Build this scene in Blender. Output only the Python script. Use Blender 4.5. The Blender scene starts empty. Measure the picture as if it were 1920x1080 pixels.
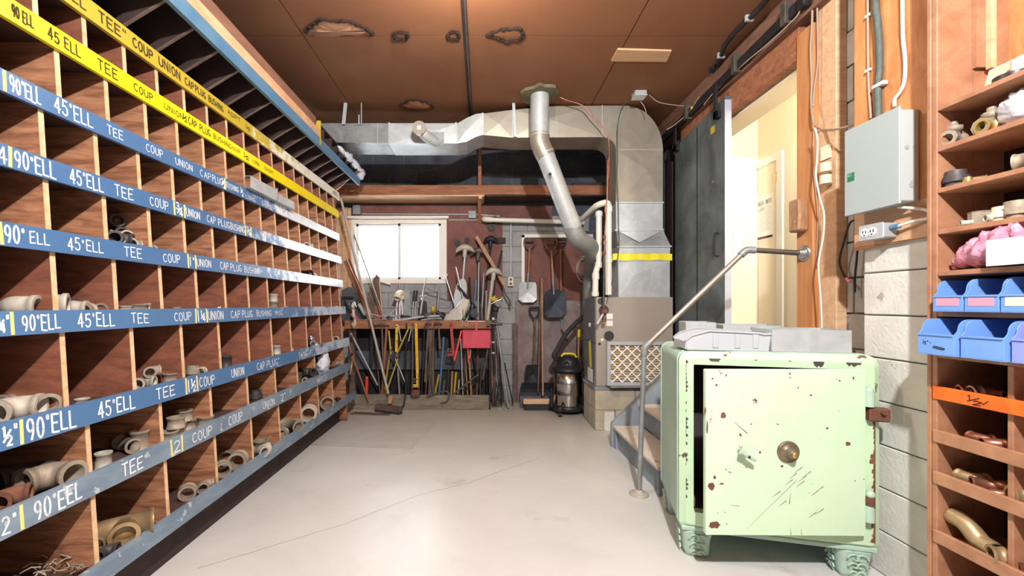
import bpy, bmesh, math, random
from mathutils import Vector, Matrix, noise
random.seed(7)
PI = math.pi
F = 780.0                       # focal length in pixels of a 1920 px wide frame
CAMZ = 1.25
scene = bpy.context.scene
col = scene.collection
# ---------------------------------------------------------------- camera, world, lights, exposure
cd = bpy.data.cameras.new('camera'); cam = bpy.data.objects.new('camera', cd); col.objects.link(cam)
cam.location = (0, 0, CAMZ); cam.rotation_euler = (PI/2, 0, 0)
cd.sensor_width = 36; cd.lens = F/1920*36; cd.shift_x = 55/1920; cd.shift_y = 31/1920
cd.clip_start = 0.02; cd.clip_end = 100
scene.camera = cam
w = bpy.data.worlds.new('daylight'); scene.world = w; w.use_nodes = True
bg = w.node_tree.nodes['Background']; bg.inputs[0].default_value = (0.86, 0.93, 1.0, 1); bg.inputs[1].default_value = 11.0
scene.view_settings.view_transform = 'Standard'; scene.view_settings.look = 'None'
scene.view_settings.exposure = 0.55; scene.view_settings.gamma = 1; scene.view_settings.use_curve_mapping = False
def lamp(name, kind, loc, power, color, **kw):
    l = bpy.data.lights.new(name, kind); l.energy = power; l.color = color
    for k, v in kw.items():
        if k != 'rot': setattr(l, k, v)
    o = bpy.data.objects.new(name, l); o.location = loc; o.rotation_euler = kw.get('rot', (0, 0, 0)); col.objects.link(o); return o
lamp('bulb_light', 'POINT', (0.34, -0.35, 3.03), 430, (0.93, 0.97, 1.0), shadow_soft_size=0.05)
lamp('bulb_light', 'POINT', (-0.08, 2.22, 2.93), 46, (1.0, 0.88, 0.74), shadow_soft_size=0.05)
lamp('bulb_light', 'POINT', (2.5, 2.35, 2.95), 52, (1.0, 0.97, 0.92), shadow_soft_size=0.09)

def P(px, py, Y):
    return Vector(((px-905)*Y/F, Y, CAMZ-(py-571)*Y/F))
# ---------------------------------------------------------------- materials
def lin(c):
    return tuple((v/12.92 if v <= .04045 else ((v+.055)/1.055)**2.4) for v in (x/255 for x in c)) + (1,)
MC = {}
def M(name, c, rough=.6, metal=0.0, c2=None, scale=6.0, detail=5, lo=.35, hi=.65, bump=0.0, bscale=40, stretch=(1, 1, 1), chips=None, chip_at=.66, chip_scale=9, emit=0, alpha=1, trans=0, coat=0):
    if name in MC: return MC[name]
    m = bpy.data.materials.new(name); m.use_nodes = True; nt = m.node_tree; N = nt.nodes; L = nt.links
    b = N['Principled BSDF']; b.inputs['Roughness'].default_value = rough; b.inputs['Metallic'].default_value = metal
    b.inputs['Base Color'].default_value = lin(c)
    if coat: b.inputs['Coat Weight'].default_value = coat
    if alpha < 1: b.inputs['Alpha'].default_value = alpha
    if trans: b.inputs['Transmission Weight'].default_value = trans
    if emit:
        b.inputs['Emission Color'].default_value = lin(c); b.inputs['Emission Strength'].default_value = emit
    tc = N.new('ShaderNodeTexCoord'); mp = N.new('ShaderNodeMapping'); mp.inputs['Scale'].default_value = stretch
    L.new(tc.outputs['Object'], mp.inputs[0])
    out = None
    if c2 is not None:
        n = N.new('ShaderNodeTexNoise'); n.inputs['Scale'].default_value = scale; n.inputs['Detail'].default_value = detail
        n.inputs['Roughness'].default_value = .65; n.inputs['Distortion'].default_value = .6
        L.new(mp.outputs[0], n.inputs['Vector'])
        r = N.new('ShaderNodeValToRGB'); r.color_ramp.elements[0].position = lo; r.color_ramp.elements[1].position = hi
        r.color_ramp.elements[0].color = lin(c); r.color_ramp.elements[1].color = lin(c2)
        L.new(n.outputs[0], r.inputs[0]); out = r.outputs[0]
        if metal < .5:
            rr = N.new('ShaderNodeMapRange'); rr.inputs['To Min'].default_value = max(0, rough-.08); rr.inputs['To Max'].default_value = min(1, rough+.12)
            L.new(n.outputs[0], rr.inputs[0]); L.new(rr.outputs[0], b.inputs['Roughness'])
    if chips is not None:
        n2 = N.new('ShaderNodeTexNoise'); n2.inputs['Scale'].default_value = chip_scale; n2.inputs['Detail'].default_value = 7; n2.inputs['Roughness'].default_value = .6
        L.new(tc.outputs['Object'], n2.inputs['Vector'])
        r2 = N.new('ShaderNodeValToRGB'); r2.color_ramp.elements[0].position = chip_at; r2.color_ramp.elements[1].position = chip_at+.012
        r2.color_ramp.elements[0].color = (0, 0, 0, 1); r2.color_ramp.elements[1].color = (1, 1, 1, 1); L.new(n2.outputs[0], r2.inputs[0])
        mx = N.new('ShaderNodeMix'); mx.data_type = 'RGBA'; L.new(r2.outputs[0], mx.inputs[0])
        if out: L.new(out, mx.inputs[6])
        else: mx.inputs[6].default_value = lin(c)
        mx.inputs[7].default_value = lin(chips); out = mx.outputs[2]
    if out: L.new(out, b.inputs['Base Color'])
    if bump:
        n3 = N.new('ShaderNodeTexNoise'); n3.inputs['Scale'].default_value = bscale; n3.inputs['Detail'].default_value = 6
        L.new(mp.outputs[0], n3.inputs['Vector']); bp = N.new('ShaderNodeBump'); bp.inputs['Strength'].default_value = bump; bp.inputs['Distance'].default_value = .01
        L.new(n3.outputs[0], bp.inputs['Height']); L.new(bp.outputs[0], b.inputs['Normal'])
    MC[name] = m; return m
# wood and boards
M('ply', (188, 134, 98), .55, c2=(128, 82, 58), scale=4.5, stretch=(1.2, 1, 8), bump=.15, lo=.32, hi=.62, detail=8)
M('ply_red', (152, 94, 70), .55, c2=(108, 64, 48), scale=4.5, stretch=(1.4, 1, 6), bump=.15, lo=.3, hi=.66, detail=8)
M('ply_edge', (222, 190, 150), .6, c2=(192, 150, 108), scale=20, bump=.1)
M('ply_dark', (60, 42, 38), .7, c2=(48, 32, 30), scale=6)
M('board_under', (84, 60, 50), .7, c2=(66, 46, 40), scale=5, stretch=(4, 1, 4))  # shelf boards darkened: the cells' shade is put into the colour
M('tan_board', (208, 168, 132), .6, c2=(188, 142, 108), scale=4, stretch=(4, 1, 4), bump=.1)
M('brown_board', (134, 96, 78), .7, c2=(112, 76, 60), scale=4, stretch=(4, 1, 4))
M('beam', (170, 112, 78), .7, c2=(134, 82, 56), scale=4, stretch=(1, 4, 6), bump=.15)
M('pine', (206, 146, 94), .55, c2=(176, 112, 62), scale=3.5, stretch=(8, 8, .8), bump=.12, lo=.3, hi=.72)
M('pine_light', (222, 184, 146), .6, c2=(202, 158, 118), scale=4, stretch=(1, 6, 6))
M('pole_grey', (168, 160, 150), .5)
M('fir_ply', (212, 152, 98), .5, c2=(172, 108, 62), scale=3.2, stretch=(3, 5, 1.5), bump=.08, lo=.32, hi=.7, detail=8)
M('cabinet', (176, 128, 96), .55, c2=(150, 104, 76), scale=5, stretch=(2, 2, 2), bump=.05)
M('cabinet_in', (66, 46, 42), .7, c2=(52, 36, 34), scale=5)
M('red_panel', (134, 88, 78), .8, c2=(108, 70, 66), scale=3, bump=.1)
M('handle_wood', (184, 142, 104), .6, c2=(148, 106, 74), scale=10, stretch=(6, 6, 1))
M('handle_dark', (112, 94, 84), .65, c2=(84, 64, 56), scale=10)
M('old_board', (140, 130, 116), .85, c2=(112, 100, 88), scale=4, stretch=(1.5, 4, 6), bump=.3)
M('fibreboard', (142, 96, 66), .85, c2=(132, 86, 58), scale=1.2, bump=.03, bscale=120)
M('fibre_dark', (50, 34, 28), .95)
M('fibre_pale', (166, 124, 96), .9, c2=(154, 112, 86), scale=6)
# masonry
M('block', (202, 200, 194), .9, c2=(180, 178, 172), scale=5, bump=.5, bscale=90)
M('block_back', (166, 166, 164), .9, c2=(142, 142, 142), scale=3, bump=.5, bscale=80)
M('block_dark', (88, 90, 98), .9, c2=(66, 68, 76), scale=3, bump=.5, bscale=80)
M('block_paint', (224, 222, 214), .75, c2=(206, 204, 196), scale=4, bump=.35, bscale=60, chips=(170, 160, 148), chip_at=.70, chip_scale=5)
M('block_tan', (188, 178, 158), .85, c2=(168, 158, 140), scale=6, bump=.4, bscale=90)
M('mortar', (134, 132, 130), .95)
M('plaster_cream', (240, 230, 208), .8, c2=(238, 226, 202), scale=2)
M('hall_floor', (150, 130, 100), .6)
# paints and metals
M('blue_paint', (70, 106, 148), .38, c2=(92, 126, 162), scale=9, stretch=(1, .6, 2), chips=(200, 208, 216), chip_at=.68, chip_scale=14)
M('blue_dark', (72, 112, 146), .4, c2=(86, 124, 152), scale=8)
M('grey_blue', (128, 146, 160), .45, c2=(104, 124, 142), scale=8, stretch=(1, .5, 2), chips=(176, 182, 180), chip_at=.62, chip_scale=16)
M('yellow_paint', (240, 218, 24), .4, c2=(232, 204, 30), scale=6)
M('yellow_old', (200, 170, 44), .5, c2=(184, 152, 44), scale=6)
M('tick_yellow', (226, 212, 120), .6)
M('white_paint', (238, 240, 242), .5)
M('ink', (70, 54, 24), .7)
M('ink_black', (36, 30, 28), .7)
M('galv', (198, 202, 202), .5, .35, c2=(176, 181, 182), scale=7, bump=.04, bscale=12)
M('galv_dull', (160, 163, 163), .5, .4, c2=(130, 130, 128), scale=6)
M('galv_warm', (176, 168, 152), .42, .5, c2=(156, 148, 134), scale=3)
M('steel', (200, 202, 204), .28, .9)
M('stainless', (196, 192, 184), .18, 1.0, c2=(176, 172, 166), scale=2, stretch=(1, 1, .3))
M('iron', (106, 98, 90), .55, .5, c2=(80, 74, 70), scale=14, bump=.2)
M('iron_dark', (52, 50, 52), .55, .4, c2=(38, 36, 38), scale=14, bump=.2)
M('cast', (164, 152, 134), .6, .25, c2=(136, 122, 104), scale=12, bump=.25, bscale=60)
M('cast_pale', (196, 190, 176), .6, .2, c2=(170, 160, 144), scale=12, bump=.2)
M('cast_dark', (86, 80, 78), .55, .4, c2=(66, 60, 60), scale=12, bump=.2)
M('copper', (180, 122, 98), .38, .7, c2=(140, 86, 66), scale=9)
M('bronze', (180, 156, 118), .45, .5, c2=(150, 124, 90), scale=9)
M('brass', (206, 178, 110), .35, .8)
M('rust', (128, 84, 62), .85, c2=(96, 60, 46), scale=14, bump=.4)
M('sheet_dark', (112, 120, 120), .5, .2, c2=(66, 72, 76), scale=2.4, detail=9, bump=.05, chips=(150, 158, 154), chip_at=.66, chip_scale=3.2)
M('rusty_sheet', (156, 140, 136), .75, .1, c2=(118, 102, 100), scale=4, detail=9, bump=.1, chips=(160, 152, 148), chip_at=.68, chip_scale=7)
M('stair_grey', (150, 160, 168), .6, c2=(130, 140, 150), scale=4)
M('tread', (214, 205, 194), .75, c2=(196, 186, 174), scale=7, bump=.2)
M('edge_grey', (184, 190, 204), .5, c2=(172, 178, 192), scale=3)
M('black_plastic', (34, 34, 38), .42)
M('black_rubber', (44, 44, 46), .75)
M('dark_blade', (44, 48, 58), .5, .4, c2=(58, 62, 72), scale=6)
M('yellow_plastic', (236, 212, 20), .45)
M('yellow_tool', (222, 182, 44), .55, c2=(188, 146, 40), scale=16, chips=(70, 60, 50), chip_at=.62, chip_scale=30)
M('red_plastic', (200, 70, 88), .5, c2=(186, 58, 78), scale=8)
M('red_paint', (176, 52, 46), .5, c2=(140, 42, 40), scale=14)
M('orange_red', (238, 62, 40), .5)
M('orange_paint', (250, 112, 30), .55, c2=(240, 92, 20), scale=8)
M('pvc', (226, 222, 210), .35)
M('cream_plastic', (222, 210, 178), .45)
M('white_plastic', (232, 232, 230), .4)
M('wire_tan', (168, 146, 126), .6)
M('cable_green', (92, 100, 92), .6, c2=(70, 78, 72), scale=20)
M('panel_grey', (160, 172, 170), .42)
M('panel_side', (182, 188, 184), .45)
M('green_label', (30, 120, 74), .5)
M('furnace', (160, 150, 138), .45, c2=(154, 144, 132), scale=2)
M('furnace_side', (104, 104, 110), .45)
M('furnace_dark', (54, 52, 54), .5)
M('filter_frame', (176, 176, 176), .5)
M('filter_paper', (214, 192, 156), .9, c2=(196, 174, 140), scale=10)
M('filter_white', (236, 236, 232), .7)
M('bin_blue', (116, 160, 224), .42, c2=(106, 150, 216), scale=4)
M('bin_violet', (138, 152, 222), .42)
M('label_pink', (250, 150, 172), .6)
M('label_cream', (240, 226, 196), .6)
M('paper', (240, 238, 232), .7)
M('paper_lines', (190, 178, 170), .7)
M('foam_pink', (228, 160, 180), .22, c2=(206, 132, 158), scale=14, bump=.8, bscale=30, alpha=.93)
M('clear_plastic', (236, 236, 240), .22, c2=(210, 212, 220), scale=12, bump=.8, bscale=25, alpha=.75)
M('foam_white', (226, 228, 236), .4, c2=(206, 210, 224), scale=18, bump=.8, bscale=40)
M('white_box', (230, 234, 236), .5, c2=(214, 220, 226), scale=5)
M('insulation', (120, 112, 84), .9, c2=(96, 92, 72), scale=12, bump=.6)
M('grey_bin', (184, 188, 192), .5)
M('tape_yellow', (238, 222, 44), .45)
M('green_tool', (70, 120, 84), .5)
M('blue_tool', (74, 112, 176), .5)
M('glass_frost', (240, 242, 240), .08, trans=1.0)
M('window_frame', (236, 228, 216), .5)
M('copper_tool', (150, 96, 70), .5)
M('safe_core', (120, 122, 112), .6)
M('safe_inside', (60, 52, 54), .8)
# safe paint: pale green with chips and rust on the worn edges
def safe_mat(name, c, c2, at, sc):
    return M(name, c, .42, c2=c2, scale=3, chips=(108, 84, 70), chip_at=at, chip_scale=sc, bump=.05, bscale=14, detail=7)
safe_mat('safe_green', (206, 234, 200), (198, 228, 192), .665, 15)
safe_mat('safe_side', (178, 204, 182), (168, 192, 176), .74, 7)
safe_mat('safe_frame', (200, 230, 190), (188, 216, 178), .635, 17)
# strips whiten toward the window end: worn paint plus window glare put into the colour
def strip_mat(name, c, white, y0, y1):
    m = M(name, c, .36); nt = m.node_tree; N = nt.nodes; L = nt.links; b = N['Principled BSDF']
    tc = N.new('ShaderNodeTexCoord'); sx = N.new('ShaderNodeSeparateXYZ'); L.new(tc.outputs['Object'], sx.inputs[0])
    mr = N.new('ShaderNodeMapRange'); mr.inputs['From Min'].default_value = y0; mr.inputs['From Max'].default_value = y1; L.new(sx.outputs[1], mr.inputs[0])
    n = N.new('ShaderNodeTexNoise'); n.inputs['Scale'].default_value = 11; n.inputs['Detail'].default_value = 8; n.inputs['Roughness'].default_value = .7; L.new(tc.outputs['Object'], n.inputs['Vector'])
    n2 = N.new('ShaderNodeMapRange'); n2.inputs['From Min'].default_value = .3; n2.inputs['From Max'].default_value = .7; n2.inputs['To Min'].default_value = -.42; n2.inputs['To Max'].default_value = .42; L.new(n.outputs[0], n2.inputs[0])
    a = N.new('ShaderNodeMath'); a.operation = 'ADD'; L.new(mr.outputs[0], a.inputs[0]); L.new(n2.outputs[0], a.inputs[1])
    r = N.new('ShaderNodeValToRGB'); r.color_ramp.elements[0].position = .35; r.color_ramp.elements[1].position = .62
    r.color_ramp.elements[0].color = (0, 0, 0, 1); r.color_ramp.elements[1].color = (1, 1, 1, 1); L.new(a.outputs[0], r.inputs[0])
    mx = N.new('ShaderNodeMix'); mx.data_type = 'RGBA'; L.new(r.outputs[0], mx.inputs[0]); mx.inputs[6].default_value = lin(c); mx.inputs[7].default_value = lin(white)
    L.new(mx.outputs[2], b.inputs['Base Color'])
strip_mat('strip_blue_worn_glare', (70, 106, 148), (222, 228, 236), -.15, 1.3)
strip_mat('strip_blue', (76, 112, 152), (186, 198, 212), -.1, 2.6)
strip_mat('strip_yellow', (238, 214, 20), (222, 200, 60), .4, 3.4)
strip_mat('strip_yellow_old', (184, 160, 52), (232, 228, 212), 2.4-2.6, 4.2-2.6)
# ---------------------------------------------------------------- mesh builder
class B:
    def __init__(s): s.v = []; s.f = []; s.m = []; s.mats = []; s.smooth = []
    def mi(s, mat):
        mat = MC[mat] if isinstance(mat, str) else mat
        if mat not in s.mats: s.mats.append(mat)
        return s.mats.index(mat)
    def add(s, vs, fs, mat, smooth=False):
        o = len(s.v); s.v += [tuple(v) for v in vs]; k = s.mi(mat)
        for f in fs: s.f.append(tuple(i+o for i in f)); s.m.append(k); s.smooth.append(smooth)
        return s
    def box(s, lo, hi, mat, T=None, bev=0.0):
        x0, y0, z0 = lo; x1, y1, z1 = hi
        if bev > 0:
            b = bev; vs = []
            for sx, sy, sz in ((a, c, d) for a in (0, 1) for c in (0, 1) for d in (0, 1)):
                X = (x0, x1)[sx]; Y = (y0, y1)[sy]; Z = (z0, z1)[sz]; ix = b*(1-2*sx); iy = b*(1-2*sy); iz = b*(1-2*sz)
                vs += [(X, Y+iy, Z+iz), (X+ix, Y, Z+iz), (X+ix, Y+iy, Z)]
            I = lambda a, c, d, k: ((a*2+c)*2+d)*3+k
            fs = []
            for a in (0, 1):
                fs.append((I(a,0,0,0), I(a,1,0,0), I(a,1,1,0), I(a,0,1,0))); fs.append((I(0,a,0,1), I(1,a,0,1), I(1,a,1,1), I(0,a,1,1))); fs.append((I(0,0,a,2), I(1,0,a,2), I(1,1,a,2), I(0,1,a,2)))
            for a in (0, 1):
                for c in (0, 1):
                    fs.append((I(a,c,0,0), I(a,c,1,0), I(a,c,1,1), I(a,c,0,1))); fs.append((I(a,0,c,0), I(a,1,c,0), I(a,1,c,2), I(a,0,c,2))); fs.append((I(0,a,c,1), I(1,a,c,1), I(1,a,c,2), I(0,a,c,2)))
                    for d in (0, 1): fs.append((I(a,c,d,0), I(a,c,d,1), I(a,c,d,2)))
        else:
            vs = [(x0,y0,z0),(x1,y0,z0),(x1,y1,z0),(x0,y1,z0),(x0,y0,z1),(x1,y0,z1),(x1,y1,z1),(x0,y1,z1)]
            fs = [(3,2,1,0),(4,5,6,7),(0,1,5,4),(1,2,6,5),(2,3,7,6),(3,0,4,7)]
        if T is not None: vs = [T @ Vector(v) for v in vs]
        s.add(vs, fs, mat); s.fix = True
        return s
    def prism(s, poly, vec, mat, mat_side=None, T=None):
        n = len(poly); vec = Vector(vec); vs = [Vector(p) for p in poly] + [Vector(p)+vec for p in poly]
        if T is not None: vs = [T @ v for v in vs]
        s.add(vs, [tuple(range(n))[::-1], tuple(range(n, 2*n))], mat)
        s.add(vs, [(i, (i+1) % n, (i+1) % n+n, i+n) for i in range(n)], mat_side or mat)
        return s
    def tube(s, pts, r, mat, n=10, ri=None, cap=True, flat=1.0):
        pts = [Vector(p) for p in pts]; k = len(pts)
        def spread(q):
            if not isinstance(q, (list, tuple)): return [q]*k
            if len(q) == k: return list(q)
            o = []
            for i in range(k):
                t = i*(len(q)-1)/(k-1); j = min(int(t), len(q)-2); o.append(q[j]+(q[j+1]-q[j])*(t-j))
            return o
        rs = spread(r)
        d = []
        for i in range(k):
            a = pts[min(i+1, k-1)]-pts[max(i-1, 0)]
            if 0 < i < k-1: a = (pts[i+1]-pts[i]).normalized()+(pts[i]-pts[i-1]).normalized()
            d.append(a.normalized() if a.length > 1e-9 else Vector((0, 0, 1)))
        u = d[0].orthogonal().normalized()
        if flat != 1.0:
            u = d[0].cross(Vector((0, 0, 1)));  u = u.normalized() if u.length > .01 else Vector((1, 0, 0))
        rings = []
        for i in range(k):
            u = (u-d[i]*u.dot(d[i])).normalized(); w_ = d[i].cross(u)
            rings.append([(u*math.cos(2*PI*j/n)+w_*math.sin(2*PI*j/n)*flat) for j in range(n)])
        vs = [pts[i]+rings[i][j]*rs[i] for i in range(k) for j in range(n)]
        fs = [(i*n+j, i*n+(j+1) % n, (i+1)*n+(j+1) % n, (i+1)*n+j) for i in range(k-1) for j in range(n)]
        s.add(vs, fs, mat, True)
        if ri is None:
            if cap: s.add(vs[:n], [tuple(range(n))[::-1]], mat); s.add(vs[-n:], [tuple(range(n))], mat)
        else:
            ris = spread(ri)
            vi = [pts[i]+rings[i][j]*ris[i] for i in range(k) for j in range(n)]
            s.add(vi, [f[::-1] for f in fs], mat, True)
            s.add(vs[:n]+vi[:n], [(j, n+j, n+(j+1) % n, (j+1) % n) for j in range(n)], mat)
            s.add(vs[-n:]+vi[-n:], [(j, (j+1) % n, n+(j+1) % n, n+j) for j in range(n)], mat)
        return s
    def lathe(s, prof, mat, n=20, T=None, smooth=True):
        # prof: (r, h) pairs from bottom to top round z; closes where r is 0
        vs = []; k = len(prof)
        for r, h in prof:
            for j in range(n): vs.append((r*math.cos(2*PI*j/n), r*math.sin(2*PI*j/n), h))
        if T is not None: vs = [T @ Vector(v) for v in vs]
        fs = [(i*n+j, i*n+(j+1) % n, (i+1)*n+(j+1) % n, (i+1)*n+j) for i in range(k-1) for j in range(n)]
        s.add(vs, fs, mat, smooth); return s
    def disc(s, c, nrm, r, mat, n=16):
        nrm = Vector(nrm).normalized(); u = nrm.orthogonal().normalized(); w_ = nrm.cross(u); c = Vector(c)
        s.add([c+u*r*math.cos(2*PI*j/n)+w_*r*math.sin(2*PI*j/n) for j in range(n)], [tuple(range(n))], mat); return s
    def ball(s, c, r, mat, n=12, k=7, jit=0.0, sc=(1, 1, 1), seed=0, freq=3.0):
        vs = []; c = Vector(c)
        for i in range(k+1):
            t = PI*i/k
            for j in range(n):
                p = Vector((math.sin(t)*math.cos(2*PI*j/n), math.sin(t)*math.sin(2*PI*j/n), math.cos(t)))
                q = 1+jit*noise.noise(p*freq+Vector((seed*7.3, seed*1.7, 0)))
                vs.append(c+Vector((p.x*sc[0], p.y*sc[1], p.z*sc[2]))*r*q)
        s.add(vs, [(i*n+j, (i+1)*n+j, (i+1)*n+(j+1) % n, i*n+(j+1) % n) for i in range(k) for j in range(n)], mat, True); return s
    def mesh(s, name, inv=None):
        me = bpy.data.meshes.new(name); vs = s.v if inv is None else [inv @ Vector(v) for v in s.v]
        me.from_pydata([tuple(v) for v in vs], [], s.f)
        for m in s.mats: me.materials.append(m)
        me.polygons.foreach_set('material_index', s.m); me.polygons.foreach_set('use_smooth', s.smooth); me.validate(); me.update()
        if getattr(s, 'fix', False):
            bm = bmesh.new(); bm.from_mesh(me); bmesh.ops.recalc_face_normals(bm, faces=bm.faces); bm.to_mesh(me); bm.free()
        return me
def mw(o):
    m = o.matrix_basis.copy(); p = o.parent
    while p: m = p.matrix_basis @ m; p = p.parent
    return m
def put(b, name, parent=None, label=None, cat=None, group=None, kind=None):
    if parent is None:
        xs = [v[0] for v in b.v]; ys = [v[1] for v in b.v]; zs = [v[2] for v in b.v]
        c = Vector(((min(xs)+max(xs))/2, (min(ys)+max(ys))/2, min(zs)))
        if kind == 'structure': c = Vector((0, 0, 0))
        o = bpy.data.objects.new(name, b.mesh(name, Matrix.Translation(-c))); o.location = c
    else:
        o = bpy.data.objects.new(name, b.mesh(name, mw(parent).inverted())); o.parent = parent
    col.objects.link(o); props(o, label, cat, group, kind); return o
def props(o, label=None, cat=None, group=None, kind=None):
    for k, v in (('label', label), ('category', cat), ('group', group), ('kind', kind)):
        if v: o[k] = v
    return o
def thing(name, loc, label, cat, group=None, rz=0, kind=None):
    o = bpy.data.objects.new(name, None); o.location = loc; o.rotation_euler = (0, 0, rz); o.empty_display_size = .05
    col.objects.link(o); return props(o, label, cat, group, kind)
kids = {}
def copy_tree(o, parent=None):
    c = o.copy(); col.objects.link(c); c.parent = parent
    for ch in [x for x in bpy.data.objects if x.parent == o]: copy_tree(ch, c)
    return c
def bend(pts, r=.05, k=5):
    """round the corners of a polyline"""
    pts = [Vector(p) for p in pts]; out = [pts[0]]
    for i in range(1, len(pts)-1):
        a, b, c = pts[i-1], pts[i], pts[i+1]; q = min(r, (a-b).length*.45, (c-b).length*.45)
        p0 = b+(a-b).normalized()*q; p1 = b+(c-b).normalized()*q
        for j in range(k+1):
            t = j/k; out.append(p0*(1-t)**2+b*2*t*(1-t)+p1*t*t)
    return out+[pts[-1]]
def curve(pts, k=8):
    """Catmull-Rom through the points"""
    pts = [Vector(p) for p in pts]; q = [pts[0]*2-pts[1]]+pts+[pts[-1]*2-pts[-2]]; out = []
    for i in range(1, len(q)-2):
        for j in range(k):
            t = j/k; a, b, c, d = q[i-1], q[i], q[i+1], q[i+2]
            out.append(.5*((2*b)+(c-a)*t+(2*a-5*b+4*c-d)*t*t+(3*b-a-3*c+d)*t**3))
    return out+[pts[-1]]
# ---------------------------------------------------------------- brush lettering
def arc(cx, cy, rx, ry, a0, a1, n=8):
    return [(cx+rx*math.cos(math.radians(a0+(a1-a0)*i/n)), cy+ry*math.sin(math.radians(a0+(a1-a0)*i/n))) for i in range(n+1)]
G = {
 'A': [[(0,0),(.5,1),(1,0)],[(.2,.4),(.8,.4)]], 'B': [[(0,0),(0,1)],[(0,1)]+arc(.45,.76,.4,.24,90,-90)+[(0,.52)],[(0,.52)]+arc(.45,.26,.5,.26,90,-90)+[(0,0)]],
 'C': [arc(.55,.5,.55,.5,50,310,12)], 'D': [[(0,0),(0,1)],[(0,1)]+arc(.35,.5,.65,.5,90,-90,10)+[(0,0)]],
 'E': [[(1,1),(0,1),(0,0),(1,0)],[(0,.52),(.8,.52)]], 'F': [[(1,1),(0,1),(0,0)],[(0,.52),(.8,.52)]],
 'G': [arc(.55,.5,.55,.5,50,340,12)+[(.6,.45)]], 'H': [[(0,0),(0,1)],[(1,0),(1,1)],[(0,.5),(1,.5)]], 'I': [[(.5,0),(.5,1)]],
 'K': [[(0,0),(0,1)],[(1,1),(0,.45),(1,0)]], 'L': [[(0,1),(0,0),(1,0)]], 'M': [[(0,0),(0,1),(.5,.4),(1,1),(1,0)]], 'N': [[(0,0),(0,1),(1,0),(1,1)]],
 'O': [arc(.5,.5,.5,.5,90,450,14)], 'P': [[(0,0),(0,1)],[(0,1)]+arc(.5,.75,.45,.26,90,-90)+[(0,.49)]],
 'R': [[(0,0),(0,1)],[(0,1)]+arc(.5,.75,.45,.26,90,-90)+[(0,.49)],[(.4,.49),(1,0)]],
 'S': [arc(.5,.75,.45,.25,30,270,8)+arc(.5,.25,.45,.25,90,-150,8)], 'T': [[(0,1),(1,1)],[(.5,1),(.5,0)]],
 'U': [[(0,1),(0,.35)]+arc(.5,.35,.5,.35,180,360,8)+[(1,1)]], 'W': [[(0,1),(.25,0),(.5,.7),(.75,0),(1,1)]], 'V': [[(0,1),(.5,0),(1,1)]], 'X': [[(0,0),(1,1)],[(0,1),(1,0)]], 'Y': [[(0,1),(.5,.5),(1,1)],[(.5,.5),(.5,0)]],
 '0': [arc(.5,.5,.45,.5,90,450,14)], '1': [[(.35,.85),(.55,1),(.55,0)]], '2': [arc(.5,.72,.42,.28,160,-30,8)+[(0,0),(1,0)]],
 '3': [arc(.45,.75,.42,.25,140,-90,8)+arc(.45,.25,.5,.26,90,-150,8)], '4': [[(.7,0),(.7,1),(0,.3),(1,.3)]], '5': [[(.9,1),(.15,1),(.1,.55)]+arc(.45,.32,.5,.32,110,-150,9)],
 '9': [arc(.5,.7,.42,.3,0,360,12)+[(.85,.3),(.6,0)]], '/': [[(0,0),(1,1)]], '-': [[(.2,.5),(.8,.5)]], '"': [[(.3,1),(.3,.8)],[(.7,1),(.7,.8)]], 'o': [arc(.5,.88,.28,.1,0,360,8)], 'v': [[(0,.5),(.35,0),(1,1)]],
}
NARROW = {'f': 1.5, 'h': 1.5, 'q': 1.5, 'I': .25, '1': .4, 'o': .4, '"': .45, ' ': .5, '/': .5, '-': .6}
def letters(b, text, org, U, V, width, height, mat, t=.11, jit=1.0, off=0.0):
    """painted strokes: text from org along U, width x height; strokes are flat ribbons"""
    U = Vector(U); V = Vector(V); Nn = U.cross(V).normalized()
    tot = sum(NARROW.get(c, 1)+.46 for c in text)-.46
    cw = width/tot; x = 0; th = t*height*.5
    for ch in text:
        w_ = NARROW.get(ch, 1)*cw
        if ch in ('f', 'h', 'q'):   # stacked fractions 3/4 1/2 1/4
            a, c = {'f': '34', 'h': '12', 'q': '14'}[ch]
            letters(b, a, Vector(org)+U*x+V*height*.5, U, V, w_*.5, height*.5, mat, .22, jit, off)
            letters(b, c, Vector(org)+U*(x+w_*.5), U, V, w_*.5, height*.48, mat, .22, jit, off)
            strokes = [[(.15, .25), (.9, .75)]]
        else: strokes = G.get(ch, [])
        dy = random.uniform(-.05, .05)*jit; rot = random.uniform(-.05, .05)*jit; sc = 1+random.uniform(-.06, .06)*jit
        for st in strokes:
            for (ax, ay), (bx, by) in zip(st[:-1], st[1:]):
                pa = Vector((ax*w_, (ay*sc+dy+rot*ax)*height)); pb = Vector((bx*w_, (by*sc+dy+rot*bx)*height)); dd = pb-pa
                if dd.length < 1e-7: continue
                dd.normalize(); nn = Vector((-dd.y, dd.x)); 
                # strokes keep their weight in both directions of the squeezed glyph
                q = [pa-dd*th*.6-nn*th, pb+dd*th*.6-nn*th, pb+dd*th*.6+nn*th, pa-dd*th*.6+nn*th]
                b.add([Vector(org)+U*(x+p.x)+V*p.y+Nn*off for p in q], [(0, 1, 2, 3)], mat)
        x += w_+.46*cw
# ================================================================ THE SETTING
YB = 5.40; CZ = 3.25; XR = 2.09; XL = -1.98
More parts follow.
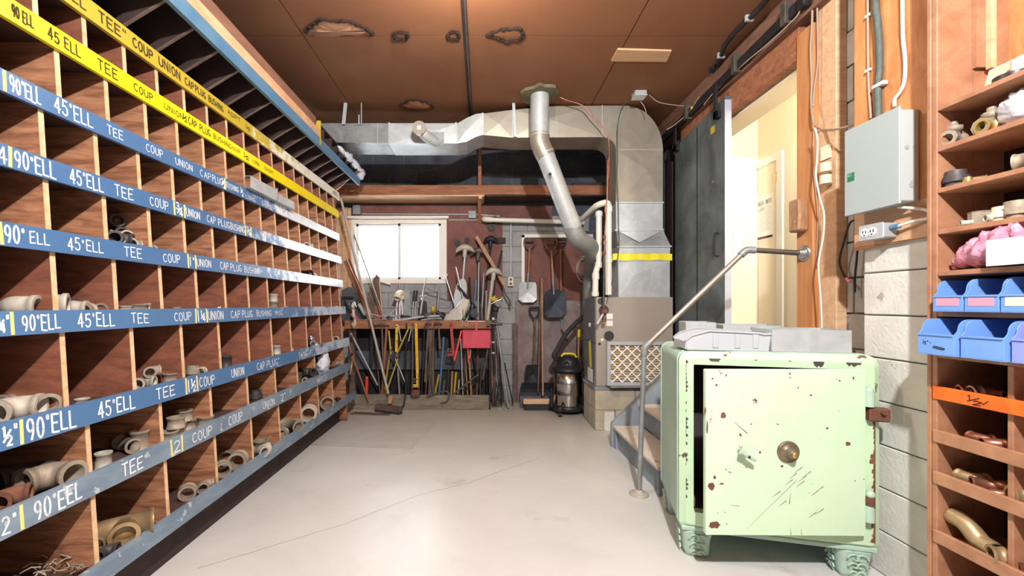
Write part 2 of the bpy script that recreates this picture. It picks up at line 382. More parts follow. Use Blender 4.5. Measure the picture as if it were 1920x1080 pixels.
# floor: concrete with a long crack and stains
fm = M('concrete', (212, 213, 210), .34, c2=(196, 196, 192), scale=1.3, detail=9, lo=.3, hi=.7, bump=.06, bscale=60)
nt = fm.node_tree; N = nt.nodes; L = nt.links; bs = N['Principled BSDF']
def crack_mask(p0, p1, width, amp, sc):
    tc = N.new('ShaderNodeTexCoord'); n = N.new('ShaderNodeTexNoise'); n.inputs['Scale'].default_value = sc; n.inputs['Detail'].default_value = 8
    L.new(tc.outputs['Object'], n.inputs['Vector'])
    sub = N.new('ShaderNodeVectorMath'); sub.operation = 'SUBTRACT'; L.new(n.outputs[1], sub.inputs[0]); sub.inputs[1].default_value = (.5, .5, .5)
    ml = N.new('ShaderNodeVectorMath'); ml.operation = 'SCALE'; L.new(sub.outputs[0], ml.inputs[0]); ml.inputs['Scale'].default_value = amp
    ad = N.new('ShaderNodeVectorMath'); ad.operation = 'ADD'; L.new(tc.outputs['Object'], ad.inputs[0]); L.new(ml.outputs[0], ad.inputs[1])
    d = Vector((p1[0]-p0[0], p1[1]-p0[1], 0)); ln = d.length; d.normalize(); nn = Vector((-d.y, d.x, 0))
    def dot(vec, c):
        q = N.new('ShaderNodeVectorMath'); q.operation = 'DOT_PRODUCT'; L.new(ad.outputs[0], q.inputs[0]); q.inputs[1].default_value = vec
        r = N.new('ShaderNodeMath'); r.operation = 'SUBTRACT'; L.new(q.outputs['Value'], r.inputs[0]); r.inputs[1].default_value = c; return r
    a = dot(nn, nn.x*p0[0]+nn.y*p0[1]); ab = N.new('ShaderNodeMath'); ab.operation = 'ABSOLUTE'; L.new(a.outputs[0], ab.inputs[0])
    lt = N.new('ShaderNodeMath'); lt.operation = 'LESS_THAN'; L.new(ab.outputs[0], lt.inputs[0]); lt.inputs[1].default_value = width
    t = dot(d, d.x*p0[0]+d.y*p0[1]); t1 = N.new('ShaderNodeMath'); t1.operation = 'GREATER_THAN'; L.new(t.outputs[0], t1.inputs[0]); t1.inputs[1].default_value = 0
    t2 = N.new('ShaderNodeMath'); t2.operation = 'LESS_THAN'; L.new(t.outputs[0], t2.inputs[0]); t2.inputs[1].default_value = ln
    m1 = N.new('ShaderNodeMath'); m1.operation = 'MULTIPLY'; L.new(lt.outputs[0], m1.inputs[0]); L.new(t1.outputs[0], m1.inputs[1])
    m2 = N.new('ShaderNodeMath'); m2.operation = 'MULTIPLY'; L.new(m1.outputs[0], m2.inputs[0]); L.new(t2.outputs[0], m2.inputs[1]); return m2
def FP(px, py): Y = F*CAMZ/(py-571); return ((px-905)*Y/F, Y)
prev = None
base = bs.inputs['Base Color'].links[0].from_socket
for seg in (((370, 1066), (650, 981)), ((650, 981), (780, 930)), ((780, 930), (880, 905)), ((880, 905), (1010, 858))):
    mk = crack_mask(FP(*seg[0]), FP(*seg[1]), .0022, .035, 5)
    mx = N.new('ShaderNodeMix'); mx.data_type = 'RGBA'; L.new(mk.outputs[0], mx.inputs[0]); L.new(base, mx.inputs[6]); mx.inputs[7].default_value = lin((136, 128, 116)); base = mx.outputs[2]
ns = N.new('ShaderNodeTexNoise'); ns.inputs['Scale'].default_value = 2.3; ns.inputs['Detail'].default_value = 9; ns.inputs['Roughness'].default_value = .62
tcs = N.new('ShaderNodeTexCoord'); L.new(tcs.outputs['Object'], ns.inputs['Vector'])
rs = N.new('ShaderNodeValToRGB'); rs.color_ramp.elements[0].position = .60; rs.color_ramp.elements[1].position = .74; rs.color_ramp.elements[1].color = (.55, .55, .55, 1); rs.color_ramp.elements[0].color = (0, 0, 0, 1)
L.new(ns.outputs[0], rs.inputs[0]); mx = N.new('ShaderNodeMix'); mx.data_type = 'RGBA'; L.new(rs.outputs[0], mx.inputs[0]); L.new(base, mx.inputs[6]); mx.inputs[7].default_value = lin((158, 146, 124))
# darker tan tone toward the tool bench
gx = N.new('ShaderNodeSeparateXYZ'); L.new(tcs.outputs['Object'], gx.inputs[0]); gm = N.new('ShaderNodeMapRange'); gm.inputs['From Min'].default_value = 3.0; gm.inputs['From Max'].default_value = 5.0; gm.inputs['To Max'].default_value = .75
L.new(gx.outputs[1], gm.inputs[0]); mg = N.new('ShaderNodeMix'); mg.data_type = 'RGBA'; L.new(gm.outputs[0], mg.inputs[0]); L.new(mx.outputs[2], mg.inputs[6]); mg.inputs[7].default_value = lin((168, 160, 144))
L.new(mg.outputs[2], bs.inputs['Base Color'])
b = B(); b.box((XL-.2, -3.0, -.12), (XR+.2, YB+.2, 0), fm); put(b, 'floor', kind='structure')
# ceiling: backing and fibreboard sheets
b = B(); b.box((XL-.2, -3.0, CZ+.012), (XR+.2, YB+.2, CZ+.15), 'fibre_dark'); ceil = put(b, 'ceiling', kind='structure')
xs = [XL, -1.335, -.12, 1.09, XR]; ys = [-3.0, -1.78, .66, 3.10, YB]
for i in range(4):
    for j in range(4):
        b = B(); g = .004
        b.box((xs[i]+g, ys[j]+g, CZ), (xs[i+1]-g, ys[j+1]-g, CZ+.012), 'fibreboard'); put(b, 'ceiling_sheet', ceil)
# batten and conduit along the middle seam
b = B(); b.box((-.145, .2, CZ-.012), (-.105, YB, CZ), 'ply_dark', bev=.003); put(b, 'seam_batten', ceil)
b = B(); b.tube([(-.118, .2, CZ-.020), (-.118, YB, CZ-.020)], .008, 'iron'); put(b, 'seam_conduit', ceil)
def ragged(cx, cy, pts, dip, mat='fibre_pale', rim=.02, seed=0):
    """a torn, sagging patch of board: a pale pocket with a curled dark rim"""
    random.seed(seed); ring = []
    n = len(pts)
    fine = []
    for i in range(n):
        a = Vector(pts[i]); c = Vector(pts[(i+1) % n])
        for j in range(6):
            t = j/6; q = a.lerp(c, t)+Vector((random.uniform(-1, 1), random.uniform(-1, 1)))*rim*.5; fine.append(q)
    c0 = sum(fine, Vector((0, 0)))/len(fine)
    vs = [(c0.x, c0.y, CZ-dip)]+[(c0.x+(q.x-c0.x)*.55, c0.y+(q.y-c0.y)*.55, CZ-dip*.8) for q in fine]+[(q.x, q.y, CZ-.002) for q in fine]
    k = len(fine); b = B()
    b.add(vs, [(0, 1+i, 1+(i+1) % k) for i in range(k)]+[(1+i, 1+k+i, 1+k+(i+1) % k, 1+(i+1) % k) for i in range(k)], mat, True)
    return b, fine
def tear(px, dip, rim, edge, seed, name='torn_patch', mat='fibre_pale'):
    pts = [((x-905)*(CZ-CAMZ)/(571-y), F*(CZ-CAMZ)/(571-y)) for x, y in px]
    b, fine = ragged(0, 0, pts, dip, mat, rim, seed); o = put(b, name, ceil)
    e = B(); k = len(fine)
    m = k if edge is None else int(k*edge)
    for i in range(m):
        q = fine[i]; r = fine[(i+1) % k]
        h = random.uniform(.004, .014)
        e.tube([(q.x, q.y, CZ-.003-h*.3), (r.x, r.y, CZ-.004)], random.uniform(.008, .018), 'fibre_dark', n=5)
    put(e, 'torn_edge', o)
tear([(574, 60), (585, 45), (603, 35), (640, 38), (662, 40), (685, 53), (702, 62), (660, 66), (620, 69), (590, 68)], .022, .02, .62, 3)
tear([(912, 63), (940, 54), (975, 52), (981, 62), (978, 73), (950, 77), (935, 70)], .012, .015, None, 5, mat='fibreboard')
tear([(750, 197), (765, 187), (782, 185), (800, 190), (814, 198), (800, 208), (770, 209)], .035, .02, .6, 8, mat='fibreboard')
for q in ([(737, 62), (750, 58), (766, 62), (762, 73), (742, 72)], [(838, 66), (846, 58), (860, 60), (860, 73), (842, 72)]):
    tear(q, .004, .008, None, 11, mat='fibreboard')
pts = [((x-905)*2/(571-y), F*2/(571-y)) for x, y in ((1146, 112), (1158, 90), (1259, 93), (1250, 113))]
b = B(); b.prism([(x, y, CZ-.014) for x, y in pts], (0, 0, .014), 'pine_light'); put(b, 'patch_board', ceil)

# concrete block walls: mortar backing and single blocks standing proud
def block_wall(name, u0, u1, z0, z1, plane, axis, holes, mat, u_org, joint=.010, bw=.4, bh=.2, depth=.012, back=.18, sgn=-1, backholes=None, offs=0):
    """axis 'x': wall runs along x at y=plane (faces -y, sgn -1); axis 'y': along y at x=plane (faces -x for sgn -1)"""
    def box(b, ua, ub, za, zb, d0, d1, m, bev=0):
        p0, p1 = sorted((plane+sgn*d0, plane+sgn*d1))
        if axis == 'x': b.box((ua, p0, za), (ub, p1, zb), m, bev=bev)
        else: b.box((p0, ua, za), (p1, ub, zb), m, bev=bev)
    wall = B()
    cuts = sorted({u0, u1}|{h[0] for h in holes if u0 < h[0] < u1}|{h[1] for h in holes if u0 < h[1] < u1})
    for a, c in zip(cuts[:-1], cuts[1:]):
        zs = [(z0, z1)]
        for h in holes:
            if h[0] < (a+c)/2 < h[1]:
                zs = [q for s_, e_ in zs for q in ((s_, min(e_, h[2])), (max(s_, h[3]), e_)) if q[1]-q[0] > .01]
        for s_, e_ in zs: box(wall, a, c, s_, e_, -back, 0, 'mortar')
    wo = put(wall, name, kind='structure')
    r = 0; z = z0
    while z < z1-.03:
        u = u_org-(bw/2 if (r+offs) % 2 else 0)
        while u > u0: u -= bw
        while u < u1-.01:
            a, c = max(u, u0)+joint/2, min(u+bw, u1)-joint/2; za, zb = z+joint/2, min(z+bh, z1)-joint/2
            segs = [(a, c, za, zb)]
            for h in holes:
                ns_ = []
                for s_ in segs:
                    if s_[0] < h[1] and s_[1] > h[0] and s_[2] < h[3] and s_[3] > h[2]:
                        if s_[0] < h[0]-.03: ns_.append((s_[0], h[0], s_[2], s_[3]))
                        if s_[1] > h[1]+.03: ns_.append((h[1], s_[1], s_[2], s_[3]))
                        m0, m1 = max(s_[0], h[0]), min(s_[1], h[1])
                        if s_[2] < h[2]-.02: ns_.append((m0, m1, s_[2], h[2]))
                        if s_[3] > h[3]+.02: ns_.append((m0, m1, h[3], s_[3]))
                    else: ns_.append(s_)
                segs = ns_
            for s_ in segs:
                if s_[1]-s_[0] > .02:
                    bb = B(); box(bb, *s_[:2], *s_[2:], 0, depth+random.uniform(-.003, .002), mat(s_) if callable(mat) else mat, bev=.003); put(bb, 'block', wo)
            u += bw
        z += bh; r += 1
    return wo
WX0, WX1, WZ0, WZ1 = -1.70, -.464, 1.52, 2.352
wb = block_wall('wall_back', XL, XR, 0, CZ, YB, 'x', [(WX0, WX1, WZ0, WZ1)], lambda s_: 'block_dark' if (s_[2] > 2.3 or s_[0] > 1.1) else 'block_back', -.02, joint=.006)  # window bounce and shade put into block colours: lighter by bench, darker above and right
DY0, DY1, DZ0, DZ1 = 2.64, 4.02, .76, 2.81
wr = block_wall('wall_right', 1.50, YB, 0, CZ, XR, 'y', [(DY0, DY1, DZ0, DZ1)], lambda s_: 'block_dark' if s_[0] > 3.3 else 'block', .13, offs=1)  # blocks behind the furnace darker, shade put into the colour
b = B(); b.box((XR, -3.0, 0), (XR+.18, 1.50, CZ), 'block_back'); put(b, 'wall_right_near', kind='structure')
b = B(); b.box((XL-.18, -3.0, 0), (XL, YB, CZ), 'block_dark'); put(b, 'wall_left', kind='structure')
b = B(); b.box((XL-.18, -3.18, 0), (XR+.18, -3.0, CZ), 'block_dark'); put(b, 'wall_front', kind='structure')
# painted pilaster of single blocks
pl = B(); pl.box((1.866, 1.60, 0), (XR, 2.015, CZ), 'mortar'); po = put(pl, 'wall_pilaster', kind='structure')
z = 0; r = 0
while z < CZ-.02:
    q = min(.2, CZ-z)
    for a, c in ((1.598, 2.02),):
        bb = B(); bb.box((1.850+random.uniform(-.002, .002), a, z+.003), (1.868 if c < 2 else 2.08, c, z+q-.003), 'block_paint', bev=.004); put(bb, 'block', po)
    z += .2
# window in the back wall: frame, sliding sashes, panes
wn = B()
x0, x1, z0, z1 = WX0, WX1, WZ0, WZ1; f = .055; yf0, yf1 = YB-.035, YB+.06
for lo, hi in (((x0, yf0, z0), (x1, yf1, z0+f)), ((x0, yf0, z1-f), (x1, yf1, z1)), ((x0, yf0, z0+f), (x0+f, yf1, z1-f)), ((x1-f-.02, yf0, z0+f), (x1, yf1, z1-f))): wn.box(lo, hi, 'window_frame', bev=.004)
win = put(wn, 'window_1', kind='structure')
xm = -1.075
for k, (a, c, dy) in enumerate(((x0+f, xm+.03, .03), (xm-.02, x1-f-.02, .0))):
    s_ = B(); y0 = YB-.015+dy; y1 = y0+.025; g = .032
    for lo, hi in (((a, y0, z0+f), (c, y1, z0+f+g)), ((a, y0, z1-f-g), (c, y1, z1-f)), ((a, y0, z0+f), (a+g, y1, z1-f)), ((c-g, y0, z0+f), (c, y1, z1-f))): s_.box(lo, hi, 'white_plastic', bev=.003)
    so = put(s_, 'window_sash', win)
    p_ = B(); p_.box((a+g, y0+.010, z0+f+g), (c-g, y0+.014, z1-f-g), 'glass_frost'); put(p_, 'window_pane', so)
b = B(); b.box((x0-.03, YB-.10, z1), (x1+.03, YB-.012, z1+.03), 'window_frame', bev=.004); put(b, 'window_head_board', win)
b = B(); b.box((-1.99, YB-.03, .9), (-1.70, YB-.012, 2.50), 'pine_light', bev=.003); put(b, 'trim_1', kind='structure')
b = B(); b.box((-1.80, YB-.07, 1.0), (-1.735, YB-.03, 2.50), 'pine_light', bev=.003); put(b, 'trim_2', kind='structure')
# plywood sheets on the back wall
def sheet(name, x0_, x1_, z0_, z1_, y, t, mat, lab, cat='panel'):
    b = B(); b.box((x0_, y-t, z0_), (x1_, y, z1_), mat, bev=.002); return put(b, name, label=lab, cat=cat)
yw = YB-.013
sheet('plywood_sheet', -.46, .255, 1.30, 2.335, yw, .012, 'red_panel', 'weathered red-brown plywood sheet on the wall right of the window')
sheet('plywood_strip', -1.68, .9, 2.36, 2.53, yw, .012, 'red_panel', 'dark red-brown board across the wall above the window')
# wooden header shelf at the back
hd = thing('high_shelf', (0, 5.05, 2.53), 'long reddish timber shelf fixed high across the back wall', 'shelf')
b = B(); b.box((-1.95, 5.03, 2.58), (2.08, 5.07, 2.695), 'beam', bev=.003); put(b, 'beam', hd)
b = B(); b.box((-1.95, 5.035, 2.562), (.02, YB-.014, 2.579), 'pine_light'); put(b, 'shelf_board', hd)
b = B(); b.box((.03, 5.035, 2.562), (2.08, YB-.014, 2.579), 'ply_dark'); put(b, 'shelf_board', hd)
for x in (-1.93, -.05):
    b = B(); b.box((x, 5.04, 2.535), (x+.045, YB-.014, 2.561), 'pine_light'); put(b, 'bracket', hd)
b = B(); b.box((-.055, 5.028, 2.696), (-.015, 5.07, CZ-.002), 'beam'); put(b, 'hanger_post', hd)
b = B(); b.prism([(-.06, 5.39, 2.30), (-.02, 5.39, 2.30), (-.02, 5.12, 2.55), (-.06, 5.12, 2.55)][:4], (.0, -.03, .0), 'beam'); b.box((-.05, 5.33, 2.36), (-.02, 5.387, 2.545), 'beam'); put(b, 'brace', hd)
b = B(); b.box((1.10, 5.08, 2.5795), (1.62, 5.3, 2.74), 'ply_dark', bev=.004); put(b, 'wooden_crate', label='dark wooden crate standing on the high back shelf', cat='crate')
# conduit and boxes on the back wall
cn = thing('wall_conduit', (-.7, 5.37, 2.38), 'thin pale horizontal conduit above the window with a square junction box', 'conduit')
b = B(); b.tube([(-1.68, 5.37, 2.418), (-.10, 5.37, 2.412), (.22, 5.37, 2.39)], .009, 'galv'); put(b, 'conduit', cn)
b = B(); b.box((-.185, 5.345, 2.36), (-.085, yw, 2.46), 'galv_dull', bev=.005); put(b, 'junction_box', cn)
b = B(); b.box((-1.66, 5.30, 2.40), (-1.56, yw, 2.52), 'galv_dull', bev=.006); put(b, 'junction_box', cn)
oc = thing('wall_outlet', (.355, 5.37, 1.49), 'white duplex outlet fed by a thin vertical conduit on the block wall', 'outlet')
b = B(); b.tube([(.365, 5.37, 1.6), (.365, 5.37, 2.36)], .010, 'galv'); put(b, 'conduit', oc)
b = B(); b.box((.325, 5.335, 1.485), (.395, yw, 1.605), 'cream_plastic', bev=.006); ob = put(b, 'outlet_box', oc)
for z in (1.517, 1.570):
    b = B(); b.tube([(.36, 5.335, z), (.36, 5.330, z)], .017, 'black_plastic', n=14); put(b, 'socket', ob)
# framed opening with red board and the grey frame round it
fr = thing('framed_panel', (.9, 5.37, 0), 'tall reddish panel in a pale chipped frame behind the hanging shovels', 'panel')
b = B(); b.box((.535, 5.360, 1.20), (1.40, yw, 2.10), 'red_panel'); put(b, 'board', fr)
b = B(); b.box((.50, 5.345, 1.3), (.54, yw, 2.15), 'window_frame', bev=.003); put(b, 'frame_side', fr)
b = B(); b.box((.50, 5.345, 2.11), (1.42, yw, 2.155), 'window_frame', bev=.003); put(b, 'frame_head', fr)
b = B(); b.box((1.36, 5.32, .2), (1.43, yw, 2.11), 'galv_dull', bev=.003); put(b, 'frame_side', fr)
sheet('metal_sheet', .42, 1.34, .0, 1.30, 5.357, .012, 'rusty_sheet', 'stained rusty metal sheet leaning under the hanging shovels')
b = B(); b.box((.385, 5.32, .0), (.45, 5.345, 1.0), 'handle_dark', bev=.004); put(b, 'plank', label='narrow dark plank standing at the left edge of the rusty sheet', cat='plank')

# the door opening: header, posts, jamb
def bx(name, lo, hi, mat, kind='structure', bev=.004, parent=None):
    b = B(); b.box(lo, hi, mat, bev=bev); return put(b, name, parent, kind=None if parent else kind)
bx('trim_3', (1.985, 2.50, 0), (2.078, 2.632, 2.95), 'pine')                # inner post
bx('trim_4', (2.015, 2.37, 0), (2.078, 2.50, CZ-.01), 'pine_light')         # outer post
bx('trim_5', (2.00, 2.632, DZ1), (2.078, 4.2, DZ1+.20), 'beam')             # header
bx('trim_6', (1.96, 2.40, DZ1+.20), (2.078, 5.2, CZ-.005), 'brown_board')
bx('trim_7', (2.078, 2.632, DZ0), (2.30, 2.652, DZ1), 'edge_grey')          # jamb
bx('trim_8', (2.00, 4.00, DZ0), (2.30, 4.02, DZ1), 'edge_grey')
bx('trim_9', (2.078, 2.652, DZ1-.015), (2.30, 4.0, DZ1-.001), 'plaster_cream')
bx('trim_11', (1.945, 2.652, .70), (2.30, 3.345, .757), 'tread')
# hallway beyond the door
HX = 2.76; HY = 4.165; HZ = 3.16
bx('floor_hall', (2.09, .9, .62), (HX+.1, HY+.1, .755), 'hall_floor')
bx('ceiling_hall', (2.272, .9, HZ), (HX+.1, HY+.1, HZ+.1), 'plaster_cream')
bx('wall_hall_side', (HX, .9, .76), (HX+.1, HY+.1, HZ), 'plaster_cream')
bx('wall_hall_end', (2.272, HY, .76), (HX, HY+.1, HZ), 'plaster_cream')
bx('wall_hall_near', (2.272, .8, .76), (HX, .9, HZ), 'plaster_cream')
b = B(); b.box((2.271, .9, .76), (2.285, 2.62, HZ), 'plaster_cream'); b.box((2.271, 4.03, .76), (2.285, HY, HZ), 'plaster_cream'); b.box((2.271, 2.62, DZ1), (2.285, 4.03, HZ), 'plaster_cream'); put(b, 'wall_hall_inner', kind='structure')
# inner door in the hall side wall
def HP(px, py): Y = F*HX/(px-905); return Y, CAMZ-(py-571)*Y/F
ya, yb_ = HP(1464, 290)[0], HP(1424, 290)[0]; zt = HP(1464, 292)[1]
zt = min(zt, 2.78)
dr = thing('hall_door', (HX, (ya+yb_)/2, .76), 'pale cream hall door in white trim seen through the doorway', 'door'); dr['kind'] = 'thing'
b = B(); b.box((HX-.012, ya+.03, .765), (HX-.001, 4.15, zt-.03), 'plaster_cream'); put(b, 'door_leaf', dr)
b = B(); b.box((HX-.022, ya-.045, .765), (HX-.001, ya+.03, zt+.04), 'white_plastic', bev=.003); put(b, 'trim_side', dr)
b = B(); b.box((HX-.022, ya+.03, zt-.03), (HX-.001, 4.15, zt+.04), 'white_plastic', bev=.003); put(b, 'trim_head', dr)
for z in (.95, 2.4):
    b = B(); b.box((HX-.026, ya+.032, z), (HX-.012, ya+.05, z+.09), 'brass'); put(b, 'hinge', dr)
# safety notice on the inner door
y0, zz = HP(1452, 446); y1, zt2 = HP(1422, 372)
pt = thing('notice_poster', (HX-.014, (y0+y1)/2, zz), 'white printed safety notice on the hall door', 'poster')
b = B(); b.box((HX-.0145, y0, zz), (HX-.0125, y1, zt2), 'paper'); put(b, 'sheet', pt)
b = B(); hh = zt2-zz; ww = y1-y0
# writing reads from the camera side: left of the sheet is the far edge
letters(b, 'HEALTH & SAFETY', (HX-.0150, y1-.02, zt2-.085), (0, -1, 0), (0, 0, 1), ww-.04, .035, 'paper_lines', .2, .2)
letters(b, 'LAW', (HX-.0150, y1-.02, zt2-.14), (0, -1, 0), (0, 0, 1), .08, .03, 'paper_lines', .2, .2)
for k in range(16): b.box((HX-.0152, y0+.03+(k % 3)*.01, zz+.09+k*hh*.04), (HX-.0146, y1-.03, zz+.093+k*hh*.04), 'paper_lines')
put(b, 'print', pt)
b = B(); b.box((HX-.0153, y0+.005, zz+.012), (HX-.0146, y0+(ww*.35), zz+.035), 'ink_black'); b.box((HX-.0152, y0+ww*.35, zz+.012), (HX-.0146, y1-.01, zz+.035), 'rust'); put(b, 'footer_band', pt)
q = P(1377, 432, HY-.012); 
b = B(); b.box((q.x-.01, HY-.012, 1.70), (q.x+.075, HY-.001, 2.0), 'white_plastic', bev=.004); sw = put(b, 'light_switch', label='white switch plate on the cream wall just inside the doorway', cat='switch')
# a step below the hall door, track and fire door
tk = thing('door_track', (1.96, 3.5, 3.0), 'dark steel sliding door track mounted over the doorway', 'track')
b = B(); b.prism([(1.925, 2.50, 3.045), (1.925, 4.95, 2.98), (1.925, 4.95, 3.05), (1.925, 2.50, 3.115)], (.035, 0, 0), 'iron_dark'); put(b, 'rail', tk)
for y in (2.62, 3.15, 3.9, 4.6):
    z = 3.08-(y-2.5)*.0265
    b = B(); b.box((1.905, y, z-.05), (1.962, y+.05, z+.09), 'iron', bev=.004); put(b, 'bracket', tk)
b = B(); b.box((1.90, 2.46, 3.03), (1.958, 2.53, 3.14), 'iron_dark', bev=.012); put(b, 'stop_bumper', tk)
# sheet-metal clad fire door with a raked top
fd = thing('fire_door', (1.95, 3.75, .3), 'tall dark metal-clad sliding fire door with pull handle beside the opening', 'door')
ya_, yb_ = 3.35, 4.22
b = B(); b.prism([(1.952, ya_, .30), (1.952, yb_, .30), (1.952, yb_, 2.84), (1.952, ya_, 2.93)], (.048, 0, 0), 'sheet_dark'); slab = put(b, 'door_slab', fd)
b = B(); b.box((1.949, ya_-.004, .30), (2.002, ya_, 2.90), 'edge_grey'); put(b, 'door_edge', fd)
b = B(); b.box((1.948, ya_+.43, .3), (1.952, ya_+.44, 2.86), 'iron_dark'); put(b, 'sheet_seam', fd)
b = B(); hp = P(1345, 447, 3.47); b.tube(bend([(1.952, 3.44, 1.84), (1.915, 3.44, 1.84), (1.915, 3.44, 1.65), (1.952, 3.44, 1.65)], .02), .006, 'iron_dark'); put(b, 'pull_handle', fd)
b = B(); b.box((1.950, 3.50, 2.70), (1.9515, 3.56, 2.76), 'yellow_old'); put(b, 'sticker', fd)
for y in (3.40, 4.12):
    b = B(); b.box((1.908, y, 2.78), (1.923, y+.05, 3.05), 'iron_dark', bev=.003); b.box((1.908, y, 2.78), (1.951, y+.05, 2.84), 'iron_dark', bev=.003); put(b, 'hanger_strap', fd)
# dark wall frame beyond the door
b = B(); b.box((2.0, 4.40, 0), (2.078, 4.52, 2.9), 'ply_dark', bev=.004); put(b, 'trim_10', kind='structure')
b = B(); b.tube([(1.93, 4.42, .2), (1.93, 4.42, 2.75)], .012, 'iron_dark'); put(b, 'iron_rod', label='thin dark vertical rod beside the far edge of the fire door', cat='rod')
# steel plate on the floor
pts = [FP(668, 771), FP(829, 777), FP(771, 843), FP(577, 837)]
b = B(); b.prism([(x, y, 0) for x, y in pts], (0, 0, .004), M('plate', (190, 188, 182), .5, .1, c2=(180, 176, 170), scale=3)); put(b, 'floor_plate', label='large flat grey metal plate lying on the concrete floor', cat='plate')
# ================================================================ PIGEONHOLE SHELVING ON THE LEFT
sh = thing('pigeonhole_shelving', (-1.7, 2.6, 0), 'wall-length plywood pigeonhole rack for pipe fittings with hand-lettered blue and yellow strips', 'shelving')
YN, YE = .55, 4.45
def fx(z):   # the face leans a little: lower rows stand further out
    return -(1.43+max(0, min(z, 2.6)-.24)*.0635)
XBK = -1.93
# strip: key -> (z bottom, z top, material, far end Y, divider spacing above, last divider Y)
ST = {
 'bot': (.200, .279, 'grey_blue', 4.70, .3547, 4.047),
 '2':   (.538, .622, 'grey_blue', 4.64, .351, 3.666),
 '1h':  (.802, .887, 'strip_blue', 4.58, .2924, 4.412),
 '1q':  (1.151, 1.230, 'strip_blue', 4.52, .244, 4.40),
 '1':   (1.435, 1.512, 'strip_blue_worn_glare', 4.49, .2249, 4.388),
 'f':   (1.690, 1.763, 'strip_blue_worn_glare', 4.49, .2057, 4.137),
 'h':   (1.934, 2.008, 'strip_blue_worn_glare', 4.47, .1998, 4.33),
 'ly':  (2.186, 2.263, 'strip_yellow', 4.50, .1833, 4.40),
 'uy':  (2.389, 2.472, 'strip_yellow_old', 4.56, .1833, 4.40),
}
order = ['bot', '2', '1h', '1q', '1', 'f', 'h', 'ly', 'uy']
def board_z(k): return ST[k][1]-.032
def lean_prism(b, y0, y1, za, zb, d0, d1, mat, matf=None):
    pf = [(fx(za)-d0, y0, za), (fx(zb)-d0, y0, zb), (fx(zb)-d1, y0, zb), (fx(za)-d1, y0, za)]
    b.prism(pf, (0, y1-y0, 0), mat)
strips = {}
for i, k in enumerate(order):
    zb, zt_, mt, ye, sp, last = ST[k]
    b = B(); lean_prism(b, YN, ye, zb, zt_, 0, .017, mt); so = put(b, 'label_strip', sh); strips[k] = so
    so['label'] = {'bot': 'blank grey-blue bottom strip', '2': 'blue-grey strip lettered for 2 inch fittings', '1h': 'blue strip lettered for one and a half inch fittings', '1q': 'blue strip lettered for one and a quarter inch fittings', '1': 'blue strip lettered for one inch fittings, whitened by wear and painted glare at the far end', 'f': 'blue strip lettered for three quarter inch fittings', 'h': 'blue strip lettered for half inch fittings', 'ly': 'bright yellow strip with faint black lettering', 'uy': 'dull yellow upper strip with black lettering'}[k]
    z = board_z(k)
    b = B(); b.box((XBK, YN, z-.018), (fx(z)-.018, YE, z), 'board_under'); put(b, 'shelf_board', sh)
    # dividers standing on this board up to the next one
    ztop = board_z(order[i+1])-.019 if i+1 < len(order) else None
    y = last
    if k == 'uy': continue
    while y > YN+.05:
        b = B(); f0, f1 = fx(z)-.018, fx(ztop)-.018; zc = (z+ztop)/2
        poly = [(f0, y-.008, z+.001), (f1, y-.008, ztop), (XBK+.002, y-.008, ztop), (XBK+.002, y-.008, z+.001)]
        b.prism(poly, (0, .016, 0), 'ply' if k in ('bot', '1', 'f', 'h', '2') else 'ply_red')
        # the raw front edge: pale laminated strip
        b.prism([(f0+.0015, y-.009, z+.001), (f1+.0015, y-.009, ztop), (f1-.001, y-.009, ztop), (f0-.001, y-.009, z+.001)], (0, .018, 0), 'ply_edge')
        put(b, 'divider', sh); y -= sp
# slanted top row: ribs leaning out to the painted fascia
xf, zf = -1.374, 2.582
y = 4.40
while y > YN+.05:
    b = B(); b.prism([(-1.585, y-.007, 2.474), (xf-.022, y-.007, zf+.008), (xf-.022, y-.007, 2.785), (XBK+.002, y-.007, 2.785), (XBK+.002, y-.007, 2.445)], (0, .010, 0), 'ply_dark')
    b.prism([(-1.583, y-.008, 2.472), (xf-.020, y-.008, zf+.006), (xf-.024, y-.008, zf+.010), (-1.587, y-.008, 2.476)], (0, .012, 0), 'handle_dark')
    put(b, 'divider', sh); y -= .1833
b = B(); b.prism([(xf, YN, zf), (xf+.004, YN, 2.655), (xf-.018, YN, 2.655), (xf-.022, YN, zf)], (0, 4.66-YN, 0), 'blue_dark'); put(b, 'fascia_board', sh, 'blue painted lower fascia board')
b = B(); b.box((xf-.016, YN, 2.656), (xf+.005, 3.50, 2.722), 'tan_board', bev=.002); put(b, 'fascia_board', sh, 'bare tan middle fascia board')
b = B(); b.box((xf-.02, YN, 2.724), (xf-.004, 3.44, 2.80), 'brown_board', bev=.002); put(b, 'fascia_board', sh, 'brown upper fascia board')
b = B(); b.box((XBK, YN, 2.787), (xf-.024, YE, 2.803), 'ply_dark'); put(b, 'top_board', sh)
b = B(); b.box((xf-.03, 3.505, 2.60), (xf+.006, 3.52, 2.80), 'yellow_old'); put(b, 'fascia_end', sh)
# ends, back, toe kick
def endpanel(y, t):
    b = B(); b.prism([(fx(.2)-.019, y, .02), (fx(2.45)-.019, y, 2.45), (-1.40, y, 2.62), (-1.40, y, 2.786), (XBK, y, 2.786), (XBK, y, .02)], (0, t, 0), 'ply'); put(b, 'end_panel', sh)
endpanel(YE, .018); endpanel(YN-.02, .018)
b = B(); b.box((XBK-.012, YN, .02), (XBK, YE, 2.8), 'cabinet_in'); put(b, 'back_panel', sh)  # dark back: shade deep in the cells is put into its colour
b = B(); b.box((-1.55, YN, .0), (-1.532, 4.60, .199), 'ply_dark'); put(b, 'toe_kick', sh)
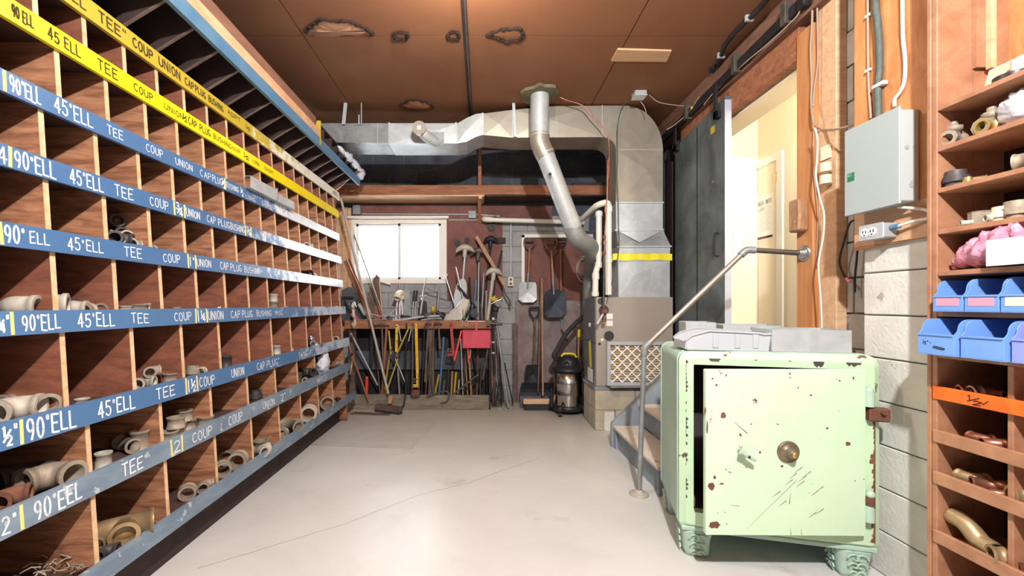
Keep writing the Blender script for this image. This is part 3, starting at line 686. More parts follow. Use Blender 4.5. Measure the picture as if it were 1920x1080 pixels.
# lettering along the strips: pixel spans on the photograph's strips give the reach along the rack
def span(k, px0, px1):
    zb, zt_ = ST[k][:2]; X = -fx((zb+zt_)/2)
    return X*F/(905-px0), X*F/(905-px1)
def words(k, lst, mat, h=.62, t=.11, name='lettering'):
    zb, zt_ = ST[k][:2]; H = zt_-zb
    tilt = Vector((fx(zt_)-fx(zb), 0, zt_-zb)).normalized(); base_x = fx(zb)
    for it in lst:
        b = B(); txt, a, c = it[:3]; hh = it[3] if len(it) > 3 else h; v0 = it[4] if len(it) > 4 else (1-hh)/2
        y0, y1 = span(k, a, c)
        org = Vector((base_x, y0, zb))+tilt*H*v0
        letters(b, txt, org, (0, 1, 0), tilt, y1-y0, H*hh, mat, t, off=.0012); put(b, name, strips[k])
def ticks(k, xs_, mat='tick_yellow', w_=.010):
    zb, zt_ = ST[k][:2]
    for x in xs_:
        b = B(); y = span(k, x, x)[0]; ww = w_*(1 if y < 2.4 else 1.2)
        b.prism([(fx(zb+.003)+.0009, y-ww/2, zb+.003), (fx(zt_-.003)+.0009, y-ww/2+random.uniform(-.004, .004), zt_-.003), (fx(zt_-.003)-.002, y-ww/2, zt_-.003), (fx(zb+.003)-.002, y-ww/2, zb+.003)], (0, ww, 0), mat); put(b, 'divider_mark', strips[k])
W = 'white_paint'
words('h', [('90oELL', 18, 75, .7), ('45oELL', 102, 173, .7), ('TEE', 201, 230, .5), ('COUP', 274, 305, .46), ('UNION', 329, 360, .46), ('CAP', 375, 395, .46), ('PLUG', 398, 416, .5), ('h', 416, 421, .8), ('BUSHING', 424, 447, .44), ('h', 450, 456, .7), ('LONG', 460, 478, .36, .1), ('NIPPLES', 474, 504, .34, .55), ('SHORT', 490, 507, .36, .1), ('FLOOR', 516, 534, .34, .55), ('FLANGE', 525, 548, .36, .12)], W)
words('f', [('4', -4, 11, .7), ('90oELL', 27, 103, .74), ('45oELL', 131, 193, .7), ('TEE', 215, 249, .6), ('COUP', 281, 315, .54), ('f', 330, 342, .86), ('UNION', 349, 374, .54), ('CAP', 388, 404, .5), ('PLUG', 409, 430, .52), ('BUSHING', 432, 458, .52), ('f', 462, 470, .8), ('LONG', 474, 487, .36, .1), ('NIPPLE', 488, 506, .4, .5)], W)
words('1', [('90o', 8, 45, .72), ('ELL', 56, 92, .5), ('45o', 127, 157, .56), ('ELL', 162, 193, .5), ('TEE', 233, 265, .52), ('COUP', 306, 337, .5), ('1"', 355, 364, .6), ('UNION', 369, 395, .5), ('CAP', 413, 428, .5), ('PLUG', 432, 452, .5), ('BUSHING', 458, 487, .5)], W)
words('1q', [('q"', -6, 16, .7), ('90oELL', 41, 112, .62), ('45oELL', 146, 214, .62), ('TEE', 246, 278, .5), ('COUP', 327, 358, .5), ('1q', 370, 384, .74), ('UNION', 390, 418, .56), ('CAP', 433, 450, .5), ('PLUG', 454, 473, .5), ('BUSHING', 481, 508, .46), ('MISC', 516, 530, .4)], W)
words('1h', [('h"', 3, 32, .72), ('90oELL', 50, 141, .74), ('45oELL', 184, 252, .68), ('TEE', 293, 327, .54), ('1h', 352, 366, .74), ('COUP', 374, 402, .56), ('UNION', 434, 457, .56), ('CAP', 482, 496, .52), ('PLUG"', 500, 523, .52), ('SWING v', 560, 582, .5), ('ADPT', 614, 625, .44), ('ADPT', 633, 644, .44)], W)
words('2', [('2"', 3, 30, .6), ('90oEEL', 64, 152, .7), ('TEE', 229, 267, .6), ('2', 326, 337, .62), ('COUP', 361, 397, .56), ('COUP', 429, 454, .56), ('UNION', 493, 514, .56), ('2"', 527, 535, .6), ('NIPPLES', 595, 612, .5)], W)
K = 'ink'
words('ly', [('90 ELL', 22, 62, .5), ('45 ELL', 90, 150, .52), ('TEE', 183, 220, .52), ('COUP', 251, 286, .42), ('UNION', 308, 343, .36, .3), ('h', 341, 350, .5), ('CAP PLUG', 353, 394, .46), ('BUSHING', 400, 433, .34), ('NIP', 436, 450, .3), ('h', 455, 466, .5), ('LONG', 474, 486, .3), ('SHORT', 496, 513, .3)], K, t=.15)
words('uy', [('ELL', 120, 160, .45), ('TEE', 185, 225, .52), ('"', 228, 238, .5), ('COUP', 249, 286, .5), ('UNION', 298, 337, .5), ('CAP', 347, 363, .42), ('PLUG', 366, 385, .42), ('BUSHING', 391, 418, .4), ('ADPT', 427, 450, .3, .45), ('h', 460, 468, .4), ('ABS 1', 624, 636, .44)], K, t=.17)
ticks('h', [8, 422]); ticks('f', [18, 327, 346, 460, 471]); ticks('1', [3, 353, 367]); ticks('1q', [23, 367, 388]); ticks('1h', [40, 349, 370]); ticks('2', [41, 322, 341])

# ---------------------------------------------------------------- fittings
def fitting(kind, r, mat):
    """a pipe fitting modelled round the origin, resting on z=0; hollow, with beaded ends"""
    b = B(); q = r*.80
    if kind == 'elbow':         # mouth toward -y, the other mouth toward +x
        R = r*1.35; pts = [(0, -R-.7*r, r*1.12), (0, -R-.35*r, r*1.12), (0, -R-.3*r, r*1.12)]+[(R-R*math.cos(t), -R+R*math.sin(t), r*1.12) for t in [PI/2*i/8 for i in range(9)]]+[(R+.3*r, 0, r*1.12), (R+.35*r, 0, r*1.12), (R+.7*r, 0, r*1.12)]
        rs = [r*1.12, r*1.12, r]+[r]*9+[r, r*1.12, r*1.12]; b.tube(pts, rs, mat, n=18, ri=q)
    elif kind == 'elbow45':
        R = r*2.2; pts = [(0, -R*.7-.6*r, r*1.12), (0, -R*.7-.3*r, r*1.12), (0, -R*.7-.25*r, r*1.12)]+[(R-R*math.cos(t), -R*.7+R*math.sin(t), r*1.12) for t in [PI/4*i/5 for i in range(6)]]
        e = Vector(pts[-1]); d = Vector((math.sin(PI/4), math.cos(PI/4), 0)); pts += [e+d*.25*r, e+d*.3*r, e+d*.6*r]
        b.tube(pts, [r*1.12, r*1.12, r]+[r]*6+[r, r*1.12, r*1.12], mat, n=18, ri=q)
    elif kind == 'ring':        # standing coupling: axis vertical
        h = r*1.5; b.tube([(0, 0, 0), (0, 0, .14*h), (0, 0, .16*h), (0, 0, .84*h), (0, 0, .86*h), (0, 0, h)], [r*1.1, r*1.1, r, r, r*1.1, r*1.1], mat, n=20, ri=q*1.02)
    elif kind == 'tallring':
        h = r*2.5; b.tube([(0, 0, 0), (0, 0, .1*h), (0, 0, .12*h), (0, 0, .86*h), (0, 0, .88*h), (0, 0, h)], [r*1.06, r*1.06, r, r, r*1.12, r*1.12], mat, n=20, ri=q*1.05)
    elif kind == 'pipe':        # lying, axis along y
        h = r*3.2; b.tube([(0, -h/2, r*1.1), (0, -h/2+.2*r, r*1.1), (0, -h/2+.22*r, r*1.1), (0, h/2, r*1.1)], [r*1.1, r*1.1, r, r], mat, n=18, ri=q)
    elif kind == 'facering':    # coupling lying with its mouth toward -y
        h = r*1.3; b.tube([(0, -h/2, r*1.12), (0, -h/2+.2*r, r*1.12), (0, -h/2+.22*r, r*1.12), (0, h/2-.22*r, r*1.12), (0, h/2-.2*r, r*1.12), (0, h/2, r*1.12)], [r*1.12, r*1.12, r, r, r*1.12, r*1.12], mat, n=20, ri=q)
    elif kind == 'tee':         # run along y, branch up
        h = r*4.0; z = r*1.12; b.tube([(0, -h/2, z), (0, -h/2+.3*r, z), (0, -h/2+.32*r, z), (0, h/2-.32*r, z), (0, h/2-.3*r, z), (0, h/2, z)], [r*1.12, r*1.12, r, r, r*1.12, r*1.12], mat, n=18, ri=q)
        b.tube([(r*.3, 0, z), (r*1.5, 0, z), (r*1.52, 0, z), (r*1.85, 0, z)], [r, r, r*1.12, r*1.12], mat, n=16, ri=[q, q, q, q])
    elif kind == 'union':       # hex nut between two sockets, axis vertical
        b.tube([(0, 0, 0), (0, 0, r*.5)], r*.95, mat, n=16, ri=q*.8); b.tube([(0, 0, r*.5), (0, 0, r*1.2)], r*1.28, mat, n=6, ri=q*.8); b.tube([(0, 0, r*1.2), (0, 0, r*1.9)], [r, r*.95], mat, n=16, ri=q*.8)
    elif kind == 'bell':        # big reducer lying, mouth toward -y
        b.tube([(0, -r, r*1.15), (0, -.75*r, r*1.15), (0, -.7*r, r*1.15), (0, .2*r, r*1.1), (0, .8*r, r*.9), (0, 1.3*r, r*.9)], [r*1.15, r*1.15, r*1.02, r, r*.62, r*.6], mat, n=20, ri=[r*.9, r*.9, r*.9, r*.86, r*.5, r*.48])
    elif kind == 'valve':       # body, bonnet, stem
        b.tube([(0, -1.6*r, r*1.1), (0, -1.1*r, r*1.1), (0, -.6*r, r*1.1), (0, .6*r, r*1.1), (0, 1.1*r, r*1.1), (0, 1.6*r, r*1.1)], [r*1.1, r*1.1, r*.8, r*.8, r*1.1, r*1.1], mat, n=8, ri=[q*.8]*2+[q*.5]*2+[q*.8]*2)
        b.tube([(0, 0, r*1.2), (0, 0, r*2.2), (0, 0, r*2.3), (0, 0, r*2.9), (0, 0, r*3.0), (0, 0, r*3.6)], [r*.8, r*.7, r*1.0, r*1.0, r*.5, r*.5], mat, n=8)
    elif kind == 'dome':        # dusty fitting heap seen as a rounded back
        R = r*1.2; pts = [(0, -R*1.5, r), (0, -R*1.1, r)]+[(0, -R+R*math.sin(t), r+R*.9-R*.9*math.cos(t)) for t in [PI/2*i/6 for i in range(7)]]
        b.tube(pts, [r*1.1]*2+[r]*7, mat, n=16, ri=r*.8)
    return b
protos = {}
def fit(kind, r, mat, loc, rz, label, cat='fitting', group=None, rx=0.0, ry=0.0):
    nm = {'elbow': 'pipe_elbow', 'elbow45': 'bent_pipe_elbow', 'ring': 'pipe_coupling', 'tallring': 'pipe_sleeve', 'pipe': 'pipe_nipple', 'facering': 'pipe_coupling', 'tee': 'pipe_tee', 'union': 'pipe_union', 'bell': 'bell_reducer', 'valve': 'valve', 'dome': 'pipe_elbow'}[kind]
    k = (kind, round(r, 4), mat)
    if k not in protos: protos[k] = fitting(kind, r, mat).mesh(nm)
    o = bpy.data.objects.new(nm, protos[k]); o.location = loc; o.rotation_euler = (rx, ry, rz); col.objects.link(o); props(o, label, cat, group); return o
# (strip key, px x on the photo, depth behind the face, kind, radius, material, yaw, where words, extra z)
cells = {'bot': 'bottom row', '2': 'row above the lower 2 inch strip', '1h': 'row above the one-and-a-half inch strip', '1q': 'row above the one-and-a-quarter strip', '1': 'row above the one inch strip', 'f': 'row above the three-quarter strip', 'h': 'row above the half inch strip'}
FIT = [
 ('1h', 18, .10, 'elbow', .040, 'cast_pale', .4, 'pale leftmost elbow', 0), ('1h', 64, .09, 'elbow', .038, 'cast', -.3, 'large grey elbow with its mouth showing, above 90 ELL lettering', 0),
 ('1h', 40, .19, 'elbow', .036, 'cast', .1, 'grey elbow behind the large one, above 90 ELL lettering', 0),
 ('1h', 154, .05, 'ring', .022, 'cast_pale', 0, 'small pale coupling above the 45 ELL lettering', 0),
 ('1h', 268, .10, 'tee', .026, 'cast_pale', .3, 'pale tee lying left of the TEE lettering', 0), ('1h', 276, .10, 'elbow', .024, 'cast', .9, 'elbow resting on the pale tee', .05),
 ('1h', 322, .06, 'ring', .036, 'cast', 0, 'upright grey coupling above the TEE lettering', 0),
 ('1h', 362, .10, 'union', .030, 'cast', 0, 'grey union above the boxed one-and-a-half mark', 0), ('1h', 378, .06, 'facering', .022, 'cast_pale', .2, 'small pale ring above the COUP lettering', 0),
 ('1h', 424, .10, 'tallring', .030, 'cast_dark', 0, 'dark upright sleeve above the UNION lettering', 0),
 ('1h', 455, .08, 'ring', .020, 'cast', 0, 'tiny coupling right of the dark sleeve', 0), ('1h', 519, .06, 'tallring', .026, 'cast_pale', 0, 'pale upright sleeve above the PLUG lettering', .02),
 ('1h', 541, .07, 'ring', .022, 'cast_dark', 0, 'low dark coupling left of the SWING lettering', 0), 
 ('1h', 583, .05, 'valve', .026, 'steel', .8, 'chrome valve leaning above the SWING lettering', .02), ('1h', 588, .05, 'valve', .020, 'galv', -.8, 'small chrome valve below the leaning one', 0),
 ('1h', 630, .05, 'facering', .028, 'cast_pale', .1, 'pale ring above the ADPT lettering', .0), ('1h', 618, .08, 'pipe', .014, 'copper', 1.1, 'short copper tube left of the pale ring', 0),
 ('2', 100, .08, 'elbow', .044, 'cast', -.15, 'big grey elbow with an open mouth, left end', 0), ('2', 52, .17, 'elbow', .044, 'cast_dark', -.2, 'big dark elbow in the shade, left end', 0),
 ('2', 8, .08, 'elbow', .030, 'rust', .6, 'rusty fitting at the extreme left', 0),
 ('2', 194, .05, 'tallring', .026, 'cast_pale', 0, 'pale upright coupling right of the first divider', 0), ('2', 262, .08, 'tallring', .036, 'cast', 0, 'grey upright coupling with a flared rim above TEE lettering', -.02),
 ('2', 238, .12, 'tee', .030, 'cast', 1.1, 'grey tee lying behind the flared coupling', 0),
 ('2', 480, .08, 'union', .036, 'cast_dark', .2, 'dark hexagonal union in the cell after the COUP lettering', 0), ('2', 556, .05, 'tallring', .040, 'iron', 0, 'tall dark sleeve above the UNION lettering', 0),
 ('2', 578, .05, 'elbow', .034, 'cast_dark', -.5, 'dark elbow right of the tall sleeve', .035), ('2', 572, .03, 'pipe', .020, 'cast_pale', .3, 'small pale nipple under the dark elbow', 0),
 ('2', 505, .05, 'facering', .018, 'cast', .3, 'tiny ring near the two inch lettering', 0), ('2', 636, .02, 'pipe', .016, 'galv', 1.5, 'thin grey nipple jutting out near the far end', .03),
 ('bot', 235, .07, 'tee', .048, 'bronze', -.9, 'very large dusty brown tee with its mouth to the left', 0), ('bot', 196, .12, 'tee', .026, 'bronze', .3, 'small brass tee left of the large tee', 0),
 ('bot', 196, .05, 'elbow', .022, 'cast_dark', .3, 'small dark elbow near the large tee', 0), 
 ('bot', 352, .06, 'facering', .036, 'cast', .5, 'thick ring lying on its side, third cell', 0), ('bot', 378, .06, 'elbow', .026, 'cast', .7, 'small elbow beside the thick ring, third cell', 0),
 ('bot', 395, .08, 'facering', .020, 'cast', .2, 'small ring at the right side of the third cell', 0),
 ('bot', 418, .06, 'facering', .040, 'cast', .6, 'ring tilted at the left of the fourth cell', 0), ('bot', 446, .04, 'facering', .048, 'cast', .3, 'large ring with a wide mouth, fourth cell', 0), ('bot', 432, .16, 'elbow', .044, 'cast', .3, 'elbow behind the rings, fourth cell', 0), ('bot', 466, .09, 'facering', .032, 'cast', .1, 'ring right of the large one, fourth cell', 0),
 ('bot', 490, .07, 'ring', .046, 'cast', 0, 'wide flat coupling in the fifth cell', 0), ('bot', 486, .03, 'elbow', .032, 'cast_pale', 1.0, 'pale elbow in front of the flat coupling', 0), ('bot', 516, .06, 'elbow', .030, 'cast', .2, 'small elbow at the right of the fifth cell', 0),
 ('bot', 545, .06, 'tee', .044, 'cast', 1.1, 'grey tee lying across the sixth cell', 0), ('bot', 530, .04, 'facering', .036, 'cast', .2, 'ring left of the tee, sixth cell', 0),
 ('bot', 579, .04, 'facering', .062, 'cast_pale', .3, 'very wide ring with a thin rim, seventh cell', 0), ('bot', 612, .05, 'bell', .056, 'cast', .5, 'grey bell reducer in the eighth cell', 0), ('bot', 634, .05, 'pipe', .018, 'copper', .7, 'copper nipple near the far end', 0), ('bot', 625, .04, 'facering', .022, 'cast', .4, 'small ring by the far end panel', 0),
 ('1q', 66, .10, 'elbow', .042, 'cast_pale', 2.2, 'pale round-backed elbow above 90 ELL lettering', -.01), ('1q', 14, .10, 'elbow', .038, 'cast_pale', 2.0, 'pale elbow at the extreme left', -.02),
 ('1q', 126, .10, 'elbow', .030, 'cast_pale', 2.0, 'pale round-backed elbow left of the 45 ELL lettering', -.01), ('1q', 163, .05, 'facering', .026, 'cast', .2, 'first open-mouthed elbow above 45 ELL lettering', 0), ('1q', 195, .05, 'facering', .026, 'cast', .1, 'second open-mouthed ring above 45 ELL lettering', 0), ('1q', 142, .17, 'elbow', .030, 'cast_dark', .4, 'dark elbow deep in the second cell', .01),
 ('1q', 236, .10, 'ring', .024, 'cast_pale', 0, 'leftmost of three caps above TEE lettering', .01), ('1q', 262, .07, 'ring', .030, 'cast', 0, 'middle of three caps above TEE lettering', .008), ('1q', 284, .06, 'ring', .030, 'cast_pale', 0, 'rightmost of three caps above TEE lettering', .012),
 ('1q', 513, .05, 'tallring', .028, 'cast_pale', 0, 'pale upright sleeve past the BUSHING lettering', .06), ('1q', 513, .05, 'tallring', .030, 'cast', 0, 'sleeve under the pale one past the BUSHING lettering', 0),
 ('1q', 538, .05, 'pipe', .008, 'galv', .1, 'thin tube right of the upright sleeves', .02), ('1q', 331, .06, 'ring', .018, 'cast_pale', 0, 'little coupling above the COUP lettering', .01),
 ('1', 224, .14, 'tee', .026, 'cast_dark', .6, 'dark tee on top of the heap in the TEE cell', .12), ('1', 218, .15, 'tee', .028, 'cast_dark', -.4, 'dark tee at the back of the heap in the TEE cell', .06), ('1', 222, .08, 'elbow', .026, 'cast_dark', .5, 'dark elbow low in the heap in the TEE cell', .03),
 ('1', 240, .07, 'tee', .026, 'cast', .9, 'grey tee in front of the heap in the TEE cell', .01), ('1', 232, .10, 'elbow', .024, 'cast', -.6, 'grey elbow leaning on the heap in the TEE cell', .05), ('1', 250, .06, 'facering', .024, 'cast_dark', .1, 'dark ring mouth at the right of the heap in the TEE cell', .02),
 ('1', 267, .06, 'ring', .022, 'cast_pale', 0, 'pale cap above the right end of TEE lettering', .02), ('1', 284, .04, 'facering', .020, 'cast', .1, 'ring by the divider right of TEE lettering', .01), ('1', 128, .06, 'ring', .024, 'cast_pale', 0, 'pale cap above the 45 lettering', .0),
 ('1', 575, .03, 'pipe', .030, 'iron_dark', 1.2, 'dark cylinder with a chrome end lying near the far end', .01), ('1', 588, .03, 'facering', .024, 'steel', .3, 'chrome ring right of the dark cylinder', .01),
 ('f', 112, .10, 'elbow', .026, 'cast_pale', .6, 'pale elbow barely showing above ELL lettering', .0), ('f', 376, .03, 'pipe', .020, 'cast', .35, 'grey nipple poking out above the CAP lettering', .012), ('f', 574, .04, 'elbow', .028, 'cast_pale', .5, 'pale elbow near the whitened far end', .01), ('f', 604, .03, 'pipe', .016, 'galv', .8, 'bright nipple near the whitened far end', .02), ('f', 618, .03, 'ring', .024, 'galv', 0, 'bright cap at the whitened far end', .01), ('f', 628, .04, 'tallring', .020, 'galv', 0, 'bright sleeve at the whitened far end', .0),
 ('h', 146, .09, 'tee', .016, 'iron', .5, 'small dark tee above 45 ELL lettering', .035), ('h', 158, .07, 'elbow', .014, 'steel', .5, 'small shiny elbow above 45 ELL lettering', .03),
 ('h', 455, .02, 'pipe', .012, 'iron', .5, 'short dark nipple lying before the tin box', .03), ('h', 468, .02, 'elbow', .016, 'iron', .2, 'dark elbow lying before the tin box', .03), ('h', 626, .012, 'valve', .014, 'iron', .4, 'small dark valve hanging at the whitened far end', .02),
]
for k, px, d, kind, r, mt, rz, words_, dz in FIT:
    z = board_z(k)+.0005; X = fx(z+.03)-.022-d; Y = -X*F/(905-px)
    fit(kind, r, mt, (X, Y, z+max(dz, 0)), rz, words_+', '+cells[k] if len((words_+cells[k]).split()) < 15 else words_, 'fitting')
# stacked couplings above the 2 inch strip
CL = ['front row leftmost', 'front row second', 'middle left', 'upper left, stacked on two others', 'middle', 'back right', 'rightmost', 'upper middle, stacked on the others']
for n_, (px, py) in enumerate(((318, 822), (333, 822), (350, 812), (330, 800), (352, 800), (372, 796), (386, 790), (345, 790))):
    z = board_z('2')+.0005; X = fx(z)-.05-.052*(n_ % 3); Y = -X*F/(905-px)
    fit('ring', .036, 'cast', (X, Y, z+(.056 if n_ in (3, 7) else 0)), 0, 'grey coupling on end above the boxed 2 mark, '+CL[n_], 'fitting', 'couplings crowded above the 2 inch strip')
# wire scraps in the bottom left cell
b = B(); random.seed(5)
for i in range(70):
    px = random.uniform(30, 160); X = fx(.25)-random.uniform(.03, .2); Y = max(1.35, min(1.62, -X*F/(905-px))); z = board_z('bot')+random.uniform(.004, .07)
    a = random.uniform(0, PI*2); l = random.uniform(.03, .07); el = random.uniform(-.3, .5)
    p = Vector((X, Y, z)); q = p+Vector((math.cos(a)*l, math.sin(a)*l, max(-z+board_z('bot')+.004, math.sin(el)*l*.6))); m_ = (p+q)/2+Vector((random.uniform(-.01, .01), random.uniform(-.01, .01), .008))
    b.tube([p, m_, q], .0022, 'cast' if i % 3 else 'cast_pale', n=5)
put(b, 'wire_scraps', label='heap of short bent wire scraps in the lowest left pigeonhole', cat='scraps', kind='stuff')
# tin boxes on the half-inch strip
def at_strip(k, px, d=.0, dz=0):
    z = board_z(k)+dz; X = fx(z)-.02-d; return Vector((X, -X*F/(905-px), z))
tb = thing('tin_box', (-1.535, 2.95, 2.008), 'bright galvanized bracket channel resting on the half inch strip', 'box')
b = B()
for y0, y1, h in ((2.70, 3.04, .075), (3.045, 3.33, .055)):
    b.box((-1.545, y0, 2.0095), (-1.505, y1, 2.012), 'galv'); b.box((-1.508, y0, 2.012), (-1.505, y1, 2.0095+h), 'galv'); b.box((-1.545, y0, 2.0095+h), (-1.505, y1, 2.0125+h), 'galv')
put(b, 'channel', tb)
b = B(); b.box((-1.547, 3.035, 2.0095), (-1.50, 3.05, 2.10), 'galv_dull', bev=.002); put(b, 'cleat', tb)
# paper scraps and cards in cells
for k, px, lab, mt in (('1q', 405, 'small pale yellow paper scrap above the boxed one-and-a-quarter mark', 'label_cream'), ('1q', 628, 'white card at the far end above the one-and-a-quarter strip', 'white_plastic'), ('1', 618, 'tan paper scrap at the far end above the one inch strip', 'label_cream'), ('1h', 540, 'clear sleeve card standing by the divider left of SWING lettering', 'foam_white')):
    p = at_strip(k, px, .03)
    b = B(); b.prism([p, p+Vector((.0, .08, .0)), p+Vector((.01, .075, .045)), p+Vector((.005, .01, .038))], (-.002, 0, 0), mt); put(b, 'paper_scrap', label=lab, cat='paper')
# plastic bag and brass hook near the far end
p = at_strip('2', 608, .03)
b = B(); b.ball(p+Vector((-.01, 0, .11)), .10, 'foam_white', n=20, k=14, jit=.45, sc=(.55, .8, 1.1), seed=3, freq=3.5); put(b, 'plastic_bag', label='crumpled white plastic bag stuffed in the cell above the NIPPLES lettering', cat='bag')
hk = thing('brass_hook', (-1.40, 4.40, .62), 'tan and dark snap hook hanging over the lower 2 inch strip', 'hook')
b = B(); b.tube(curve([(-1.42, 4.38, .66), (-1.40, 4.40, .70), (-1.40, 4.46, .66), (-1.41, 4.48, .60), (-1.41, 4.44, .53), (-1.41, 4.41, .51)]), .010, 'bronze', n=8); put(b, 'hook', hk)
b = B(); b.tube([(-1.42, 4.34, .68), (-1.40, 4.44, .72)], .018, 'iron_dark', n=8); put(b, 'swivel', hk)
ch = thing('crane_hook', (-1.38, 4.47, 1.16), 'pale worn lifting hook hanging off the far end of the rack', 'hook')
b = B(); b.ball((-1.415, 4.54, 1.235), .036, 'cast_pale', n=10, k=7, sc=(.5, .9, 1)); put(b, 'block', ch)
b = B(); b.tube(curve([(-1.415, 4.55, 1.20), (-1.415, 4.56, 1.13), (-1.415, 4.60, 1.09), (-1.415, 4.60, 1.03), (-1.415, 4.56, 1.01), (-1.415, 4.53, 1.04)]), [.017]*9+[.02]*16+[.018]*8+[.016]*8, 'cast_pale', n=8) if False else b.tube(curve([(-1.415, 4.55, 1.20), (-1.415, 4.56, 1.13), (-1.415, 4.60, 1.09), (-1.415, 4.60, 1.03), (-1.415, 4.56, 1.01), (-1.415, 4.53, 1.04)]), .016, 'cast_pale', n=8); put(b, 'hook', ch)
# crumpled plastic wrap and tape roll at the end of the fascia
b = B()
for i, (y, dx, s_) in enumerate(((3.95, .03, .03), (4.15, .05, .045), (4.35, .06, .045), (4.5, .06, .03))): b.ball((xf+.02+dx*.3, y, 2.72), s_, 'foam_white', n=14, k=10, jit=.7, sc=(.7, 2.4, .8), seed=i+10, freq=5)
put(b, 'plastic_wrap', label='crumpled translucent plastic wrap lying along the end of the blue fascia', cat='wrap')
b = B(); q = Vector((-1.45, 4.0, 2.625)); b.ball((xf+.01, 4.62, 2.70), .065, 'clear_plastic', n=14, k=10, jit=.4, sc=(.9, 1, .9), seed=21, freq=4); put(b, 'plastic_bag', label='clear plastic bag bulging off the far end of the blue fascia', cat='bag')
q = P(622, 289, 4.15); b = B(); b.tube([(q.x, q.y-.015, q.z), (q.x, q.y+.015, q.z)], .040, 'white_plastic', n=20, ri=.024); put(b, 'tape_roll', label='white tape roll tucked among the slanted ribs near the far end', cat='tape')
# strap hanging from the ceiling near the duct
# ================================================================ CABINET ON THE RIGHT
XC0, XC1 = 1.70, 1.95; YC = 1.556; YCN = .30
cb = thing('parts_cabinet', (1.82, .95, 0), 'tall brown wooden parts cabinet with open shelves along the right wall', 'cabinet')
b = B(); b.box((XC0, YC, 0), (1.835, YC+.018, CZ-.01), 'cabinet', bev=.002); b.box((1.835, YC, 0), (XC1+.01, YC+.018, CZ-.01), 'cabinet'); put(b, 'side_panel', cb)
b = B(); b.box((XC0-.003, YC+.019, 0), (XC0+.06, YC+.034, CZ-.01), 'cabinet', bev=.002); put(b, 'face_trim', cb)
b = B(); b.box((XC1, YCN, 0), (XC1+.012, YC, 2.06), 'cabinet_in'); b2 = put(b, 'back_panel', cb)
b = B(); b.box((XC1, YCN, 2.06), (XC1+.012, YC, CZ-.01), 'fir_ply'); put(b, 'back_panel', cb, 'bare plywood upper back panel')
b = B(); b.box((XC0+.13, YC-.014, 2.13), (XC1-.002, YC-.001, CZ-.01), 'cabinet'); b.box((1.865, YC-.03, 2.12), (1.885, YC-.014, CZ-.02), 'pine_light'); put(b, 'corner_batten', cb)
b = B(); b.box((XC0, YCN-.02, 0), (XC1, YCN, CZ-.01), 'cabinet'); put(b, 'side_panel', cb)
ZS = [1.990, 1.837, 1.683, 1.529, 1.374, 1.224, 1.070]
for z in ZS:
    b = B(); b.box((XC0, YCN, z-.018), (XC1, YC-.001, z), 'cabinet', bev=.0015); put(b, 'shelf_board', cb)
low = [.897, .735, .579, .36, .15]
for i, z in enumerate(low):
    b = B(); b.box((XC0+.012, YCN, z+.004), (XC1, YC-.001, z+.02), 'cabinet', bev=.0015); put(b, 'shelf_board', cb)
    b = B(); b.box((XC0-.006, YCN, z), (XC0+.010, YC+.012, z+(.046 if i else .048)), 'orange_paint' if i == 0 else 'cabinet', bev=.002)
    o = put(b, 'lip_strip', cb, 'bright orange painted lip marked one half' if i == 0 else None)
    if i == 0:
        t = B(); y1 = XC0*F/(1815-905); y0 = XC0*F/(1838-905)
        # read from the room: left is the far side
        letters(t, 'h', (XC0-.0072, y1+.002, z+.008), (0, -1, 0), (0, 0, 1), .045, .030, 'ink_black', .12); letters(t, 'v', (XC0-.0072, XC0*F/(1843-905), z+.014), (0, -1, 0), (0, 0, 1), .02, .014, 'ink_black', .2); put(t, 'lettering', o)
for y in (XC0*F/(1886-905)-.01, .85, .55):
    b = B(); b.box((XC0+.012, y, .02), (XC1, y+.016, 1.05), 'cabinet', bev=.0015); put(b, 'divider', cb)
# blue bins: front lip low, sides raked
def bin_(x0, y0, y1, z, d, hf, hb, mat, lab, grp, tag_=None):
    o = thing('storage_bin', (x0+d/2, (y0+y1)/2, z), lab, 'bin', grp); t = .003
    b = B(); b.box((x0, y0, z), (x0+d, y1, z+t), mat)
    b.box((x0, y0, z+t), (x0+t, y1, z+hf), mat, bev=.001); b.box((x0+d-t, y0, z+t), (x0+d, y1, z+hb), mat)
    b.box((x0-.004, y0+.002, z+hf-.006), (x0+t+.002, y1-.002, z+hf), mat)
    for y in (y0, y1-t):
        side = [(x0+t, y, z+t), (x0+d-t, y, z+t), (x0+d-t, y, z+hb), (x0+d*.62, y, z+hb)]+[(x0+.05-.035*math.sin(a)+.0, y, z+hb-.035+.035*math.cos(a)) for a in [PI/2*i/5 for i in range(6)]]+[(x0+.012, y, z+hf+.01), (x0+t, y, z+hf)]
        b.prism(side, (0, t, 0), mat)
    bo = put(b, 'bin_body', o)
    if tag_:
        s_ = B(); s_.box((x0-.0012, y0+.012, z+hf*.36), (x0, y1-.012, z+hf*.86), tag_); put(s_, 'label_card', o)
    return o
G1 = 'blue bins on the upper bin shelf'; G2 = 'blue bins on the lower bin shelf'
y = 1.547
for i, (lab, mt, tg) in enumerate((('blue storage bin with pink label, leftmost on the upper bin shelf', 'bin_blue', 'label_pink'), ('blue storage bin with pink label, second on the upper bin shelf', 'bin_blue', 'label_pink'), ('blue storage bin with cream label, third on the upper bin shelf', 'bin_blue', 'label_cream'), ('blue storage bin, fourth on the upper bin shelf, outside the frame', 'bin_blue', None))):
    if i == 3: break
    bin_(1.672, y-.098, y-.002, 1.2245, .20, .058, .115, mt, lab, G1, tg); y -= .101
y = 1.545
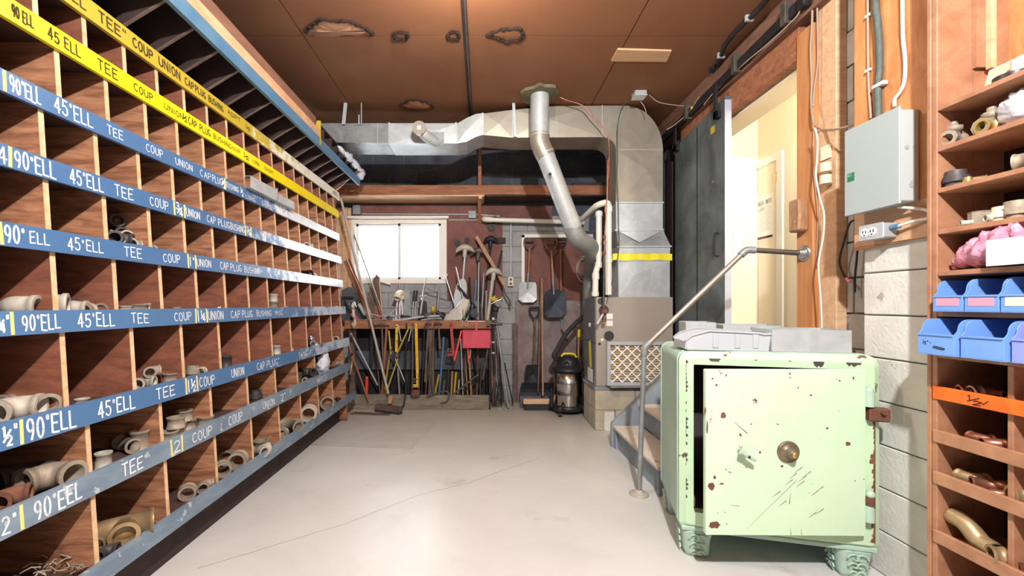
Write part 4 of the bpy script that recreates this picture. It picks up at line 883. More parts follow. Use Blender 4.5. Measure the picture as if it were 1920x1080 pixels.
for i, (lab, mt) in enumerate((('light blue storage bin with scribbled marks, leftmost on the lower bin shelf', 'bin_blue'), ('light blue storage bin, second on the lower bin shelf', 'bin_blue'), ('violet-blue storage bin, third on the lower bin shelf', 'bin_violet'))):
    x0 = 1.612+(.0 if i == 0 else .012*i)
    o = bin_(x0, y-.122, y-.004, 1.0705, .26, .075, .128, mt, lab, G2)
    if i == 0:
        t = B(); letters(t, 'h"-', (x0-.0006, y-.02, 1.105), (0, -1, 0), (0, 0, 1), .03, .016, 'ink_black', .16); 
        t.tube(curve([(x0-.001, y-.055, 1.098), (x0-.001, y-.085, 1.092), (x0-.001, y-.092, 1.096), (x0-.001, y-.06, 1.102)]), .0014, 'ink_black', n=5); put(t, 'scribble', o)
    y -= .127
# things on the shelves: x depth inside, px gives y
def cy(px, X): return X*F/(px-905)
def fr_(kind, r, mt, px, d, z, rz, lab, cat='fitting', rx=0): X = XC0+d; return fit(kind, r, mt, (X, cy(px, X), z+.0006), rz, lab, cat, rx=rx)
fr_('valve', .026, 'cast', 1788, .06, ZS[1], 1.9, 'dusty brass valve body at the left end of the top cabinet shelf', 'valve')
fr_('valve', .026, 'cast', 1860, .06, ZS[1], 1.57, 'brass valve with a bright hexagonal mouth beside the plastic bag', 'valve')
fr_('facering', .022, 'brass', 1848, .03, ZS[1], 1.57, 'bright brass hexagonal ring in front of the valve', 'fitting')
X = XC0+.08
b = B(); b.ball((X, cy(1925, X), ZS[1]+.058), .06, 'clear_plastic', n=20, k=14, jit=.35, sc=(.9, 1.1, 1.0), seed=4, freq=6); put(b, 'plastic_bag', label='clear plastic bag bulging at the right of the top cabinet shelf', cat='bag')
fr_('union', .030, 'cast_dark', 1792, .04, ZS[2], 0, 'dark grey threaded union with a bright band, second cabinet shelf', 'fitting')
fr_('union', .012, 'brass', 1815, .04, ZS[2], 0, 'tiny brass fitting right of the dark union', 'fitting')
fr_('pipe', .010, 'bronze', 1838, .06, ZS[2], .6, 'small bronze tube lying in the middle of the second cabinet shelf', 'fitting')
fr_('facering', .024, 'cast', 1915, .03, ZS[2], .4, 'grey ring at the right edge of the second cabinet shelf', 'fitting')
b = B(); X = XC0+.07; b.lathe([(0, 0), (.036, 0), (.036, .018), (.030, .02), (.030, .045), (.032, .05), (.0, .05)], 'cast', n=8, T=Matrix.Translation((X, cy(1838, X), ZS[3]+.001)), smooth=False); put(b, 'hex_cap', label='large grey hexagonal cap on the third cabinet shelf', cat='fitting')
fr_('union', .026, 'cream_plastic', 1880, .05, ZS[3], 0, 'tan hexagonal union right of the grey cap', 'fitting')
fr_('union', .032, 'cast', 1908, .06, ZS[3], .3, 'grey bored plug at the right of the third cabinet shelf', 'fitting')
fr_('facering', .012, 'cast_pale', 1852, .012, ZS[3], 1.2, 'small pale ring standing before the grey cap', 'fitting')
fr_('pipe', .009, 'cast_pale', 1812, .012, ZS[3], 1.0, 'little pale tube left of the small ring', 'fitting')
fr_('ring', .014, 'rust', 1778, .10, ZS[3], 0, 'small brown cap in the left corner of the third cabinet shelf', 'fitting')
# pink wrap and white carton on the fourth shelf
b = B(); X = 1.74
pts = [(1784, 485, .012), (1800, 468, .04), (1830, 455, .062), (1860, 442, .075), (1895, 435, .085), (1930, 430, .09)]
rings = []
prof = []
for px, py, r in pts:
    q = Vector((X+.01, cy(px, X), ZS[4]+.004+r*.95)); prof.append((q, r))
vs = []; n = 40; fine = curve([q for q, r in prof], 7); rr_ = [prof[min(i//7, 5)][1]+(prof[min(i//7+1, 5)][1]-prof[min(i//7, 5)][1])*(i % 7)/7 for i in range(len(fine))]; prof = list(zip(fine, rr_))
for i, (q, r) in enumerate(prof):
    for j in range(n):
        a = 2*PI*j/n; k = 1+.30*noise.noise(Vector((i*.30, math.cos(a)*1.6, math.sin(a)*1.6)))+.13*noise.noise(Vector((i*.9, math.cos(a)*5, math.sin(a)*5)))
        vs.append((q.x+math.cos(a)*r*.75*k, q.y+.01*noise.noise(Vector((a*2, i, 3))), max(ZS[4]+.002, q.z+math.sin(a)*r*.78*k)))
b.add(vs, [(i*n+j, i*n+(j+1) % n, (i+1)*n+(j+1) % n, (i+1)*n+j) for i in range(len(prof)-1) for j in range(n)]+[tuple(range(n)), tuple(range((len(prof)-1)*n, len(prof)*n))], 'foam_pink', True)
put(b, 'bubble_wrap', label='crumpled pink bubble wrap spilling from the fourth cabinet shelf', cat='wrap')
b = B(); X = 1.668; b.box((X, cy(1960, X), ZS[4]+.002), (X+.006, cy(1848, X), ZS[4]+.088), 'white_box', bev=.001); put(b, 'white_carton', label='flat white foam carton leaning in front of the pink bubble wrap', cat='carton')
# top of the cabinet shelf
X = 1.80; b = B(); y0, y1 = cy(1876, X), cy(1838, X); zt_ = ZS[0]+.001
b.prism([(X+.03, y0, zt_), (X, y1, zt_), (X+.02, y1-.01, zt_+.10), (X+.05, y0, zt_+.115)], (.012, 0, 0), 'pine_light'); put(b, 'wood_offcut', label='pale wood offcut standing on the topmost cabinet shelf', cat='wood')
X = 1.82; b = B(); b.tube([(X, cy(1902, X), zt_), (X, cy(1902, X), zt_+.045)], .05, 'black_plastic', n=24, ri=.034); put(b, 'tape_roll', label='black tape roll at the right of the topmost cabinet shelf', cat='tape')
X = 1.86; b = B(); b.tube([(X-.02, cy(1945, X), zt_), (X-.02, cy(1945, X), zt_+.09)], .045, 'white_plastic', n=24, ri=.03); put(b, 'tape_roll', label='white roll at the frame edge of the topmost cabinet shelf', cat='tape')
# copper fittings in the lower cells
lw = [z+.02 for z in low]
fr_('facering', .020, 'copper', 1806, .02, lw[0], 1.2, 'left copper ring above the orange strip', 'fitting', )
fr_('facering', .022, 'copper', 1829, .02, lw[0], 1.3, 'second copper ring above the orange strip', 'fitting')
fr_('elbow', .018, 'copper', 1852, .05, lw[0], .4, 'dark copper elbow above the orange strip', 'fitting')
fr_('pipe', .016, 'copper', 1870, .05, lw[0], 2.2, 'short copper tube right of the copper elbow', 'fitting')
fr_('elbow', .014, 'copper', 1909, .04, lw[0], 1.3, 'copper elbow right of the lower divider, above the orange strip', 'fitting')
fr_('elbow', .018, 'copper', 1836, .05, lw[1], 1.2, 'bright copper elbow in the row under the orange strip', 'fitting'); fr_('pipe', .018, 'copper', 1862, .04, lw[1], 1.2, 'long copper tube in the row under the orange strip', 'fitting')
fr_('elbow', .022, 'bronze', 1824, .05, lw[2], 1.5, 'tan copper elbow, second row under the orange strip', 'fitting'); fr_('tee', .020, 'copper', 1852, .06, lw[2], 1.0, 'copper tee, second row under the orange strip', 'fitting'); fr_('pipe', .014, 'copper', 1872, .03, lw[2], 1.1, 'bright copper tube, second row under the orange strip', 'fitting')
fr_('facering', .026, 'bronze', 1908, .04, lw[2], 1.2, 'bronze ring right of the divider, second row under the orange strip', 'fitting')
X = XC0+.05; z = lw[3]+.03
b = B(); pp = [(X, cy(1785, X), z+.055), (X, cy(1812, X), z+.045), (X, cy(1838, X), z+.008), (X-.005, cy(1868, X), z), ]
b.tube(curve(pp), .030, 'bronze', n=18, ri=.025); put(b, 'pipe_bend', label='long tan sweep bend in the third row under the orange strip', cat='fitting')
fr_('facering', .028, 'bronze', 1871, .02, lw[3], 1.1, 'tan ring at the mouth of the long sweep bend', 'fitting'); fr_('facering', .018, 'copper', 1916, .04, lw[3], 1.2, 'copper ring right of the divider, third row under the orange strip', 'fitting')

# ================================================================ ELECTRICS ON THE PILASTER
XP = 1.850
b = B(); y0, y1 = XP*F/(1758-905), XP*F/(1608-905)
zb0 = CAMZ+(571-444)*XP/843; zb1 = CAMZ+(571-470)*XP/712
b.prism([(XP-.016, y0-.01, 1.532), (XP-.016, y1, 1.515), (XP-.016, y1, CZ-.006), (XP-.016, y0-.01, CZ-.006)], (.012, 0, 0), 'fir_ply'); ply = put(b, 'plywood_backboard', label='orange-grained plywood board behind the electrical panel', cat='panel')
b = B(); b.box((XP-.020, y0, 1.53), (XP-.0165, y1-.005, 1.69), 'tan_board'); put(b, 'backing_strip', ply, 'brown strip at the bottom of the board')
XE = XP-.018
ep = thing('electrical_panel', (1.80, 1.95, 1.7), 'pale grey-green electrical panel box on the plywood board', 'electrical panel')
# box corners: near right edge px 1724, front face from 1683 to 1582
xf_ = 1.742; ya = XE*F/(1724-905); yb_ = xf_*F/(1583-905)
ya = 1.745; z0_, z1_ = 1.655, 2.085
ya = xf_*F/(1684-905); 
b = B(); b.box((xf_+.010, ya, 1.684), (XE, yb_-.01, 2.07), 'panel_side', bev=.004); put(b, 'enclosure', ep)
b = B(); b.box((xf_, ya-.006, 1.672), (xf_+.010, yb_, 2.082), 'panel_grey', bev=.003); cv = put(b, 'cover', ep)
b = B(); b.box((xf_-.001, xf_*F/(1602-905), 1.832), (xf_, xf_*F/(1589-905), 1.872), 'green_label'); put(b, 'maker_label', cv)
b = B(); letters(b, 'GS', (xf_-.0013, xf_*F/(1590-905), 1.857), (0, -1, 0), (0, 0, 1), .02, .010, 'white_paint', .2, .2); put(b, 'lettering', cv)
for px, z, r in ((1699, 1.91, .010), (1714, 1.91, .010), (1709, 1.755, .015)):
    X = xf_+.002+(px-1684)/40*.09; b = B(); b.tube([(X, ya+.001, z), (X, ya-.002, z)], r, 'galv', n=16); put(b, 'knockout', ep)
def cable(name, pts, r, mat, lab, cat='cable', parent=None, flat=1.0):
    b = B(); b.tube(curve([Vector(p) for p in pts], 6), r, mat, n=8, flat=flat); return put(b, name, parent, None if parent else lab, None if parent else cat)
def wp(px, py, X): Y = X*F/(px-905); return (X, Y, CAMZ-(py-571)*Y/F)
def wl(pts, X): return [wp(x, y, X) for x, y in pts]
XW = XP-.024
up = lambda pts, X: wl(pts, X)
c1 = thing('thin_cable', (XW, 2.0, 2.1), 'thin white cable stapled down the plywood left of the green cable', 'cable')
b = B(); b.tube(curve(wl([(1627, -60), (1627, 30), (1628, 130), (1630, 180), (1633, 222)], XW)), .005, 'wire_tan', n=8); put(b, 'cable', c1)
for py in (29, 132):
    q = Vector(wp(1628, py, XW)); b = B(); b.box(q-Vector((.007, .014, .006)), q+Vector((.006, .014, .006)), 'white_plastic', bev=.002); put(b, 'staple', c1)
c2 = thing('service_cable', (XW, 1.9, 2.1), 'thick dark green-grey armoured cable entering the panel top', 'cable')
b = B(); b.tube(curve(wl([(1640, -60), (1642, 10), (1648, 70), (1649, 130), (1646, 165), (1647, 222)], XW-.008)), .014, 'cable_green', n=12); put(b, 'cable', c2)
q = Vector(wp(1648, 160, XW-.008)); b = B(); b.box(q-Vector((.014, .032, .009)), q+Vector((.012, .022, .007)), 'white_plastic', bev=.002); put(b, 'strap', c2)
cable('white_cable', wl([(1691, -60), (1692, 0), (1693, 70), (1697, 110), (1696, 150), (1688, 172), (1678, 186), (1677, 200)], XW-.004), .007, 'pvc', 'thick white cable curving into the panel top right')
# outlet box below
ox = thing('surface_outlet', (1.78, 1.95, 1.57), 'grey surface outlet box with two sockets below the electrical panel', 'outlet')
Xo = 1.765; y0, y1 = Xo*F/(1656-905), Xo*F/(1612-905)
b = B(); b.box((Xo, y0, 1.548), (XP-.021, y1, 1.612), 'galv', bev=.004); put(b, 'box', ox)
b = B(); b.box((Xo-.003, y0-.002, 1.545), (Xo, y1+.002, 1.615), 'galv', bev=.001); fp = put(b, 'cover_plate', ox)
for px in (1623, 1637):
    y = Xo*F/(px-905); b = B(); b.tube([(Xo-.003, y, 1.58), (Xo-.006, y, 1.58)], .020, 'white_plastic', n=18)
    for dy in (-.007, .007): b.box((Xo-.0075, y+dy-.0018, 1.577), (Xo-.006, y+dy+.0018, 1.590), 'black_plastic')
    b.tube([(Xo-.006, y, 1.568), (Xo-.0075, y, 1.568)], .004, 'black_plastic', n=8); put(b, 'socket', fp)
b = B(); b.tube([(1.80, y0, 1.588), (1.80, y0-.035, 1.590)], .012, 'blue_dark', n=10); put(b, 'connector', ox)
b = B(); b.tube(curve([(1.80, y0-.03, 1.59), (1.81, y0-.09, 1.60), (1.826, y0-.14, 1.605), (1.822, y0-.12, 1.64), (1.79, y0-.04, 1.67)]), .006, 'pvc', n=8); put(b, 'cord', ox)
cable('cut_cable', wl([(1610, 412), (1594, 418), (1582, 455), (1574, 490), (1582, 515), (1588, 523)], 2.02), .005, 'black_rubber', 'black cut cable curving over the grey blocks with a red tip')
q = wl([(1587, 522), (1594, 529)], 2.02); b = B(); b.tube(q, .008, 'label_pink', n=8); put(b, 'wire_connector', label='small pinkish cap on the end of the cut black cable', cat='cap')
cable('cut_cable', wl([(1609, 450), (1606, 490), (1603, 520), (1603, 548)], 2.04), .005, 'black_rubber', 'straight short black cable hanging under the outlet')
# wires down the door post
XQ = 1.975
w1 = [(1522, -50), (1523, 30), (1520, 90), (1522, 150), (1521, 190), (1524, 220), (1530, 237), (1545, 243), (1575, 240), (1604, 229)]
def wy(pts, Y): return [tuple(P(x, y, Y)) for x, y in pts]
cable('post_wire', wy(w1[:5], 2.49)+wy(w1[5:8], 2.45)+[wp(1575, 241, 1.92), (1.90, 2.00, 2.15)], .006, 'wire_tan', 'brownish wire running down the door post and across to the panel')
cable('post_wire', wy([(1531, -50), (1533, 60), (1533, 120), (1527, 165), (1524, 200)], 2.47), .005, 'wire_tan', 'second brown wire curving beside the first on the door post')
cable('post_wire', wy([(1528, 240), (1533, 262), (1532, 300), (1530, 330), (1537, 370), (1545, 400), (1544, 440), (1536, 485), (1535, 510), (1539, 560), (1541, 600), (1541, 625)], 2.36), .005, 'pvc', 'white wire hanging down the door post to the safe top')
cable('post_wire', wy([(1526, 245), (1524, 300), (1533, 400), (1531, 480), (1533, 500)], 2.48), .003, 'wire_tan', 'very thin brown wire behind the white wire')
b = B(); q = P(1507, 405, 2.56); b.box((1.925, 2.53, 1.70), (1.984, 2.625, 1.90), 'handle_wood', bev=.01); wbk = put(b, 'wooden_block', label='stained wooden block screwed to the door post', cat='block')
for z in (1.76, 1.86):
    b = B(); b.tube([(1.925, 2.56, z), (1.921, 2.56, z)], .006, 'steel', n=8); put(b, 'screw', wbk)
for i, z in enumerate((2.015, 1.945)):
    b = B(); b.tube([(1.98, 2.40, z), (1.98, 2.40, z+.050)], .030, 'cream_plastic', n=14); put(b, 'insulator', label=['upper small beige cylinder fixed on the door post', 'lower small beige cylinder fixed on the door post'][i], cat='insulator')
b = B(); q = P(1536, 262, 2.4); b.box((2.005, 2.40, 2.10), (2.013, 2.47, 2.18), 'label_cream'); put(b, 'paper_tag', label='yellowed paper tag on the door post under the wires', cat='tag')
# ================================================================ FURNACE, DUCTS, FLUE
bs_ = thing('block_plinth', (1.5, 4.4, 0), 'plinth of tan concrete blocks under the furnace', 'plinth')
PY0, PY1, PX0, PX1 = 4.13, 4.60, 1.115, 1.92
random.seed(12)
for r, z in enumerate((0, .2)):
    b0 = .0 if r else -.2
    u = PX0+b0
    while u < PX1:
        a, c = max(u, PX0), min(u+.40, PX1)
        if c-a > .03:
            for (y0, y1) in ((PY0, PY0+.19), (PY1-.20, PY1)):
                b = B(); b.box((a+.003, y0+random.uniform(-.004, .004), z+.001), (c-.003, y1, z+.198), 'block_tan', bev=.005); put(b, 'block', bs_)
        u += .40
    b = B(); b.box((PX0+.001, PY0+.193, z+.001), (PX0+.19, PY1-.203, z+.198), 'block_tan', bev=.005); put(b, 'block', bs_)
b = B(); b.box((PX0+.09, PY0-.014, 0), (PX0+.19, PY0-.005, .185), 'block_paint', bev=.002); put(b, 'shim_board', bs_)
b = B(); b.box((PX0-.005, PY0-.006, .40), (PX1, PY1, .438), 'galv_dull', bev=.003); put(b, 'top_slab', bs_)
fu = thing('furnace', (1.5, 4.35, .44), 'taupe metal gas furnace cabinet with air filter on its side', 'furnace')
FX0, FX1, FY0, FY1, FZ0, FZ1 = 1.125, 1.89, 4.13, 4.57, .44, 1.324
b = B(); b.box((FX0+.001, FY0, FZ0), (FX1, FY1, FZ1), 'furnace', bev=.004); put(b, 'cabinet', fu)
b = B(); b.box((FX0-.010, FY0+.006, FZ0+.0), (FX0, FY1-.01, .86), 'furnace_side', bev=.003); put(b, 'lower_panel', fu, 'dark grey lower front panel')
b = B(); b.box((FX0-.010, FY0+.006, .868), (FX0, FY1-.01, FZ1-.004), 'furnace_side', bev=.003); put(b, 'upper_panel', fu)
fy = FY0-.001
def hole(px, py, r, mat, nm, d=.002):
    q = P(px, py, FY0); b = B(); b.tube([(q.x, FY0, q.z), (q.x, FY0-d, q.z)], r, mat, n=20); return put(b, nm, fu)
hole(1142, 630, .050, 'furnace_dark', 'knockout_cover'); hole(1127, 565, .034, 'furnace_dark', 'knockout_cover'); hole(1124, 645, .014, 'furnace_dark', 'knockout_hole'); hole(1129, 637, .014, 'label_cream', 'plug'); hole(1132, 582, .05, 'furnace_dark', 'pipe_opening')
for px, py in ((1160, 561), (1253, 566), (1160, 597), (1158, 634)): hole(px, py, .004, 'steel', 'screw', .004)
b = B()
for py in (588, 601):
    q = P(1137, py, FY0); b.box((q.x, FY0-.003, q.z-.055), (q.x+.062, FY0, q.z+.0), 'paper')
put(b, 'instruction_label', fu, 'white instruction labels')
# side labels
b = B(); y0 = 4.25; b.prism([(FX0-.0125, 4.26, .60), (FX0-.0125, 4.34, .60), (FX0-.0125, 4.37, .86), (FX0-.0125, 4.30, .88)], (.002, 0, 0), 'yellow_plastic'); put(b, 'energy_label', fu, 'yellow energy label')
b = B(); b.box((FX0-.0125, 4.22, .46), (FX0-.0105, 4.40, .59), 'paper')
for k in range(5): b.box((FX0-.0132, 4.23, .475+k*.022), (FX0-.0124, 4.38, .479+k*.022), 'paper_lines')
put(b, 'rating_plate', fu, 'white printed rating plate')
b = B(); b.box((FX0-.02, 4.30, 1.02), (FX0-.010, 4.35, 1.06), 'white_plastic', bev=.003); put(b, 'switch_plate', fu)
# filter on the side
q0 = P(1136, 722, 4.12); q1 = P(1262, 640, 4.12)
fx0, fx1, fz0, fz1 = q0.x, 1.885, .452, .885
fl = thing('air_filter', ((fx0+fx1)/2, 4.10, fz0), 'large pleated air filter with white diamond lattice in a grey frame', 'filter')
b = B()
for lo, hi in (((fx0, 4.075, fz0), (fx1, 4.128, fz0+.035)), ((fx0, 4.075, fz1-.035), (fx1, 4.128, fz1)), ((fx0, 4.075, fz0+.035), (fx0+.035, 4.128, fz1-.035)), ((fx1-.035, 4.075, fz0+.035), (fx1, 4.128, fz1-.035))): b.box(lo, hi, 'filter_frame', bev=.003)
put(b, 'frame', fl)
b = B(); n = 15; ax0, ax1, az0, az1 = fx0+.035, fx1-.035, fz0+.035, fz1-.035; vs = []
for i in range(n*2+1):
    z = az0+(az1-az0)*i/(n*2); y = 4.097 if i % 2 else 4.126; vs += [(ax0, y, z), (ax1, y, z)]
b.add(vs, [(2*i, 2*i+1, 2*i+3, 2*i+2) for i in range(n*2)], 'filter_paper'); put(b, 'pleated_media', fl)
b = B(); st = .096; wd = .0065
def clipseg(x0, z0, dx):
    pts = []
    # line of slope +-1 through (x0,z0), clipped to the window
    t0 = 0; t1 = az1-az0
    xa, xb_ = x0, x0+dx*t1
    za, zb_ = az0, az1
    if dx > 0:
        if xa < ax0: za += ax0-xa; xa = ax0
        if xb_ > ax1: zb_ -= xb_-ax1; xb_ = ax1
    else:
        if xa > ax1: za += xa-ax1; xa = ax1
        if xb_ < ax0: zb_ -= ax0-xb_; xb_ = ax0
    if zb_-za > .01: return (xa, za), (xb_, zb_)
H_ = az1-az0; k = -H_
while k < ax1-ax0+H_:
    for dx in (1, -1):
        sg = clipseg(ax0+k, az0, dx)
        if sg:
            (xa, za), (xb_, zb_) = sg; nx = wd*.7
            b.prism([(xa-nx, 4.092+.001*dx, za+nx*dx), (xa+nx, 4.092+.001*dx, za-nx*dx), (xb_+nx, 4.092+.001*dx, zb_-nx*dx), (xb_-nx, 4.092+.001*dx, zb_+nx*dx)], (0, .003, 0), 'filter_white')
    k += st
put(b, 'lattice', fl)
b = B(); b.box((fx0+.03, 4.05, .438), (fx1-.02, 4.13, .450), 'galv_dull', bev=.002); put(b, 'filter_rail', fl)
# ducts. front face plane y=4.15
DYF = 4.15; DYB = 4.48
def D(px, py, Y=DYF): v = P(px, py, Y); return (v.x, v.z)
dt = thing('supply_duct', (1.6, 4.35, 1.33), 'large galvanized sheet-metal duct rising from the furnace and bending left under the ceiling', 'duct')
def duct_section(name, outline, y0, y1, mat, crease=None, seams=(), dep=.006, parent=dt):
    """a duct piece; outline in (x, z), with cross-broken face panels raised along crease lines"""
    b = B(); n = len(outline); cx = sum(p[0] for p in outline)/n; cz = sum(p[1] for p in outline)/n
    vs = [(x, y0, z) for x, z in outline]+[(x, y1, z) for x, z in outline]
    b.add(vs, [(i, (i+1) % n, (i+1) % n+n, i+n) for i in range(n)]+[tuple(range(n, 2*n))], mat)
    if crease: b.add([(x, y0, z) for x, z in outline]+[(crease[0], y0-dep, crease[1])], [(i, (i+1) % n, n) for i in range(n)], mat)
    else: b.add(vs[:n], [tuple(range(n))[::-1]], mat)
    b.fix = True
    return put(b, name, parent)
def band(px0, py0, px1, py1, w_=.012, d=.008, mat='galv', nm='seam_band', Y=DYF):
    a = Vector(P(px0, py0, Y)); c = Vector(P(px1, py1, Y)); b = B(); dd = (c-a).normalized(); nn = Vector((-dd.z, 0, dd.x))*w_/2
    b.prism([a-nn, c-nn, c+nn, a+nn], (0, -d, 0), mat); return put(b, nm, dt)
duct_section('plenum', [D(1160, 557), D(1256, 557), D(1256, 489), D(1159, 489)], DYF, DYB, 'galv', D(1190, 515), dep=.014)
duct_section('plenum_collar', [D(1159, 489), D(1256, 489), D(1257, 462), D(1160, 462)], DYF+.002, DYB, 'galv')
duct_section('taper', [D(1160, 462), D(1258, 462), D(1243, 431), D(1155, 431)], DYF, DYB, 'galv_dull', D(1205, 445), dep=-.012)
b = B(); z0 = D(1200, 488)[1]; z1 = D(1200, 476)[1]; x0 = D(1148, 480)[0]; x1 = D(1259, 480)[0]
pts = [(x0+(x1-x0)*i/14, DYF-.012-.003*math.sin(i*1.9), z0+.004*math.sin(i*1.3)) for i in range(15)]
b.add(pts+[(x, y, z1+.004*math.sin(i*2.1)) for i, (x, y, z) in enumerate(pts)], [(i, i+1, i+16, i+15) for i in range(14)], 'tape_yellow')
b.add([pts[0], (x0, DYB, z0), (x0, DYB, z1), (pts[0][0], pts[0][1], z1)], [(0, 1, 2, 3)], 'tape_yellow'); put(b, 'yellow_tape', dt, 'crinkled yellow tape band')
duct_section('riser', [D(1155, 431), D(1243, 431), D(1243, 381), D(1155, 381)], DYF, DYB, 'galv', D(1199, 455), dep=.010)
duct_section('riser', [D(1155, 380), D(1243, 380), D(1243, 281), D(1155, 281)], DYF, DYB, 'galv_warm', D(1213, 320), dep=.012)
# elbow: outer arc from (1243,281) to (1180,198); inner arc from (1155,281) to (1130,258)
def arcpx(c, rx, ry, a0, a1, n): return [D(c[0]+rx*math.cos(math.radians(a0+(a1-a0)*i/n)), c[1]-ry*math.sin(math.radians(a0+(a1-a0)*i/n))) for i in range(n+1)]
outer = arcpx((1172, 281), 71, 83, 0, 90, 14); inner = arcpx((1128, 281), 27, 24, 90, 0, 8)
b = B(); ol = [D(1155, 281)]+[D(1243, 281)]+outer[1:]+[D(1128, 198)]+inner
poly = []
for p in ol:
    if not poly or (abs(p[0]-poly[-1][0])+abs(p[1]-poly[-1][1]) > 1e-4): poly.append(p)
if abs(poly[0][0]-poly[-1][0])+abs(poly[0][1]-poly[-1][1]) < 1e-4: poly.pop()
b.prism([(x, DYF, z) for x, z in poly], (0, DYB-DYF, 0), 'galv_warm'); put(b, 'elbow', dt)
band(1155, 281, 1243, 281, .006, .004); band(1154, 380, 1244, 380, .016, .008); band(1153, 432, 1244, 431, .018, .010); band(1157, 463, 1259, 462, .014, .010); band(1158, 489, 1257, 488, .012, .008)
duct_section('duct_run', [D(960, 258), D(1128, 257), D(1128, 198), D(1040, 199), D(960, 206)], DYF, DYB, 'galv_warm', D(1025, 222), dep=.010)
duct_section('duct_run', [D(907, 253), D(960, 258), D(960, 206), D(907, 213)], DYF, DYB, 'galv_warm', D(935, 232), dep=.006)
duct_section('offset', [D(857, 269), D(875, 266), D(892, 257), D(907, 252), D(907, 212), D(892, 214), D(876, 221), D(857, 232)], DYF-.003, DYB, 'galv', D(872, 250), dep=.016)
duct_section('duct_run', [D(729, 269), D(857, 269), D(857, 231), D(729, 231)], DYF, DYB, 'galv', D(822, 245), dep=.010)
duct_section('duct_run', [D(598, 267), D(729, 268), D(729, 231), D(598, 231)], DYF, DYB, 'galv_dull')
band(730, 230, 730, 270, .016, .008); band(708, 231, 708, 268, .006, .004); band(855, 230, 856, 270, .016, .010); band(905, 212, 905, 254, .014, .008); band(961, 206, 961, 258, .008, .006)
band(1129, 197, 1129, 258, .006, .004)
b = B(); b.box((D(598, 0)[0]-.004, DYF-.01, D(0, 268)[1]), (D(598, 0)[0], DYB, D(0, 231)[1]), 'yellow_old'); put(b, 'end_flange', dt)
b = B(); b.prism([P(1156, 432, DYF-.012), P(1161, 432, DYF-.012), P(1160, 381, DYF-.012), P(1155, 381, DYF-.012)], (0, .01, 0), 'galv'); put(b, 'corner_flange', dt)
# round takeoff with elbow on the horizontal run
tko = thing('duct_takeoff', (-.4, 4.05, 2.96), 'round galvanized takeoff collar and cap on the front of the horizontal duct', 'duct fitting')
q = P(787, 243, 4.0)
b = B(); b.tube(bend([(q.x+.14, DYF-.01, q.z-.07), (q.x+.06, 4.06, q.z-.05), (q.x, 4.0, q.z), (q.x, 3.97, q.z)], .04), .052, 'galv', n=18); put(b, 'elbow', tko)
b = B(); b.tube([(q.x, 3.985, q.z), (q.x, 3.955, q.z)], .066, 'galv_warm', n=24); put(b, 'cap', tko)
b = B(); b.box((q.x-.018, 3.953, q.z-.018), (q.x+.018, 3.956, q.z+.02), 'paper'); put(b, 'label', tko)
b = B(); b.box((q.x+.08, DYF-.02, q.z-.10), (q.x+.22, DYF-.0102, q.z+.03), 'galv_dull', bev=.002); put(b, 'collar_plate', tko)
# hanger straps
for i, (px, py0, py1, lab, Y, wd_) in enumerate(((648, 182, 233, 'wide grey hanger strap above the left end of the duct', 4.12, .035), (673, 215, 233, 'short thin bright hanger rods above the left end of the duct', 4.12, .012), (963, 187, 256, 'bright angled hanger strap at the duct beside the flue pipe', 4.125, .028))):
    a = P(px, py0, Y); c = P(px-4 if i == 0 else px+(3 if i == 2 else 0), py1, Y)
    a.z = CZ-.002 if i == 0 else min(a.z, CZ-.002)
    b = B(); b.prism([a+Vector((-wd_/2, 0, 0)), a+Vector((wd_/2, 0, 0)), c+Vector((wd_/2, 0, 0)), c+Vector((-wd_/2, 0, 0))], (0, .004, 0), 'galv'); 
    if i == 1: b.box((a.x+.02, Y, c.z), (a.x+.028, Y+.004, CZ-.002), 'galv')
    put(b, 'hanger_strap', label=lab, cat='strap')
# flue
fp = thing('flue_pipe', (.7, 3.95, 1.9), 'galvanized round flue pipe slanting from the furnace up through the ceiling', 'pipe')
YF = 3.93
b = B(); b.tube([P(1012, 178, YF), P(1012, 262, YF)], .088, 'galv', n=26); 
a0 = P(1012, 176, YF); b2_ = P(1012, 255, YF); put(b, 'pipe_section', fp)
b = B(); b.tube(curve([P(1012, 252, YF), P(1012, 266, YF), P(1018, 282, YF), P(1024, 294, YF)], 4), .091, 'galv_warm', n=26); put(b, 'pipe_elbow', fp, 'elbow stained reddish')
b = B(); b.tube([P(1022, 290, YF), P(1075, 428, YF+.12)], .086, 'galv', n=26); put(b, 'pipe_section', fp)
b = B(); b.tube(curve([P(1073, 424, YF+.12), P(1079, 440, YF+.13), P(1090, 452, YF+.16), P(1104, 462, YF+.24), P(1113, 474, YF+.34)], 4), .088, 'galv_dull', n=26); put(b, 'pipe_elbow', fp)
e = P(1113, 474, YF+.34); b = B(); b.tube(bend([e, (e.x+.05, e.y+.22, e.z-.08), (e.x+.12, 4.86, e.z-.20), (e.x+.12, 4.86, .02)], .1), .086, 'galv_dull', n=26); put(b, 'pipe_section', fp)
for (px, py, r) in ((1012, 256, .094), (1021, 287, .0925)):
    q = P(px, py, YF); dd = Vector((0, 0, 1)) if py < 260 else (P(1075, 428, YF+.12)-P(1022, 290, YF)).normalized()
    b = B(); b.tube([q-dd*.006, q+dd*.006], r, 'galv', n=26); put(b, 'joint_ring', fp)
q = P(1031, 327, YF-.088); b = B(); b.tube([q, q+Vector((.0, -.006, 0))], .016, 'ink_black', n=12); put(b, 'damper_hole', fp)
b = B(); q = P(1012, 178, YF); random.seed(4)
ring = [(q.x+math.cos(t)*(.17+random.uniform(-.03, .03)), q.y+math.sin(t)*(.17+random.uniform(-.03, .03)), CZ-.03) for t in [2*PI*i/22 for i in range(22)]]
